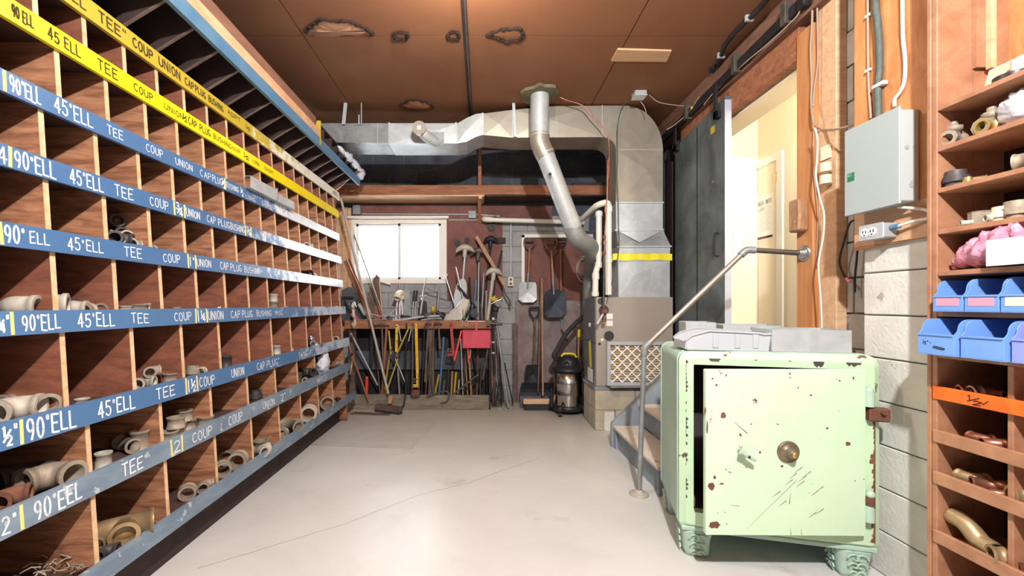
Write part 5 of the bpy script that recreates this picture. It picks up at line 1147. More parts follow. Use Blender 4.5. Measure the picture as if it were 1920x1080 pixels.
b.prism(ring, (0, 0, .029), 'insulation'); put(b, 'ceiling_seal', label='ragged mossy sealing collar where the flue meets the ceiling', cat='collar')
# white vent pipes
vp = thing('vent_pipe', (1.2, 4.1, 1.4), 'left white plastic vent pipe with an offset jog above the furnace', 'pipe')
b = B(); YV = 4.18
b.tube(bend([P(1123, 396, YV), P(1123, 494, YV), P(1117, 510, YV), P(1116, 556, YV)], .03), .030, 'pvc', n=16); put(b, 'pipe', vp)
for px, py0, py1 in ((1123, 398, 406), (1122.5, 492, 502), (1117, 512, 524), (1116, 547, 555)):
    b = B(); b.tube([P(px, py0, YV), P(px, py1, YV)], .036, 'pvc', n=16); put(b, 'coupling', vp)
v2 = thing('vent_pipe', (1.25, 4.05, 1.4), 'right white plastic vent pipe with a rounded top elbow beside the duct', 'pipe')
YV2 = 4.10
b = B(); b.tube(bend([P(1090, 412, 4.55), P(1120, 384, 4.14), P(1141, 378, YV2), P(1141, 400, YV2), P(1141, 553, YV2)], .06), .031, 'pvc', n=16); put(b, 'pipe', v2)
for px, py0, py1 in ((1141, 388, 398), (1141, 484, 492)):
    b = B(); b.tube([P(px, py0, YV2), P(px, py1, YV2)], .037, 'pvc', n=16); put(b, 'coupling', v2)
gp = thing('gas_pipe', (1.2, 4.03, 1.0), 'thin dark iron gas line with fittings running down before the vent pipes', 'pipe')
b = B(); b.tube([P(1133, 478, 4.0), P(1132, 560, 4.0), P(1131, 600, 4.0)], .010, 'iron', n=10); put(b, 'pipe', gp)
b = B(); b.tube(curve([P(1140, 300, 4.0), P(1138, 380, 4.0), P(1134, 440, 4.0), P(1133, 478, 4.0)]), .006, 'copper', n=8); put(b, 'copper_tube', gp)
for py, mt, r in ((441, 'rust', .016), (452, 'copper', .014), (471, 'rust', .018), (580, 'rust', .036), (597, 'rust', .020)):
    b = B(); b.tube([P(1133, py, 4.0), P(1133, py+7, 4.0)], r, mt, n=8); put(b, 'fitting', gp)
b = B(); b.tube([P(1120, 607, 4.0), P(1130, 590, 4.0), P(1132, 583, 4.0)], .012, 'galv', n=8); put(b, 'valve_arm', gp)
# wires
cable('copper_line', wy([(1036, 175), (1060, 187), (1092, 198), (1112, 220), (1130, 240), (1141, 262), (1142, 310), (1139, 350)], 4.02), .006, 'copper', 'thin reddish tube drooping from the ceiling beside the flue to the vent pipes')
cable('thermostat_wire', wy([(1199, 176), (1178, 185), (1165, 205), (1158, 240), (1158, 300), (1157, 330), (1159, 380), (1160, 430), (1161, 460), (1155, 500), (1143, 545), (1137, 570)], 4.08), .005, 'cable_green', 'thin dark wire running from the ceiling box down the duct to the furnace')
cable('ceiling_wire', wy([(1217, 178), (1232, 190), (1250, 195), (1285, 199), (1302, 198)], 3.95), .004, 'wire_tan', 'thin wire drooping to the right from the ceiling box')
cable('ceiling_wire', wy([(1198, 186), (1208, 200), (1212, 212)], 4.0), .004, 'wire_tan', 'short wire hanging below the ceiling box')
jb = thing('ceiling_box', (1.5, 3.95, 3.2), 'small grey junction box on the ceiling above the duct bend', 'junction box')
q = P(1200, 178, 3.9); b = B(); b.box((q.x-.055, 3.87, CZ-.045), (q.x+.055, 3.97, CZ-.001), 'galv', bev=.004); put(b, 'box', jb)
b = B(); b.box((q.x-.058, 3.865, CZ-.050), (q.x+.058, 3.975, CZ-.045), 'white_plastic', bev=.001); put(b, 'cover', jb)
# horizontal white pipe on the wall, coil of cable
pv = thing('drain_pipe', (.5, 5.2, 2.2), 'white plastic pipe running horizontally across the back wall', 'pipe')
b = B(); b.tube([P(912, 412, 5.28), P(1095, 417, 5.28)], .030, 'pvc', n=14); put(b, 'pipe', pv)
b = B(); b.tube(bend([P(922, 412, 5.28), P(909, 411, 5.28), P(907, 411, 5.36)], .03), .037, 'pvc', n=14); put(b, 'elbow', pv)
b = B(); b.tube([P(925, 412.5, 5.28)+Vector((0, 0, .03)), P(925, 405, 5.28), P(932, 402, 5.34)], .006, 'wire_tan', n=6); put(b, 'hanger_wire', pv)
b = B(); c = P(1098, 506, 5.31)
pts = []
for i in range(5*24):
    t = i/24*2*PI; k = 1+.1*math.sin(t*.37); pts.append((c.x+.115*k*math.cos(t)+.012*math.sin(t*.3), 5.31-.002*i/24, c.z+.16*k*math.sin(t)+.012*math.cos(t*.21)))
b.tube(pts, .005, 'wire_tan', n=6); put(b, 'cable_coil', label='coil of thin wire hung on the post left of the vent pipes', cat='cable')
b = B(); b.tube([P(1103, 470, 5.0), P(1100, 600, 4.95), (P(1098, 700, 4.95).x, 4.95, .001)], .012, 'galv', n=10); put(b, 'upright_conduit', label='grey upright conduit behind the vacuum hose beside the furnace', cat='conduit')

# ================================================================ STAIRS AND HANDRAIL
sr = thing('wooden_stairs', (1.5, 3.17, 0), 'grey painted wooden steps rising to the doorway', 'stairs')
SY0, SY1 = 2.71, 3.64
nos = [(1.14, .19), (1.36, .38), (1.58, .57), (1.80, .755)]
for i, (x, z) in enumerate(nos):
    b = B(); b.box((x, SY0, z-.026), (x+.245 if i < 3 else 1.944, SY1, z), 'tread', bev=.004); put(b, 'tread', sr)
    b = B(); b.box((x+.03, SY0+.03, z-.19+.002 if i else .001), (x+.045, SY1-.03, z-.027), 'stair_grey'); put(b, 'riser', sr)
def stringer(y0, y1, off):
    b = B(); b.prism([(1.17, y0, 0), (1.40, y0, 0), (1.943, y0, .49), (1.943, y0, .728), (1.82, y0, .725), (1.17, y0, .162)], (0, y1-y0, 0), 'stair_grey'); put(b, 'stringer', sr)
stringer(SY0+.002, SY0+.032, 0)
b = B(); b.prism([(1.128, SY1+.001, 0), (1.36, SY1+.001, 0), (1.944, SY1+.001, .52), (1.944, SY1+.001, .95), (1.86, SY1+.001, .93), (1.128, SY1+.001, .21)], (0, .03, 0), 'stair_grey'); put(b, 'stringer', sr)
b = B(); b.box((1.145, SY0-.002, 0), (1.175, SY0+.03, .163), 'stair_grey', bev=.002); put(b, 'post', sr)
b = B(); b.box((1.146, SY1-.05, .0), (1.17, SY1, .163), 'stair_grey', bev=.002); put(b, 'post', sr)
rl = thing('pipe_handrail', (1.03, 2.74, 0), 'galvanized pipe handrail from a floor flange slanting up to the door post', 'handrail')
p0 = Vector((1.030, 2.74, 0)); p1 = P(1208, 652, 2.76); p2 = P(1400, 468, 2.66); p3 = Vector((1.984, 2.566, 1.566))
b = B(); b.tube([p0, p1], .0165, 'galv_dull', n=14); put(b, 'post', rl)
b = B(); b.tube([p1, p2], .0165, 'galv_warm', n=14); put(b, 'sloping_rail', rl)
b = B(); b.tube([p2, p3], .0165, M('dark_galv', (112, 102, 92), .45, .7), n=14); put(b, 'top_rail', rl)
for q, d1, d2 in ((p1, (p0-p1), (p2-p1)), (p2, (p1-p2), (p3-p2))):
    b = B(); b.tube(bend([q+d1.normalized()*.05, q, q+d2.normalized()*.05], .04), .023, 'galv_dull', n=14); put(b, 'elbow', rl)
b = B(); b.lathe([(0, 0), (.062, 0), (.062, .006), (.05, .012), (.028, .014), (.024, .03), (.0, .03)], 'cast_pale', n=24, T=Matrix.Translation(p0)); put(b, 'floor_flange', rl)
T = Matrix.Translation(p3) @ Matrix.Rotation(-PI/2, 4, 'Y')
b = B(); b.lathe([(0, -.006), (.050, -.006), (.050, .004), (.038, .008), (.026, .010), (.024, .035), (.0, .035)], 'steel', n=24, T=T); put(b, 'wall_flange', rl)

# ================================================================ THE SAFE
ang = math.atan2(1.844-2.048, 1.773-.971)
sf = thing('safe', (.971, 2.048, 0), 'large pale green antique iron safe on ornate feet, its door ajar', 'safe', rz=ang)
SW, SD, SZ0, SZ1 = .827, .59, .155, 1.02
SM = mw(sf)
def rrect(x0, x1, z0, z1, r, n=5, rb=None):
    rb = r if rb is None else rb; out = []
    for cx, cz, a0, rr in ((x1-r, z1-r, 0, r), (x0+r, z1-r, 90, r), (x0+rb, z0+rb, 180, rb), (x1-rb, z0+rb, 270, rb)):
        for i in range(n+1):
            a = math.radians(a0+90*i/n); out.append((cx+rr*math.cos(a), cz+rr*math.sin(a)))
    return out
def loc(b):    # builder authored in safe-local coordinates
    b.v = [tuple(SM @ Vector(v)) for v in b.v]; return b
# shell: rounded front frame, side shell, opening
out_ = rrect(0, SW, SZ0, SZ1, .05, 5, .02); ox0, ox1, oz0, oz1 = .062, .752, .235, .957
ins = rrect(ox0, ox1, oz0, oz1, .006, 5)
n = len(out_); b = B()
lip = .028
out_in = rrect(.028, SW-.028, SZ0+.02, SZ1-.03, .04, 5, .015)
vs = [(x, .022, z) for x, z in out_]+[(x, 0, z) for x, z in out_in]+[(x, 0, z) for x, z in ins]+[(x, .05, z) for x, z in ins]
b.add(vs, [(i, (i+1) % n, (i+1) % n+n, i+n) for i in range(n)]+[(i+n, (i+1) % n+n, (i+1) % n+2*n, i+2*n) for i in range(n)]+[(i+2*n, (i+1) % n+2*n, (i+1) % n+3*n, i+3*n) for i in range(n)], 'safe_frame')
b.fix = True; loc(b); put(b, 'front_frame', sf)
b = B(); vs = [(x, y, z) for y in (.022, SD-.03) for x, z in out_]+[(.02+(x)*(SW-.04)/SW, SD, SZ0+.015+(z-SZ0)*.965) for x, z in out_]
b.add(vs, [(i, (i+1) % n, (i+1) % n+n, i+n) for i in range(n)]+[(i+n, (i+1) % n+n, (i+1) % n+2*n, i+2*n) for i in range(n)]+[tuple(range(2*n, 3*n))], 'safe_side'); b.fix = True; loc(b); put(b, 'body_shell', sf, 'blue-green painted side and top shell')
b = B(); x0, x1, z0, z1, d = ox0, ox1, oz0, oz1, .40
b.add([(x0,.05,z0),(x1,.05,z0),(x1,.05,z1),(x0,.05,z1),(x0+.03,d,z0+.02),(x1-.03,d,z0+.02),(x1-.03,d,z1-.03),(x0+.03,d,z1-.03)], [(0,1,5,4),(1,2,6,5),(2,3,7,6),(3,0,4,7),(4,5,6,7)], 'safe_inside'); loc(b); put(b, 'interior_lining', sf)
b = B(); b.box((x0+.002, .06, oz0+.001), (x0+.02, .2, oz0+.05), 'tread'); b.box((x0+.005, .10, oz0+.05), (x0+.018, .12, .9), 'safe_core'); loc(b); put(b, 'interior_ledge', sf)
# raised rear and front beads on the side
for yy in (.05, .07, SD-.06):
    b = B(); o2 = rrect(-.004, SW+.004, SZ0-.0, SZ1+.004, .052, 5, .02); vs = [(x, yy, z) for x, z in o2]+[(x, yy+.012, z) for x, z in o2]
    b.add(vs, [(i, (i+1) % n, (i+1) % n+n, i+n) for i in range(n)], 'safe_side'); b.add([(x, yy, z) for x, z in o2]+[(x, yy, z) for x, z in out_], [(i, (i+1) % n, (i+1) % n+n, i+n) for i in range(n)], 'safe_side')
    b.add([(x, yy+.012, z) for x, z in o2]+[(x, yy+.012, z) for x, z in out_], [(i, (i+1) % n, (i+1) % n+n, i+n) for i in range(n)], 'safe_side'); loc(b); put(b, 'band_moulding', sf)
b = B(); b.box((.01, .01, SZ0-.018), (SW-.01, SD-.02, SZ0+.004), 'safe_side', bev=.004); loc(b); put(b, 'base_plate', sf)
# feet: cast scrolled blocks
def foot(x, y, sx):
    b = B(); rows = [(0, .050, .050), (.02, .058, .056), (.05, .062, .060), (.09, .066, .064), (.125, .074, .070), (.138, .074, .070)]
    vs = []; m = 28
    for z, rx, ry in rows:
        for j in range(m):
            t = 2*PI*j/m; c, s_ = math.cos(t), math.sin(t); k = 1/max(abs(c), abs(s_))**.72
            rip = 1+.06*math.sin(t*7+z*60)*math.sin(z*40+1)+.035*math.sin(t*12-z*90)
            vs.append((x+c*rx*k*rip, y+s_*ry*k*rip, z))
    b.add(vs, [(i*m+j, i*m+(j+1) % m, (i+1)*m+(j+1) % m, (i+1)*m+j) for i in range(len(rows)-1) for j in range(m)]+[tuple(range(m))[::-1], tuple(range((len(rows)-1)*m, len(rows)*m))], 'safe_side', True)
    loc(b); fo = put(b, 'foot', sf)
    for k in range(3):          # scroll relief on the front and left sides
        e = B(); zz = .030+k*.036; w_ = .020+.006*k
        for sgn in (-1, 1):
            sp = [(x+sgn*(.012+w_*.9*(1-t/9)*math.cos(t*.75)), y-.070-.003*k, zz+w_*.75*(1-t/9)*math.sin(t*.75)) for t in [i*.5 for i in range(15)]]
            e.tube(sp, .0045, 'safe_side', n=6)
            sp = [(x-.072-.003*k, y+sgn*(.012+w_*.9*(1-t/9)*math.cos(t*.75)), zz+w_*.75*(1-t/9)*math.sin(t*.75)) for t in [i*.5 for i in range(15)]]
            e.tube(sp, .0045, 'safe_side', n=6)
        loc(e); put(e, 'scroll', fo, kind='stuff')
for x, y in ((.085, .085), (SW-.085, .085), (.085, SD-.095), (SW-.085, SD-.095)): foot(x, y, 1)
# door, hinged on the right, ajar by the safe's own turn
hx, hy = .742, -.004
DM = Matrix.Translation((hx, hy, 0)) @ Matrix.Rotation(.235, 4, 'Z')
dw = .70
def dl(b): b.v = [tuple(SM @ DM @ Vector(v)) for v in b.v]; return b
b = B(); b.box((-dw, -.030, .228), (0, -.002, .962), 'safe_green', bev=.004); door = put(dl(b), 'door', sf)
b = B(); b.box((-dw+.05, -.002, .262), (-.06, .055, .93), 'safe_core', bev=.006); put(dl(b), 'door_core', door)
b = B(); b.box((-dw+.036, .012, .27), (-dw+.05, .04, .92), 'galv_dull', bev=.003); put(dl(b), 'bolt_bar', door)
# pixel to door-local: door plane is nearly frontal
def on_door(px, py):
    # intersect the view ray with the door's front plane
    A = SM @ DM; o = Vector((0, 0, CAMZ)); d = Vector(((px-905)/F, 1, -(py-571)/F)); n_ = (A.to_3x3() @ Vector((0, -1, 0))); p_ = A @ Vector((0, -.03, 0)); t = (p_-o).dot(n_)/d.dot(n_); return A.inverted() @ (o+d*t)
c = on_door(1477, 847)
T = Matrix.Translation(c) @ Matrix.Rotation(PI/2, 4, 'X')
b = B(); b.lathe([(0, 0), (.048, 0), (.048, .006), (.044, .010), (.040, .008), (.036, .012), (.024, .014), (.022, .022), (.019, .040), (.016, .044), (0, .044)], M('dial', (140, 126, 104), .45, .5, c2=(112, 100, 84), scale=14), n=32, T=T); dial = put(dl(b), 'combination_dial', door)
b = B(); b.lathe([(0, .044), (.014, .044), (.012, .050), (0, .050)], 'brass', n=20, T=T); put(dl(b), 'dial_knob', dial)
c = on_door(1388, 847)
b = B(); b.tube([c, c+Vector((.004, -.035, -.002))], [.014, .011], 'cast_pale', n=12); b.tube([c+Vector((-.022, -.038, .014)), c+Vector((-.008, -.040, .006)), c+Vector((.010, -.040, -.004)), c+Vector((.040, -.044, -.020))], [.012, .009, .011, .008], 'safe_side', n=10); b.ball(c+Vector((-.016, -.03, .032)), .007, 'cast_pale'); hnd = put(dl(b), 'door_handle', door)
b = B(); b.tube([c+Vector((.006, -.05, -.004)), c+Vector((.010, -.055, -.006))], .006, 'iron_dark', n=10); put(dl(b), 'handle_bolt', hnd)
# scratches and missing paint on the door with their own shapes
def chip(px, py, w_, h_, seed, mat='rust'):
    random.seed(seed); c = on_door(px, py); m = 12; s_ = 1/420
    pl_ = [(c.x+math.cos(2*PI*i/m)*w_*s_*random.uniform(.7, 1.1), -.0306, c.z+math.sin(2*PI*i/m)*h_*s_*random.uniform(.7, 1.1)) for i in range(m)]
    b = B(); b.add(pl_, [tuple(range(m))], mat); return b
bb = B()
for i, a in enumerate(((1356, 779, 6, 7), (1334, 912, 7, 8), (1339, 984, 12, 8), (1340, 895, 3, 4), (1590, 832, 5, 5), (1326, 800, 2, 14), (1322, 770, 2, 8), (1388, 815, 2, 4), (1520, 741, 3, 2), (1551, 803, 3, 2), (1466, 874, 3, 2), (1425, 848, 2, 3), (1343, 722, 2, 3), (1336, 710, 2, 2), (1600, 709, 2, 3))):
    k = chip(*a, i+40); bb.add(k.v, k.f, 'rust')
def scratch(x0, y0, x1, y1, w_=.0016, mat='ink_black'):
    a, c = on_door(x0, y0), on_door(x1, y1); d = (c-a); nn = Vector((-d.z, 0, d.x)).normalized()*w_
    bb.add([a-nn*.3+Vector((0, -.0007, 0)), c-nn+Vector((0, -.0007, 0)), c+nn+Vector((0, -.0007, 0)), a+nn*.3+Vector((0, -.0007, 0))], [(0, 1, 2, 3)], mat)
scratch(1376, 791, 1402, 813); scratch(1386, 813, 1391, 818); scratch(1368, 947, 1386, 949, .001)
for x, y in ((1496, 882), (1486, 893), (1504, 898), (1512, 890), (1478, 905), (1500, 908), (1455, 927), (1527, 925), (1536, 918), (1536, 960), (1523, 966), (1466, 945)): scratch(x-7, y+5, x+8, y-6, .0022, 'cast')
for x in (1482, 1502): scratch(x, 990, x+1, 1003, .001)
scratch(1482, 925, 1480, 945, .0016, 'iron'); scratch(1400, 992, 1492, 902, .0012, 'cast')
put(dl(bb), 'worn_patches', door, kind='stuff')
# hinges and the rusty bracket on the right
def hinge(z0, z1, mats):
    b = B(); x = SW-.062
    b.tube([(x, -.022, z0), (x, -.022, z1)], .020, mats, n=14); b.box((x-.018, -.010, z0+.005), (x+.03, .004, z1-.005), mats, bev=.003); b.ball((x, -.022, z1+.004), .018, mats); return loc(b)
h1 = put(hinge(.80, .865, 'safe_side'), 'hinge', sf); put(hinge(.292, .350, 'safe_side'), 'hinge', sf)
b = B(); b.box((SW-.065, -.035, .735), (SW+.012, .004, .795), 'rust', bev=.006); b.tube([(SW-.02, -.04, .78), (SW-.02, -.05, .78)], .010, 'rust', n=8); put(loc(b), 'hasp_bracket', sf, 'rusty bracket')
b = B(); b.tube([(SW-.062, -.030, .37), (SW-.062, -.030, .405)], .017, 'rust', n=12); b.ball((SW-.062, -.03, .415), .018, 'safe_side'); put(loc(b), 'lower_knuckle', sf)
bb2 = B(); random.seed(77)
for i in range(26):     # eaten edge down the right and lower-left of the front frame
    z = .19+i*.022; wdt = random.uniform(.004, .017)*(1.3 if z < .6 else .6)
    bb2.add([(SW-.028-wdt, -.0006, z), (SW-.026, -.0006, z-.004), (SW-.026, -.0006, z+.022), (SW-.028-wdt*random.uniform(.4, 1), -.0006, z+.018)], [(0, 1, 2, 3)], 'rust')
for i in range(34):
    z = .30+i*.02; wdt = random.uniform(0, .010)
    if random.random() < .6: bb2.add([(.027, -.0006, z), (.029+wdt, -.0006, z+.004), (.029+wdt*.8, -.0006, z+.014), (.027, -.0006, z+.02)], [(0, 1, 2, 3)], 'iron')
for x, w_, h_ in ((.155, .026, .018), (.585, .022, .026), (.33, .007, .005), (.72, .03, .02), (.47, .006, .005)):
    m = 10; bb2.add([(x+w_*math.cos(PI*i/m), -.0006, SZ1-.031-h_*math.sin(PI*i/m)*random.uniform(.5, 1.2)) for i in range(m+1)], [tuple(range(m+1))], 'iron')
put(loc(bb2), 'worn_edge', sf, kind='stuff')
# ---- things on the safe
ZT = SZ1+.005
def tray(name, x0, x1, y0, y1, h, mat, lab, cat, a=0.0, t=.002):
    o = thing(name, ((x0+x1)/2, (y0+y1)/2, ZT), lab, cat, rz=a); Mx = mw(o); w_, d = (x1-x0)/2, (y1-y0)/2; b = B()
    b.box((-w_, -d, 0), (w_, d, t), mat)
    for lo, hi in (((-w_, -d, t), (w_, -d+t, h)), ((-w_, d-t, t), (w_, d, h)), ((-w_, -d+t, t), (-w_+t, d-t, h)), ((w_-t, -d+t, t), (w_, d-t, h))): b.box(lo, hi, mat)
    b.v = [tuple(Mx @ Vector(v)) for v in b.v]; put(b, 'tray_body', o); return o, Mx
gb = P(1530, 640, 1.98)
o, Mx = tray('metal_tray', 1.405, 1.735, 1.955, 2.195, .105, 'galv', 'bright galvanized metal tray at the right front of the safe top', 'tray', -.20)
o, Mx = tray('metal_tray', 1.345, 1.62, 2.25, 2.44, .112, 'galv', 'galvanized metal tray behind the right tray on the safe top', 'tray', -.27)
o, Mx = tray('metal_tray', 1.17, 1.325, 2.33, 2.52, .125, 'galv', 'small galvanized metal tray at the back left of the safe top', 'tray', -.25)
# grey plastic bin
pb = thing('plastic_bin', (1.215, 2.135, ZT), 'grey plastic parts bin with ribbed side lying on the safe top', 'bin', rz=-.16); Mx = mw(pb)
L2, Wd, Hh, t = .195, .10, .085, .004
b = B()
side = [(-L2+.01, 0), (L2-.012, 0), (L2-.002, Hh-.01), (L2, Hh), (L2-.03, Hh-.004), (L2-.055, Hh+.002), (-L2+.11, Hh+.012), (-L2+.03, Hh-.012), (-L2, Hh*.55)]
for y in (-Wd, Wd-t): b.prism([(x, y, z) for x, z in side], (0, t, 0), 'grey_bin')
b.box((-L2+.01, -Wd+t, 0), (L2-.012, Wd-t, t), 'grey_bin'); b.box((L2-.014, -Wd+t, t), (L2-.008, Wd-t, Hh), 'grey_bin'); b.box((-L2+.001, -Wd+t, t), (-L2+.012, Wd-t, Hh*.5), 'grey_bin')
b.v = [tuple(Mx @ Vector(v)) for v in b.v]; put(b, 'bin_body', pb)
rp = [(-L2, Hh*.55), (-L2+.03, Hh-.012), (-L2+.11, Hh+.012), (L2-.055, Hh+.002), (L2-.03, Hh-.004), (L2, Hh)]
for y in (-Wd-.008, Wd-t):
    rim = B(); lo_ = [(x, y, z-.004) for x, z in rp]; hi_ = [(x, y, z+.004) for x, z in rp][::-1]
    rim.prism(lo_+hi_, (0, t+.008, 0), 'grey_bin'); rim.v = [tuple(Mx @ Vector(v)) for v in rim.v]; put(rim, 'rim', pb)
for x in (-.055, .045, .125):
    b = B(); b.box((x-.013, -Wd-.005, .012), (x+.013, -Wd-.0005, Hh-.003), 'grey_bin', bev=.002); b.v = [tuple(Mx @ Vector(v)) for v in b.v]; put(b, 'rib', pb)
b = B(); q = Vector((1.70, 2.06, ZT)); b.tube(curve([q+Vector((-.03, .02, .06)), q+Vector((.02, 0, .055)), q+Vector((.08, -.02, .055))]), .004, 'pvc', n=8); b.prism([q+Vector((-.04, .0, .0)), q+Vector((.09, -.02, .0)), q+Vector((.09, -.02, .03)), q+Vector((-.04, 0, .05))], (0, .004, 0), 'galv_dull'); b.box(q+Vector((.075, -.026, 0)), q+Vector((.09, -.018, .05)), 'black_rubber'); put(b, 'metal_offcut', label='folded metal offcut with a white cord at the right rear of the safe top', cat='offcut')
# dark flex across the ceiling by the door
dc = thing('flex_conduit', (1.2, 3.2, 3.2), 'dark flexible conduit curving across the ceiling toward the door', 'conduit')
pts = []
for px, py in ((1450, -20), (1430, 10), (1405, 35), (1380, 60), (1360, 85), (1352, 105), (1346, 128)):
    Y = F*1.975/(571-py); pts.append(((px-905)*Y/F, Y, CZ-.024))
b = B(); b.tube(curve(pts), .017, 'iron_dark', n=10); put(b, 'flex', dc)
for i in (2, 5):
    q = Vector(pts[i]); b = B(); b.box(q-Vector((.028, .010, .019)), q+Vector((.028, .010, .023)), 'galv', bev=.002); put(b, 'clamp', dc)
b = B(); q = Vector(pts[-1]); b.box(q-Vector((.05, .02, .015)), q+Vector((.03, .05, .023)), 'iron_dark', bev=.004); put(b, 'end_box', dc)
c3 = []
for px, py in ((1510, -30), (1500, 20), (1480, 45), (1440, 82), (1400, 115), (1372, 140), (1340, 172), (1320, 196)):
    X = 1.93; Y = X*F/(px-905); c3.append((X, Y, min(CZ-.02, CAMZ-(py-571)*Y/F)))
cable('header_wire', c3, .005, 'wire_tan', 'thin wire sagging along the header above the doorway')
cr = []
for px, py in ((1356, 182), (1325, 202), (1300, 215), (1262, 236), (1250, 243)):
    Y = 3.7+(1356-px)*.004; q = P(px, py, Y); q.x = min(q.x, 1.925); cr.append(q)
cable('pull_rope', cr, .005, 'wire_tan', 'taut thin rope running left from the top of the fire door')
q = cr[1]; b = B(); b.ball(q, .016, 'yellow_old', n=8, k=6); b.tube([q, (q.x+.12, q.y-.05, q.z+.045)], .006, 'yellow_old', n=6); put(b, 'rope_knot', label='yellow knotted rope end on the taut rope by the fire door', cat='rope')
# bulb holders behind the frame edge
for i, (x, y) in enumerate(((.34, -.35), (-.08, 2.22))):
    o = thing('ceiling_lamp', (x, y, CZ), ['plain ceiling lampholder and bulb above the camera', 'plain ceiling lampholder just beyond the upper frame edge'][i], 'lamp')
    b = B(); b.lathe([(0, CZ-.001), (.05, CZ-.001), (.05, CZ-.012), (.03, CZ-.03), (.022, CZ-.05), (0, CZ-.05)], 'white_plastic', n=20, T=Matrix.Translation((x, y, 0))); b.tube([(x, y, CZ-.05), (x, y, CZ-(.10 if i == 0 else .20))], .012, 'white_plastic'); put(b, 'lampholder', o)
# ================================================================ TOOL BENCH AT THE BACK
YA = 5.00
bn = thing('tool_bench', (-.73, 5.18, 0), 'rough timber tool bench along the back wall under the window', 'bench')
def wbox(x0, y0, z0, x1, y1, z1, mat, nm, parent=bn, bev=.003):
    b = B(); b.box((x0, y0, z0), (x1, y1, z1), mat, bev=bev); return put(b, nm, parent)
wbox(-1.66, YA, .958, .17, YA+.04, 1.058, 'beam', 'apron_beam'); wbox(-1.66, YA+.041, 1.03, .17, 5.385, 1.058, 'handle_dark', 'bench_top')
wbox(.10, YA-.002, .958, .175, YA+.002, 1.06, 'handle_dark', 'end_cleat')
for x in (-1.62, -.66, .09): wbox(x, YA+.045, 0, x+.07, YA+.115, 1.029, 'handle_dark', 'leg')
wbox(-1.66, 5.365, .0, .17, 5.38, 1.029, 'iron_dark', 'back_panel'); wbox(-1.66, 5.30, .42, .17, 5.315, .66, 'block_dark', 'back_rail'); wbox(-1.60, YA-.03, .002, -.93, YA-.006, .175, 'old_board', 'kick_board'); wbox(-.955, YA-.055, .002, .075, YA-.031, .172, 'old_board', 'kick_board')
wbox(.077, YA-.05, .0, .09, YA-.035, .96, 'iron_dark', 'end_rod')
ZB = 1.0585
def rod(nm, lab, cat, p0, p1, r, mat, r1=None, n=8, group=None):
    b = B(); b.tube([p0, p1], [r, r1 or r], mat, n=n); return put(b, nm, label=lab, cat=cat, group=group)
def bar3(b, p0, p1, w_, t, mat):
    """flat bar from p0 to p1, w_ wide in the picture plane, t thick in depth"""
    p0, p1 = Vector(p0), Vector(p1); d = (p1-p0).normalized(); nn = Vector((-d.z, 0, d.x)).normalized()*w_/2
    b.prism([p0-nn, p1-nn, p1+nn, p0+nn], (0, t, 0), mat); return b
def flat(nm, lab, cat, p0, p1, w_, t, mat): b = B(); bar3(b, p0, p1, w_, t, mat); return put(b, nm, label=lab, cat=cat)
# --- broom leaning in front with a long pole
br = thing('push_broom', (-1.1, 4.8, 0), 'push broom with a long pale pole crossing before the window and a dark block head', 'broom')
b = B(); b.tube([P(728, 738, 4.86), P(639, 372, 4.78)], .015, 'pole_grey', n=10); put(b, 'pole', br)
b = B(); b.prism([P(729, 742, 4.86), P(737, 742, 4.86), P(734, 757, 4.84), P(727, 757, 4.84)], (0, .03, 0), 'handle_wood'); put(b, 'socket', br)
a, c = Vector((-1.24, 4.86, .03)), Vector((-.93, 4.72, .03)); d = (c-a).normalized(); nn = Vector((-d.y, d.x, 0))*.035
b = B(); b.prism([a-nn, c-nn, c+nn, a+nn], (0, 0, .055), 'handle_dark'); put(b, 'head_block', br)
b = B(); b.prism([a-nn*.9-Vector((0, 0, .029)), c-nn*.9-Vector((0, 0, .029)), c+nn*.9-Vector((0, 0, .029)), a+nn*.9-Vector((0, 0, .029))], (0, 0, .029), 'black_rubber'); put(b, 'bristles', br)
rod('pole', 'thin pale pole leaning beside the broom pole before the window', 'pole', P(722, 600, 4.96), P(664, 440, 5.30), .009, 'galv_warm')
rod('copper_pipe', 'thin copper pipe leaning at the far end of the rack under the bench', 'pipe', P(691, 752, 4.90), P(652, 642, 4.80), .011, 'copper_tool')
rod('galvanized_pipe', 'galvanized pipe slanting across the dark space left under the bench', 'pipe', P(708, 722, 5.12), P(658, 625, 4.92), .012, 'galv')
b = B(); b.prism([(-1.50, 4.70, .001), (-1.06, 4.66, .001), (-1.04, 4.70, .001), (-1.46, 4.78, .001)], (0, 0, .018), 'handle_dark'); put(b, 'wood_scrap', label='dark splintered wood scrap on the floor before the kick board', cat='wood')
flat('orange_stake', 'bright red-orange flat stake standing behind the kick board', 'stake', P(687, 741, 5.04), P(688, 706, 5.04), .030, .006, 'orange_red')
flat('black_bar', 'wide black flat bar hanging from the bench left of the broom pole', 'bar', P(696, 686, 4.975), P(698, 606, 4.975), .036, .01, 'iron_dark')
# --- yellow level and measuring sticks
lv = thing('yellow_level', (-1.05, 4.97, .7), 'yellow strap tool hanging from the bench with dark marks', 'level')
b = B(); bar3(b, P(743, 660, 4.975), P(744, 608, 4.975), .032, .008, 'yellow_tool'); put(b, 'body', lv)
b = B()
for py in (612, 626, 640): q = P(744, py, 4.973); b.box(q-Vector((.006, .001, .006)), q+Vector((.006, .001, .006)), 'ink_black')
put(b, 'mark', lv)
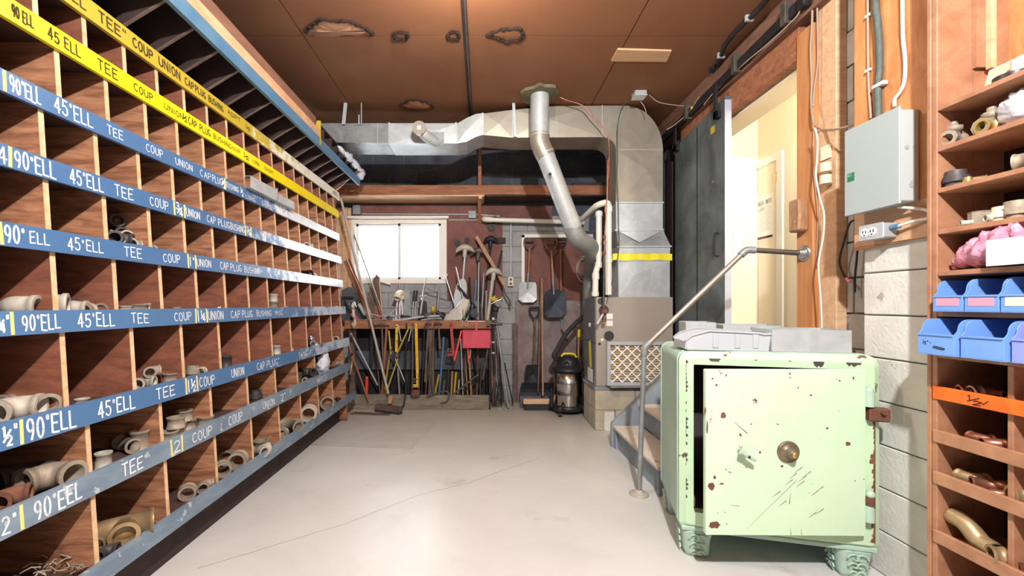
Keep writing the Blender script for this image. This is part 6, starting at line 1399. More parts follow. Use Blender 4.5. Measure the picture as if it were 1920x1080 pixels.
# bolt cutter cluster: jaws crossing at a dark hub with yellow-green handles
bc = thing('bolt_cutters', (-1.05, 4.98, .3), 'bolt cutters with dark jaws and long yellow-green handles crossed under the bench', 'cutters')
b = B(); b.ball(P(743, 668, 4.955), .036, 'iron', n=12, k=8, sc=(1, .5, .8)); b.tube([P(732, 655, 4.955), P(743, 668, 4.955), P(752, 652, 4.955)], .010, 'iron', n=8); put(b, 'jaws', bc)
b = B(); b.tube([P(746, 672, 4.96), P(723, 740, 5.02)], [.008, .012], 'yellow_old', n=8); b.tube([P(740, 672, 4.96), P(768, 612, 4.97)], .009, 'yellow_old', n=8); put(b, 'handle', bc)
b = B(); b.tube([P(741, 672, 4.965), P(760, 718, 5.02)], .008, 'galv', n=8); b.tube([P(733, 664, 4.965), P(729, 620, 4.97)], .010, 'yellow_old', n=8); put(b, 'handle', bc)
rod('grey_pole', 'straight pale grey pole standing under the cutters', 'pole', P(749, 740, 5.04), P(745, 675, 5.06), .012, 'galv_dull')
# --- big yellow pipe wrench
def wrench(nm, lab, top, bot, w_, mat, jaw, jmat=None, side=-1):
    t = thing(nm, bot, lab, 'wrench'); b = B(); bar3(b, top, bot, w_, .022, mat); b.ball(Vector(top)+Vector((0, .011, 0)), w_*.6, mat, n=10, k=6); put(b, 'handle', t)
    d = (Vector(bot)-Vector(top)).normalized(); q = Vector(bot); j = w_*1.6
    b = B(); b.box(q+Vector((side*j*1.5 if side < 0 else -w_*.5, -.004, -jaw)), q+Vector((w_*.5 if side < 0 else side*j*1.5, .026, jaw*.3)), mat, bev=.006); put(b, 'fixed_jaw', t)
    b = B(); b.box(q+Vector((side*j*1.3-.008, 0, jaw*.7)), q+Vector((side*j*1.3+.012, .02, jaw*2.4)), jmat or 'iron', bev=.003); b.box(q+Vector((min(side*j*1.3, 0), 0, jaw*2.0)), q+Vector((max(side*j*1.3, 0), .02, jaw*2.6)), jmat or 'iron', bev=.003); put(b, 'hook_jaw', t)
    b = B(); b.tube([q+Vector((side*j*.7, .01, jaw*1.0)), q+Vector((side*j*.7, .01, jaw*1.7))], w_*.35, 'rust', n=10); put(b, 'adjusting_nut', t)
    return t
wrench('pipe_wrench', 'large yellow pipe wrench hanging full length from the bench', P(780, 609, 4.95), P(783, 722, 4.95), .032, 'yellow_tool', .030)
wrench('pipe_wrench', 'faded red pipe wrench hanging left of the orange bar', P(846, 609, 4.95), P(850, 664, 4.95), .032, 'red_paint', .026)
cl = thing('pipe_cup', (-.8, 4.93, .12), 'rusty round clamp base under the yellow wrench', 'clamp')
b = B(); b.tube([P(779, 741, 4.90)+Vector((0, 0, 0)), P(779, 732, 4.90)], .055, 'rust', n=18, ri=.047); b.tube([P(773, 730, 4.90), P(774, 606, 4.955)], .010, 'iron', n=8); b.tube([P(786, 730, 4.90), P(785, 700, 4.94)], .006, 'iron', n=6); put(b, 'ring', cl)
flat('orange_bar', 'bright orange-red bar hanging slanted left of the dustpan', 'bar', P(852, 676, 4.93), P(865, 620, 4.93), .018, .012, 'orange_red')
# --- dustpan
dp = thing('dustpan', (-.07, 4.93, .72), 'red metal dustpan hanging from the bench edge', 'dustpan')
q0 = P(868, 652, 4.93); q1 = P(919, 619, 4.93)
b = B(); b.prism([(q0.x+.01, 4.93, q0.z), (q1.x-.01, 4.93, q0.z), (q1.x, 4.93, q0.z+.01), (q1.x, 4.93, q1.z-.01), (q1.x-.01, 4.93, q1.z), (q0.x+.01, 4.93, q1.z), (q0.x, 4.93, q1.z-.01), (q0.x, 4.93, q0.z+.01)], (0, .004, 0), 'red_plastic'); put(b, 'pan', dp)
b = B(); r_ = [(q0.x, 4.922, q0.z), (q1.x, 4.922, q0.z), (q1.x, 4.922, q1.z), (q0.x, 4.922, q1.z), (q0.x, 4.922, q0.z)]; b.tube(r_, .006, 'red_plastic', n=6); put(b, 'rim', dp)
b = B(); bar3(b, P(893, 621, 4.925), P(893, 601, 4.94), .020, .012, 'red_plastic'); b.tube([P(893, 601, 4.945)+Vector((0, 0, .012)), P(893, 596, 4.945)], .006, 'red_plastic', n=6); put(b, 'handle', dp)
flat('red_tool', 'small red tool handle below the dustpan', 'tool', P(879, 681, 4.97), P(877, 653, 4.97), .016, .012, 'orange_red')
rod('wooden_shaft', 'short pale wooden handle below the dustpan beside the red one', 'handle', P(881, 672, 4.99), P(882, 655, 4.99), .012, 'handle_wood')
# --- hammers hooked on the apron
def hammer(lab, px, py, ln, tilt, Y=4.955, hm='iron', wd='handle_dark', hw=16, cat='hammer', nm='hammer', z=None):
    t = thing(nm, P(px, py, Y), lab, cat); a, c = P(px, py, Y), P(px+tilt, py+ln, Y)
    b = B(); b.tube([a, c], [.010, .013], wd, n=8); put(b, 'handle', t)
    b = B(); h = P(px, py, Y); s_ = hw*Y/F/2
    b.tube([h+Vector((-s_, 0, -.008)), h+Vector((-s_*.3, 0, .004)), h+Vector((s_*.3, 0, .004)), h+Vector((s_, 0, -.012))], [.010, .016, .016, .008], hm, n=8); put(b, 'head', t); return t
hammer('dark hammer hooked on the bench edge left of the red wrench', 822, 606, 48, 3); hammer('old pick hammer hooked on the bench edge beside the yellow wrench', 803, 606, 110, -6, hw=12)
hammer('wide-headed mattock hanging behind the broom pole', 716, 609, 120, 4, hw=28, Y=5.055-.10, cat='mattock', nm='mattock')
# --- shafts and bars stored under the bench, each its own length, lean and colour
bars = [
 (725, 612, 716, 738, .014, 'copper_tool', 'reddish-brown wooden handle hanging right of the broom pole', 'handle'), (703, 630, 713, 738, .010, 'handle_dark', 'worn wooden shaft left of the mattock', 'handle'),
 (733, 650, 719, 738, .011, 'yellow_old', 'dull yellow stick behind the reddish handle', 'stick'), (752, 640, 747, 610, .006, 'galv', 'thin bright rod near the cutters', 'rod'),
 (762, 606, 760, 742, .009, 'iron_dark', 'dark iron bar right of the cutters', 'bar'), (766, 640, 772, 612, .007, 'galv', 'short bright rod right of the cutters', 'rod'),
 (796, 612, 790, 738, .008, 'iron_dark', 'dark iron bar just right of the yellow wrench', 'bar'), (808, 625, 797, 738, .010, 'rust', 'rusty bar left of the small hammer', 'bar'),
 (800, 604, 812, 738, .009, 'iron', 'first long grey bar crossing left of the hammer', 'bar'), (815, 604, 803, 738, .010, 'iron', 'second long grey bar crossing left of the hammer', 'bar'),
 (832, 632, 823, 738, .014, 'blue_dark', 'thick dark steel bar right of the small hammer', 'bar'), (823, 702, 814, 738, .014, 'yellow_old', 'first short yellow handle standing behind the kick board', 'handle'),
 (834, 712, 829, 738, .014, 'handle_dark', 'chipped dull handle standing right of the short yellow one', 'handle'), (848, 696, 846, 738, .013, 'handle_wood', 'orange-brown handle standing under the red wrench', 'handle'),
 (855, 698, 851, 738, .014, 'yellow_tool', 'second short yellow handle under the orange bar', 'handle'), (864, 635, 868, 740, .008, 'galv', 'thin bright rod hanging left of the dustpan', 'rod'),
 (873, 655, 868, 738, .010, 'iron', 'grey iron shaft under the left edge of the dustpan', 'shaft'), (872, 665, 877, 738, .010, 'handle_wood', 'first slender pale shaft under the dustpan', 'shaft'),
 (880, 680, 884, 738, .013, 'handle_wood', 'second pale wooden shaft under the dustpan', 'shaft'), (886, 660, 903, 738, .010, 'iron_dark', 'dark bar leaning right under the dustpan', 'bar'),
 (896, 655, 894, 738, .014, 'rust', 'brown iron bar behind the dustpan', 'bar'), (915, 652, 905, 712, .014, 'iron', 'flat grey bar leaning left under the dustpan corner', 'bar'),
 (903, 680, 900, 738, .010, 'iron', 'thin grey iron near the bench end', 'bar'), (912, 690, 913, 738, .010, 'iron_dark', 'short dark iron by the bench end post', 'bar'),
 (861, 712, 858, 738, .009, 'cast_pale', 'pale chipped stick behind the kick board', 'stick'), (668, 690, 662, 738, .009, 'iron_dark', 'dark bent bar at the left end under the bench', 'bar'),
 (841, 690, 838, 738, .008, 'iron', 'slim grey bar left of the orange-brown handle', 'bar'),
]
for i, (xa, ya, xb, yb2, r, mt, lab, cat) in enumerate(bars):
    top = P(xa, ya, 5.0); hanging = yb2 < 730; Y0 = 4.978 if ya < 615 or hanging else 5.10+.05*(i % 3)
    k_ = (Y0)/5.0
    rod({'bar': 'iron_bar', 'handle': 'tool_shaft'}.get(cat, cat), lab, cat, P(xa, ya, Y0+(.0 if Y0 < 5 else .0)), P(xb, (745 if not hanging else yb2), Y0+.02 if Y0 > 5 else 4.99), r, mt)
rod('round_shaft', 'dark round shaft lying slanted across the lower right of the bench front', 'shaft', P(850, 739, 4.935), P(897, 702, 4.955), .011, 'iron')
b = B(); b.tube(curve([P(800, 744, 4.92), P(815, 739, 4.92), P(832, 733, 4.92), P(842, 738, 4.92), P(838, 752, 4.91), P(826, 756, 4.91)]), .008, 'iron', n=7); put(b, 'bent_iron', label='thin iron rod bent in a hook lying on the kick board', cat='iron')
b = B(); b.tube(curve([P(761, 740, 4.93), P(764, 700, 4.95), P(758, 755, 4.91), P(755, 762, 4.90)]), .010, 'iron_dark', n=7); put(b, 'bent_iron', label='short dark curved iron left of the rusty clamp base', cat='iron')
# --- right end of the bench: standing bars, clamp, grey pipe
rod('grey_pipe', 'long pale grey pipe leaning on the right end of the bench', 'pipe', P(953, 764, 4.95), P(931, 606, 4.98), .015, 'galv_dull', n=10)
tc = thing('bar_clamp', (.13, 4.96, 1.0), 'dark sliding bar clamp hooked over the right end of the bench', 'clamp')
b = B(); b.tube([P(913, 606, 4.96), P(942, 608, 4.96)], .016, 'iron', n=8); b.box(P(912, 611, 4.97), P(919, 601, 4.95), 'iron'); put(b, 'jaw', tc)
b = B(); b.tube([P(924, 608, 4.95), P(927, 700, 4.95)], .014, 'iron_dark', n=8); put(b, 'bar', tc)
for py in (640, 660):
    b = B(); b.tube([P(925, py, 4.95), P(925, py+3, 4.95)], .020, 'galv', n=10); put(b, 'collar', tc)
b = B(); b.ball(P(925, 598, 4.97), .022, 'galv', n=10, k=7); put(b, 'screw_head', tc)
for i, (xa, ya, xb, yb2, r, mt, lab) in enumerate(((919, 612, 920, 752, .012, 'iron_dark', 'dark straight iron against the bench end post'), (929, 640, 926, 755, .013, 'rust', 'rust-brown iron behind the bar clamp'), (936, 650, 940, 757, .012, 'iron_dark', 'dark iron between the clamp and the grey pipe'), (922, 680, 931, 757, .010, 'iron', 'grey iron crossing at the foot of the bench end'), (946, 680, 962, 757, .008, 'iron_dark', 'thin dark rod leaning right of the grey pipe'))):
    rod('iron_bar', lab, 'bar', P(xa, ya, 5.06), P(xb, yb2+2, 5.04), r, mt)
b = B()
for k_ in range(3): b.tube(curve([P(926+k_*5, 720, 4.99), P(922+k_*5, 745, 4.98), P(928+k_*6, 757, 4.97), P(934+k_*5, 740, 4.98), P(930+k_*5, 715, 4.99)]), .006, 'iron_dark', n=6)
put(b, 'looped_irons', label='dark looped irons piled at the foot of the bench end', cat='iron')
b = B()
random.seed(9)
for i in range(9):
    q = P(random.uniform(920, 985), random.uniform(758, 768), 4.95+random.uniform(-.05, .1)); q.z = .008; b.ball(q, random.uniform(.006, .016), 'cast_pale', n=6, k=4, jit=.5, seed=i, sc=(1.6, 1, .5))
put(b, 'floor_debris', label='small pale debris scattered on the floor right of the bench', cat='debris', kind='stuff')
# ================================================================ ON THE BENCH TOP
def top(px, py, Y=5.2): return P(px, py, Y)
flat('plank_offcut', 'orange-brown plank leaning on the window trim at the left of the bench', 'plank', P(697, 603, 5.29), P(650, 488, 5.32), .085, .02, 'copper_tool')
rod('wood_strip', 'thin pale wood strip on the edge of the orange-brown plank', 'strip', P(699, 596, 5.13), P(649, 484, 5.30), .007, 'pine_light')
b = B(); b.prism([P(692, 598, 5.28), P(688, 560, 5.28), P(700, 522, 5.32), P(706, 514, 5.33), P(711, 520, 5.32), P(714, 598, 5.28)], (0, .018, 0), 'handle_dark'); put(b, 'pointed_board', label='dark pointed board standing before the left window pane', cat='board')
rod('wood_stick', 'thin pale stick standing right of the pointed board', 'stick', P(718, 602, 5.22), P(711, 528, 5.30), .009, 'tan_board')
b = B(); b.prism([P(700, 600, 5.26), P(703, 572, 5.27), P(716, 575, 5.27), P(718, 600, 5.26)], (0, .02, 0), 'copper_tool'); put(b, 'board_piece', label='small reddish board at the foot of the pale stick', cat='board')
rod('short_tube', 'short pale tube lying on the window sill left pane', 'tube', P(712, 528, 5.34), P(732, 533, 5.32), .010, 'pvc')
# planer-like machine and saw at far left
mc = thing('bench_machine', (-1.58, 5.2, ZB), 'dark dusty machine body at the left end of the bench', 'machine')
b = B(); b.prism([P(642, 602, 5.15), P(640, 545, 5.15), P(652, 538, 5.15), P(664, 548, 5.15), P(672, 580, 5.15), P(680, 602, 5.15)], (0, .12, 0), 'block_dark'); put(b, 'body', mc)
b = B(); b.box(P(643, 560, 5.14), P(662, 556, 5.12), 'iron_dark', bev=.003); put(b, 'slot_plate', mc)
b = B(); b.tube(curve([P(654, 572, 5.11), P(656, 566, 5.11), P(664, 567, 5.11), P(668, 576, 5.11)]), .010, 'steel', n=8); put(b, 'handle', mc)
bs2 = thing('bow_saw', (-1.4, 5.05, ZB), 'bow saw with a red grip lying on the left of the bench', 'saw')
b = B(); b.box(P(658, 604, 5.03)+Vector((0, 0, .0)), P(672, 588, 5.0), 'red_paint'); b2x = b
bs2b = B(); bar3(bs2b, P(659, 587, 5.01), P(672, 603, 5.01), .045, .025, 'red_plastic'); put(bs2b, 'grip', bs2)
b = B(); b.tube([P(673, 599.5, 5.02), P(726, 600.0, 5.02)], .007, 'steel', n=8); put(b, 'blade', bs2)
b = B(); b.tube([P(645, 562, 5.05), P(660, 588, 5.02)], .012, 'iron_dark', n=8); put(b, 'frame', bs2)
flat('set_square', 'blue and silver blade leaning behind the bow saw', 'blade', P(686, 590, 5.10), P(672, 570, 5.12), .045, .006, 'galv')
flat('black_tool_bar', 'black flat tool lying slanted by the silver blade', 'tool', P(683, 596, 5.07), P(668, 570, 5.09), .016, .008, 'iron_dark')
# long curved pipes lying along the front edge
for i, (pts_, r, mt, lab) in enumerate(((((690, 588), (702, 591), (725, 594), (766, 589)), .010, 'steel', 'bright curved rod lying along the bench front'), (((736, 601), (760, 599), (790, 594), (830, 592)), .013, 'galv', 'pale pipe lying along the middle of the bench front'), (((712, 602), (740, 603), (765, 602)), .010, 'iron', 'dark short pipe lying at the bench edge under the tripod legs'), (((790, 600), (815, 597), (846, 598)), .010, 'galv', 'bright short pipe at the bench edge near the handsaw'))):
    b = B(); b.tube(curve([P(x, y, 5.03+.02*i) for x, y in pts_]), r, mt, n=8); put(b, 'loose_pipe', label=lab, cat='pipe')
for i, (px, py, lab) in enumerate(((728, 595, 'left dark pipe joint on the bench front'), (754, 593, 'right dark pipe joint on the bench front'))):
    b = B(); b.ball(P(px, py, 5.03), .024, 'iron_dark', n=12, k=8, sc=(1.1, 1, .8)); put(b, 'pipe_joint', label=lab, cat='fitting')
# closet elbow on white legs
ce = thing('plastic_pipe_end', (-1.0, 5.2, ZB), 'pale plastic pipe bend standing mouth out on white legs before the wall', 'pipe bend')
b = B(); b.tube(curve([P(744, 560, 5.10), P(747, 552, 5.14), P(752, 550, 5.20), P(754, 560, 5.23)]), [.045]*8+[.04]*8+[.034]*9, 'cream_plastic', n=18, ri=[.038]*8+[.034]*8+[.028]*9); put(b, 'bend', ce)
for xa, xb in ((745, 742), (750, 749), (753, 756)):
    b = B(); b.tube([P(xa, 563, 5.20), P(xb, 602, 5.18)], .010, 'white_plastic', n=8); put(b, 'leg', ce)
rod('diagonal_rod', 'pale rod slanting up to the plastic pipe bend', 'rod', P(727, 594, 5.1), P(746, 574, 5.16), .007, 'cast_pale')
for i, x in enumerate((744, 748)): rod('pink_rod', ['left thin pink rod standing above the pipe bend', 'right thin pink rod standing above the pipe bend'][i], 'rod', P(x, 530, 5.33), P(x+5, 600, 5.28), .005, 'foam_pink')
b = B(); b.prism([P(757, 592, 5.32), P(755, 545, 5.34), P(762, 538, 5.34), P(768, 545, 5.34), P(770, 592, 5.32)], (0, .006, 0), 'galv_dull'); put(b, 'trowel_blade', label='grey upright trowel-shaped plate against the wall', cat='trowel')
for i, x in enumerate((776, 781)):
    t = thing('long_file', P(x-3, 596, 5.2), ['left dark-handled file standing on the bench', 'right dark-handled file standing on the bench'][i], 'file')
    b = B(); b.tube([P(x-1, 565, 5.2), P(x+1, 545, 5.22)], .013, 'black_rubber', n=8); put(b, 'grip', t)
    b = B(); b.tube([P(x-3-i, 599, 5.18), P(x-1, 565, 5.2)], .006, 'steel', n=8); put(b, 'blade', t)
cg = thing('clamp_jack', (-.72, 5.15, ZB), 'grey ratchet jack with a pointed bright rod on the bench', 'jack')
b = B(); b.prism([P(785, 600, 5.12), P(786, 566, 5.12), P(792, 562, 5.12), P(799, 566, 5.12), P(801, 600, 5.12)], (0, .05, 0), 'iron_dark'); put(b, 'body', cg)
b = B(); b.tube([P(787, 598, 5.10), P(793, 556, 5.10)], .012, 'galv', n=8); b.tube([P(786, 556, 5.10), P(800, 555, 5.10)], .007, 'steel', n=8); put(b, 'screw', cg)
b = B(); b.tube([P(790, 562, 5.13), P(803, 500, 5.2)], [.010, .003], 'steel', n=8); put(b, 'rod', cg)
th = thing('tap_wrench', (-.55, 5.15, ZB), 'T-handled steel wrench standing on the bench', 'wrench')
b = B(); b.tube([P(799, 537, 5.15), P(803, 541, 5.15), P(839, 552, 5.15)], .010, 'galv_dull', n=8); put(b, 'cross_handle', th)
b = B(); b.tube([P(822, 535, 5.15), P(823, 550, 5.15), P(818, 600, 5.15)], [.010, .016, .009], 'galv_dull', n=8); put(b, 'stem', th)
hp = thing('tool_heap', (-.6, 5.1, ZB), 'dark vise-like casting lying on the bench below the T-handled wrench', 'vise')
b = B(); b.ball(P(800, 591, 5.08), .05, 'iron', n=14, k=9, jit=.5, seed=31, sc=(1.6, 1, .55)); put(b, 'casting', hp)
b = B(); b.ball(P(826, 590, 5.08), .045, 'black_plastic', n=14, k=9, jit=.4, seed=33, sc=(1.3, 1, .7)); put(b, 'drill', hp, 'black rounded body') 
b = B(); b.tube([P(818, 584, 5.06), P(835, 596, 5.05)], .022, 'black_plastic', n=12); put(b, 'black_torch', label='small black torch lying right of the dark casting', cat='torch')
b = B(); b.ball(P(812, 580, 5.16), .035, 'yellow_old', n=10, k=7, jit=.3, seed=2, sc=(.9, .6, 1.1)); put(b, 'yellow_pad', label='pale yellow pad behind the black torch', cat='pad')
b = B(); b.tube(curve([P(833, 591, 5.12), P(838, 586, 5.12), P(846, 588, 5.12), P(846, 593, 5.12)]), .007, 'red_plastic', n=6); put(b, 'red_ring', label='small red cord loop beside the handsaw', cat='cord')
b = B(); b.tube([P(840, 514, 5.3), P(836, 520, 5.3), P(853, 574, 5.22), P(857, 598, 5.2)], .008, 'steel', n=8); put(b, 'bent_rod', label='bright rod with a bent tip right of the window', cat='rod')
# handsaw blade, oval plate
hs = thing('handsaw', (-.35, 5.05, ZB), 'wide pale handsaw blade leaning at the bench front', 'saw')
b = B(); b.prism([P(831, 600, 5.02), P(871, 560, 5.06), P(880, 562, 5.06), P(882, 572, 5.06), P(868, 599, 5.02), P(840, 602, 5.02)], (0, .004, 0), M('saw_blade', (150, 142, 128), .45, .4, c2=(128, 120, 108), scale=5)); put(b, 'blade', hs)
b = B(); b.tube([P(869, 561, 5.055), P(833, 598, 5.015)], .007, 'steel', n=6); put(b, 'spine', hs)
b = B(); m = 24; q = P(863, 552, 5.16); vs = [(q.x+.075*math.cos(2*PI*i/m)+.03*math.sin(2*PI*i/m), 5.16+.02*math.sin(2*PI*i/m), q.z+.20*math.sin(2*PI*i/m)+.0*math.cos(2*PI*i/m)) for i in range(m)]; b.prism(vs, (0, .006, 0), 'galv_dull'); put(b, 'oval_plate', label='large grey oval metal plate leaning behind the handsaw', cat='plate')
rod('dark_bar', 'dark square bar slanting before the oval plate', 'bar', P(858, 535, 5.10), P(893, 577, 5.10), .015, 'iron_dark', n=4); rod('thin_rod', 'thin steel rod crossing the oval plate upright', 'rod', P(855, 500, 5.12), P(868, 560, 5.10), .006, 'steel')
# mallet-like heads on shafts
def topper(lab, nm, hx_, hy_, fx_, fy_, w_, mt, smt, Y=5.22, rx=.05, cat='post tool'):
    t = thing(nm, P(fx_, fy_, Y), lab, cat); b = B(); b.tube([P(hx_, hy_+8, Y), P(fx_, fy_, Y)], .013, smt, n=10); put(b, 'shaft', t)
    b = B(); s_ = w_*Y/F/2; c = P(hx_, hy_, Y); b.tube(curve([c+Vector((-s_, 0, -.035)), c+Vector((-s_*.6, 0, .01)), c+Vector((0, 0, .028)), c+Vector((s_*.6, 0, .008)), c+Vector((s_, 0, -.03))]), [.010+.040*math.sin(PI*min(1, (i+.5)/33)) for i in range(33)], mt, n=12, flat=.8); b.tube([c+Vector((0, 0, .01)), P(hx_-1, hy_+14, Y)], [.032, .022], mt, n=12); put(b, 'head', t); return t
topper('pale plaster-crusted pick head on a steel shaft, upper left', 'pick', 872, 468, 862, 600, 34, 'cast_pale', 'galv', cat='pick')
topper('dark pick head on a shaft right of the pale one', 'pick', 897, 474, 903, 600, 30, 'iron', 'iron_dark', Y=5.26, cat='pick')
topper('pale forked cast head on a thick pale pipe near the bench end', 'cast_post', 926, 511, 916, 600, 30, 'cast_pale', 'cast', Y=5.12, cat='pipe tool')
topper('dark heavy head against the red plywood, far right', 'sledge', 920, 452, 905, 598, 26, 'iron_dark', 'iron_dark', Y=5.34, cat='sledge')
b = B(); b.tube([P(924, 520, 5.12), P(914, 600, 5.12)], .020, 'cast_pale', n=12); put(b, 'thick_pipe', label='thick pale pipe standing under the forked cast head', cat='pipe')
for xa, ya, xb, lab, mt, r in ((898, 492, 896, 'left bright upright rod behind the dark pick', 'galv', .008), (907, 512, 903, 'right bright upright rod with a dark sleeve', 'galv_dull', .012), (880, 520, 884, 'dark long bar right of the oval plate', 'iron_dark', .014), (893, 525, 887, 'dark slanted bar behind the black can', 'blue_dark', .012), (930, 500, 921, 'dark bar behind the thick pale pipe', 'iron_dark', .012), (912, 545, 911, 'rough twisted pale bar left of the thick pipe', 'cast', .018), (903, 570, 904, 'wide grey sleeve standing left of the twisted bar', 'iron', .024)):
    rod('upright_bar', lab, 'bar', P(xa, ya, 5.20), P(xb, 600, 5.18), r, mt)
ah = thing('shovel_shaft', P(920, 490, 5.08), 'pale straight wooden tool handle slanting across the red plywood', 'handle')
b = B(); bar3(b, P(893, 443, 5.24), P(946, 534, 5.16), .042, .022, 'handle_wood'); put(b, 'shaft', ah)
axh = thing('axe_shaft', P(955, 570, 5.1), 'dark curved axe handle hanging below the pale handle', 'handle')
b = B(); b.tube(curve([P(939, 525, 5.22), P(946, 548, 5.22), P(955, 563, 5.21), P(957, 574, 5.20)]), [.016]*12+[.02]*7, 'handle_dark', n=8, flat=.6); put(b, 'shaft', axh)
rod('dark_shaft', 'dark tapered handle standing up behind the forked head', 'handle', P(941, 470, 5.3), P(930, 520, 5.24), .013, 'black_rubber')
b = B(); b.ball(P(888, 588, 5.10), .055, 'block_dark', n=14, k=9, jit=.2, seed=6, sc=(1, .8, 1)); put(b, 'dark_can', label='dark rounded can on the bench behind the handsaw', cat='can')
b = B(); b.ball(P(926, 560, 5.10), .040, 'yellow_old', n=9, k=6, jit=.8, seed=9, sc=(1.1, .6, .9), freq=5); put(b, 'yellow_rag', label='torn yellow rag by the thick pale pipe', cat='rag')
b = B(); b.tube(curve([P(921, 570, 5.08), P(932, 564, 5.08), P(940, 561, 5.08), P(942, 557, 5.08)]), .008, 'steel', n=8); put(b, 'hook', label='bright hook rod before the yellow rag', cat='hook')
b = B(); b.ball(P(929, 580, 5.13), .045, 'iron_dark', n=10, k=7, jit=.5, seed=19, sc=(1, .6, .9)); put(b, 'dark_bundle', label='dark bundle hanging under the yellow rag', cat='bundle')
gs = thing('tin_snips', P(870, 600, 4.98), 'snips with pale loop handles and a green pivot at the bench edge', 'snips')
for sx in (-5, 5):
    b = B(); c = P(870+sx, 606, 4.985); pts = [(c.x+.014*math.cos(t), 4.985, c.z+.045*math.sin(t)) for t in [2*PI*i/16 for i in range(17)]]; b.tube(pts, .005, 'cast_pale', n=6); put(b, 'loop_handle', gs)
b = B(); b.ball(P(870, 597, 4.98), .022, 'green_tool', n=10, k=7, sc=(1.3, .6, .6)); b.tube([P(869, 596, 5.0), P(867, 575, 5.06)], .007, 'steel', n=6); b.tube([P(871, 596, 5.0), P(874, 577, 5.06)], .007, 'steel', n=6); put(b, 'pivot', gs)
b = B(); b.tube([P(878, 603, 4.99), P(908, 603, 4.99)], .008, 'galv', n=8); put(b, 'rail_rod', label='thin bright rod along the bench edge above the dustpan', cat='rod')
for i, (px, py, r, lab) in enumerate(((922, 425, .055, 'upper dark round disc hanging on the red plywood'), (858, 455, .040, 'left dark round disc hanging on the red plywood'), (876, 450, .036, 'small dark round disc beside the left disc on the red plywood'))):
    q = P(px, py, 5.36); b = B(); b.tube([(q.x, 5.374, q.z), (q.x, 5.35, q.z)], r, 'iron_dark', n=20, ri=r*.25); put(b, 'wall_disc', label=lab, cat='disc')
b = B(); q0, q1 = P(924, 456, 5.36), P(948, 446, 5.36); b.box((q0.x, 5.345, q0.z), (q1.x, 5.373, q1.z), 'ply_dark', bev=.006); put(b, 'wall_block', label='dark block fixed high on the red plywood', cat='block')
# ================================================================ SHOVELS, BROOM, VACUUM
def dgrip(t, px, py, Y, w_=22, mat='iron_dark', ht=16):
    s_ = Y/F; c = P(px, py, Y); b = B(); hw_ = w_*s_/2
    b.tube([c+Vector((-hw_, 0, 0)), c+Vector((hw_, 0, 0))], .015, mat, n=10); put(b, 'grip', t)
    b = B(); z = ht*s_; b.tube(curve([c+Vector((-hw_, 0, 0)), c+Vector((-hw_*.9, 0, -z*.5)), c+Vector((0, 0, -z*1.15))], 5), .010, mat, n=8); b.tube(curve([c+Vector((hw_, 0, 0)), c+Vector((hw_*.9, 0, -z*.5)), c+Vector((0, 0, -z*1.15))], 5), .010, mat, n=8); put(b, 'yoke', t)
def blade(t, x0, x1, y0, y1, Y, mat, tap=3, crn=6, sock=None):
    pts_ = [(x0+tap, y0), (x1-tap, y0), (x1, y0+6), (x1+1, y1-crn), (x1-crn, y1), (x0+crn, y1), (x0-1, y1-crn), (x0, y0+6)]
    b = B(); n = len(pts_); base = [P(x, y, Y) for x, y in pts_]; cen = P((x0+x1)/2, (y0+y1)/2, Y); cen.y += .025
    b.add(base+[cen], [(i, (i+1) % n, n) for i in range(n)], mat); b.add([p+Vector((0, .004, 0)) for p in base]+[cen+Vector((0, .004, 0))], [(i, (i+1) % n, n) for i in range(n)], mat)
    b.add(base+[p+Vector((0, .004, 0)) for p in base], [(i, (i+1) % n, (i+1) % n+n, i+n) for i in range(n)], mat); put(b, 'blade', t)
YS = 5.24
s1 = thing('scoop_shovel', P(990, 568, YS), 'square shovel with a bright aluminium blade hanging left, D-handle up', 'shovel'); dgrip(s1, 993, 449, YS, 20, 'handle_dark'); b = B(); b.tube([P(993, 466, YS), P(990, 528, YS)], .014, 'copper_tool', n=10); put(b, 'shaft', s1); blade(s1, 973, 1006, 529, 567, YS, 'galv'); b = B(); b.tube([P(990.5, 512, YS-.01), P(989, 541, YS-.002)], [.016, .010], 'steel', n=10); put(b, 'socket', s1)
s2 = thing('square_shovel', P(1038, 595, YS), 'square shovel with a black blade and Y-shaped wooden grip', 'shovel'); dgrip(s2, 1033, 449, YS-.05, 22, 'handle_dark', 22); b = B(); b.tube([P(1034, 470, YS-.05), P(1037, 526, YS-.05), P(1038, 545, YS-.05)], .014, 'handle_wood', n=10); put(b, 'shaft', s2); blade(s2, 1021, 1058, 545, 595, YS-.05, 'dark_blade'); b = B(); b.tube([P(1036.5, 521, YS-.06), P(1038.5, 553, YS-.055)], [.017, .010], 'galv_dull', n=10); put(b, 'socket', s2)
s3 = thing('square_shovel', P(1051, 595, YS), 'second black-bladed shovel with a dark D-handle hanging behind the first', 'shovel'); dgrip(s3, 1051, 450, YS, 20, 'iron_dark', 15); b = B(); b.tube([P(1051, 466, YS), P(1052, 545, YS)], .014, 'copper_tool', n=10); put(b, 'shaft', s3); blade(s3, 1026, 1061, 543, 592, YS+.02, 'dark_blade')
# spade leaning upright on the sheet
s4 = thing('spade', (.65, 5.15, 0), 'dark spade standing blade down with its D-handle against the rusty sheet', 'spade'); dgrip(s4, 1002, 577, 5.25, 18, 'iron_dark', 20); b = B(); b.tube([P(1003, 598, 5.25), P(1001, 690, 5.18)], .014, 'handle_dark', n=10); put(b, 'shaft', s4); blade(s4, 985, 1012, 684, 722, 5.16, 'iron_dark')
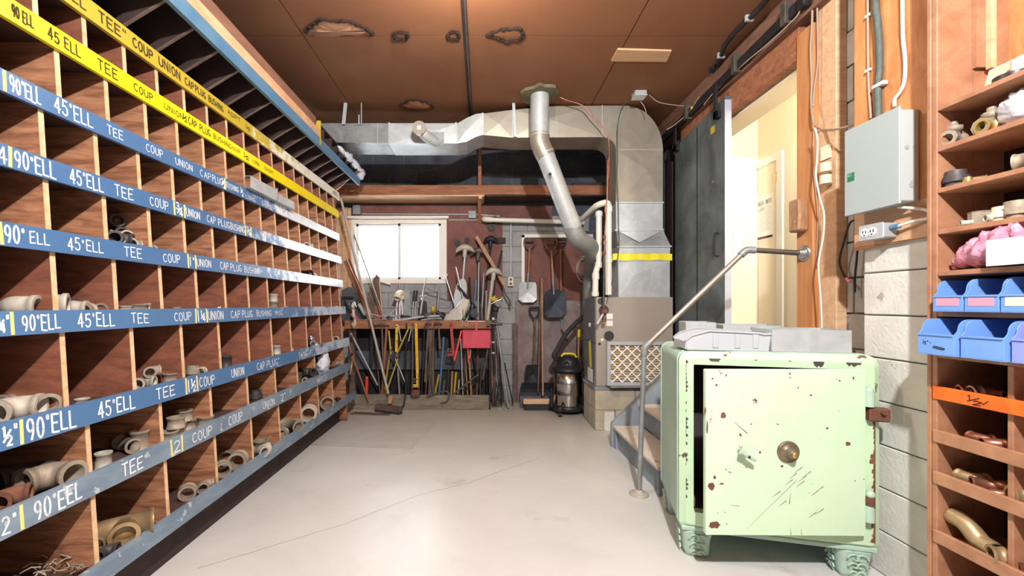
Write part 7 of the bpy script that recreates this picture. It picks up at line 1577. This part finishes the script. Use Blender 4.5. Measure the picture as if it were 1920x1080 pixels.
# snow pusher
s5 = thing('snow_shovel', (.6, 4.98, 0), 'wide dark blue-black snow shovel standing on the floor behind the broom', 'shovel')
b = B(); q0 = P(976, 762, 5.0); q1 = P(1040, 718, 5.0); m = 7
vs = []
for i in range(m+1):
    t = i/m; z = .004+(q1.z-.004)*t; y = 5.0+.07*math.sin(t*PI*.9); ins = .02*(t-.75)/.25 if t > .75 else 0; vs += [(q0.x+ins, y, z), (q1.x-ins, y, z), (q0.x+ins, y+.006, z), (q1.x-ins, y+.006, z)]
fs = []
for i in range(m):
    a = 4*i; c = a+4; fs += [(a, a+1, c+1, c), (a+2, c+2, c+3, a+3), (a, c, c+2, a+2), (a+1, a+3, c+3, c+1)]
b.add(vs, fs+[(0, 2, 3, 1), (4*m, 4*m+1, 4*m+3, 4*m+2)], 'dark_blade'); put(b, 'blade', s5)
b = B(); b.tube([P(1008, 735, 4.99), P(1009, 735, 4.99), P(1015, 520, 5.22)], .013, 'handle_dark', n=10); put(b, 'shaft', s5)
bb = thing('wooden_broom', (.66, 4.93, 0), 'upside broom with a long straight wooden shaft and pale timber head on the floor', 'broom')
b = B(); b.tube([P(1018, 742, 4.93), P(1016, 522, 5.20)], .012, 'handle_wood', n=10); put(b, 'shaft', bb)
b = B(); b.box((P(981, 0, 4.92).x, 4.90, .075), (P(1036, 0, 4.92).x, 4.95, .135), 'pine_light', bev=.004); put(b, 'head_block', bb)
b = B(); b.box((P(983, 0, 4.92).x, 4.905, .001), (P(1034, 0, 4.92).x, 4.945, .075), 'black_rubber', bev=.002); put(b, 'bristles', bb)
b = B(); b.tube([P(1053, 620, 5.30), P(1052, 596, 5.30)], .008, 'galv_dull', n=8); b.tube([P(1053, 618, 5.28), P(1064, 640, 5.22)], .007, 'iron_dark', n=8); put(b, 'hanging_iron', label='thin iron hook hanging below the black shovel blades', cat='iron')
ln = thing('lawn_tool', (1.1, 5.1, 0), 'yellow-sleeved garden tool standing behind the vacuum', 'garden tool')
b = B(); b.tube([(P(1083, 690, 5.1).x, 5.1, .001), P(1085, 630, 5.12)], .012, 'handle_wood', n=8); put(b, 'shaft', ln)
b = B(); b.tube([P(1085, 632, 5.12), P(1086, 618, 5.12)], .018, 'yellow_plastic', n=10); b.tube(curve([P(1078, 612, 5.12), P(1080, 604, 5.12), P(1088, 602, 5.12)]), .012, 'yellow_plastic', n=8); put(b, 'sleeve', ln)
# vacuum
vx, vy = P(1065, 770, 4.80).x, 4.80
vc = thing('shop_vacuum', (vx, vy, 0), 'stainless steel shop vacuum with black lid, yellow handle and thick hose', 'vacuum')
TV = Matrix.Translation((vx, vy, 0)); R_ = .170
b = B(); b.lathe([(0, .085), (R_*.96, .085), (R_, .10), (R_, .22), (R_*1.012, .225), (R_, .23), (R_, .35), (R_*1.012, .355), (R_, .36), (R_, .50), (0, .50)], 'stainless', n=40, T=TV); put(b, 'drum', vc)
b = B(); b.lathe([(0, .05), (R_*1.0, .05), (R_*1.10, .065), (R_*1.10, .10), (R_*.97, .105), (0, .105)], 'black_plastic', n=36, T=TV); put(b, 'base_ring', vc)
b = B(); b.lathe([(0, .49), (R_*1.06, .49), (R_*1.10, .505), (R_*1.06, .525), (R_*.80, .54), (R_*.76, .60), (R_*.66, .645), (R_*.3, .66), (0, .66)], 'black_plastic', n=36, T=TV); ld = put(b, 'lid', vc)
b = B(); b.tube(curve([(vx-.085, vy-.05, .66), (vx-.05, vy-.06, .69), (vx+.05, vy-.06, .685), (vx+.085, vy-.05, .645)]), .017, 'yellow_plastic', n=10, flat=.7); put(b, 'carry_handle', ld)
b = B(); b.tube([(vx-.045, vy-.125, .585), (vx-.05, vy-.150, .58)], .035, 'black_rubber', n=16, ri=.025); put(b, 'port', ld)
for s_ in (-1, 1):
    b = B(); b.box((vx+s_*(R_+.004)-.018, vy-.04, .46), (vx+s_*(R_+.004)+.018, vy+.01, .52), 'yellow_plastic' if s_ > 0 else 'black_plastic', bev=.006); put(b, 'latch', vc)
for k_ in range(4):
    a = math.radians(235+90*k_); cx_, cy_ = vx+math.cos(a)*(R_+.045), vy+math.sin(a)*(R_+.045)
    b = B(); b.tube([(vx+math.cos(a)*R_*.98, vy+math.sin(a)*R_*.98, .085), (cx_, cy_, .085)], .03, 'black_plastic', n=10); b.ball((cx_, cy_, .085), .036, 'black_plastic', n=10, k=7); cs = put(b, 'caster_arm', vc)
    b = B(); b.tube([(cx_-.020, cy_, .024), (cx_+.020, cy_, .024)], .023, 'black_rubber', n=14); b.tube([(cx_-.022, cy_, .024), (cx_+.022, cy_, .024)], .009, 'steel', n=10); put(b, 'caster', cs)
b = B(); pts_ = curve([(vx-.10, vy+.02, .60), (vx-.165, vy-.02, .66), P(1045, 655, 4.80), P(1060, 628, 4.83), P(1078, 608, 4.88), P(1092, 596, 4.95), P(1098, 592, 5.05)], 12)
b.tube(pts_, [.026+(.003 if i % 2 else 0) for i in range(len(pts_))], 'black_rubber', n=12); put(b, 'hose', vc)
b = B(); b.tube([(vx-R_-.03, vy-.06, .09), (vx-R_-.03, vy-.06, .30)], .014, 'black_plastic', n=10); b.tube([(vx-R_-.03, vy-.06, .09), (vx-R_-.03, vy-.06, .20)], .022, 'black_plastic', n=10); put(b, 'nozzle', vc)
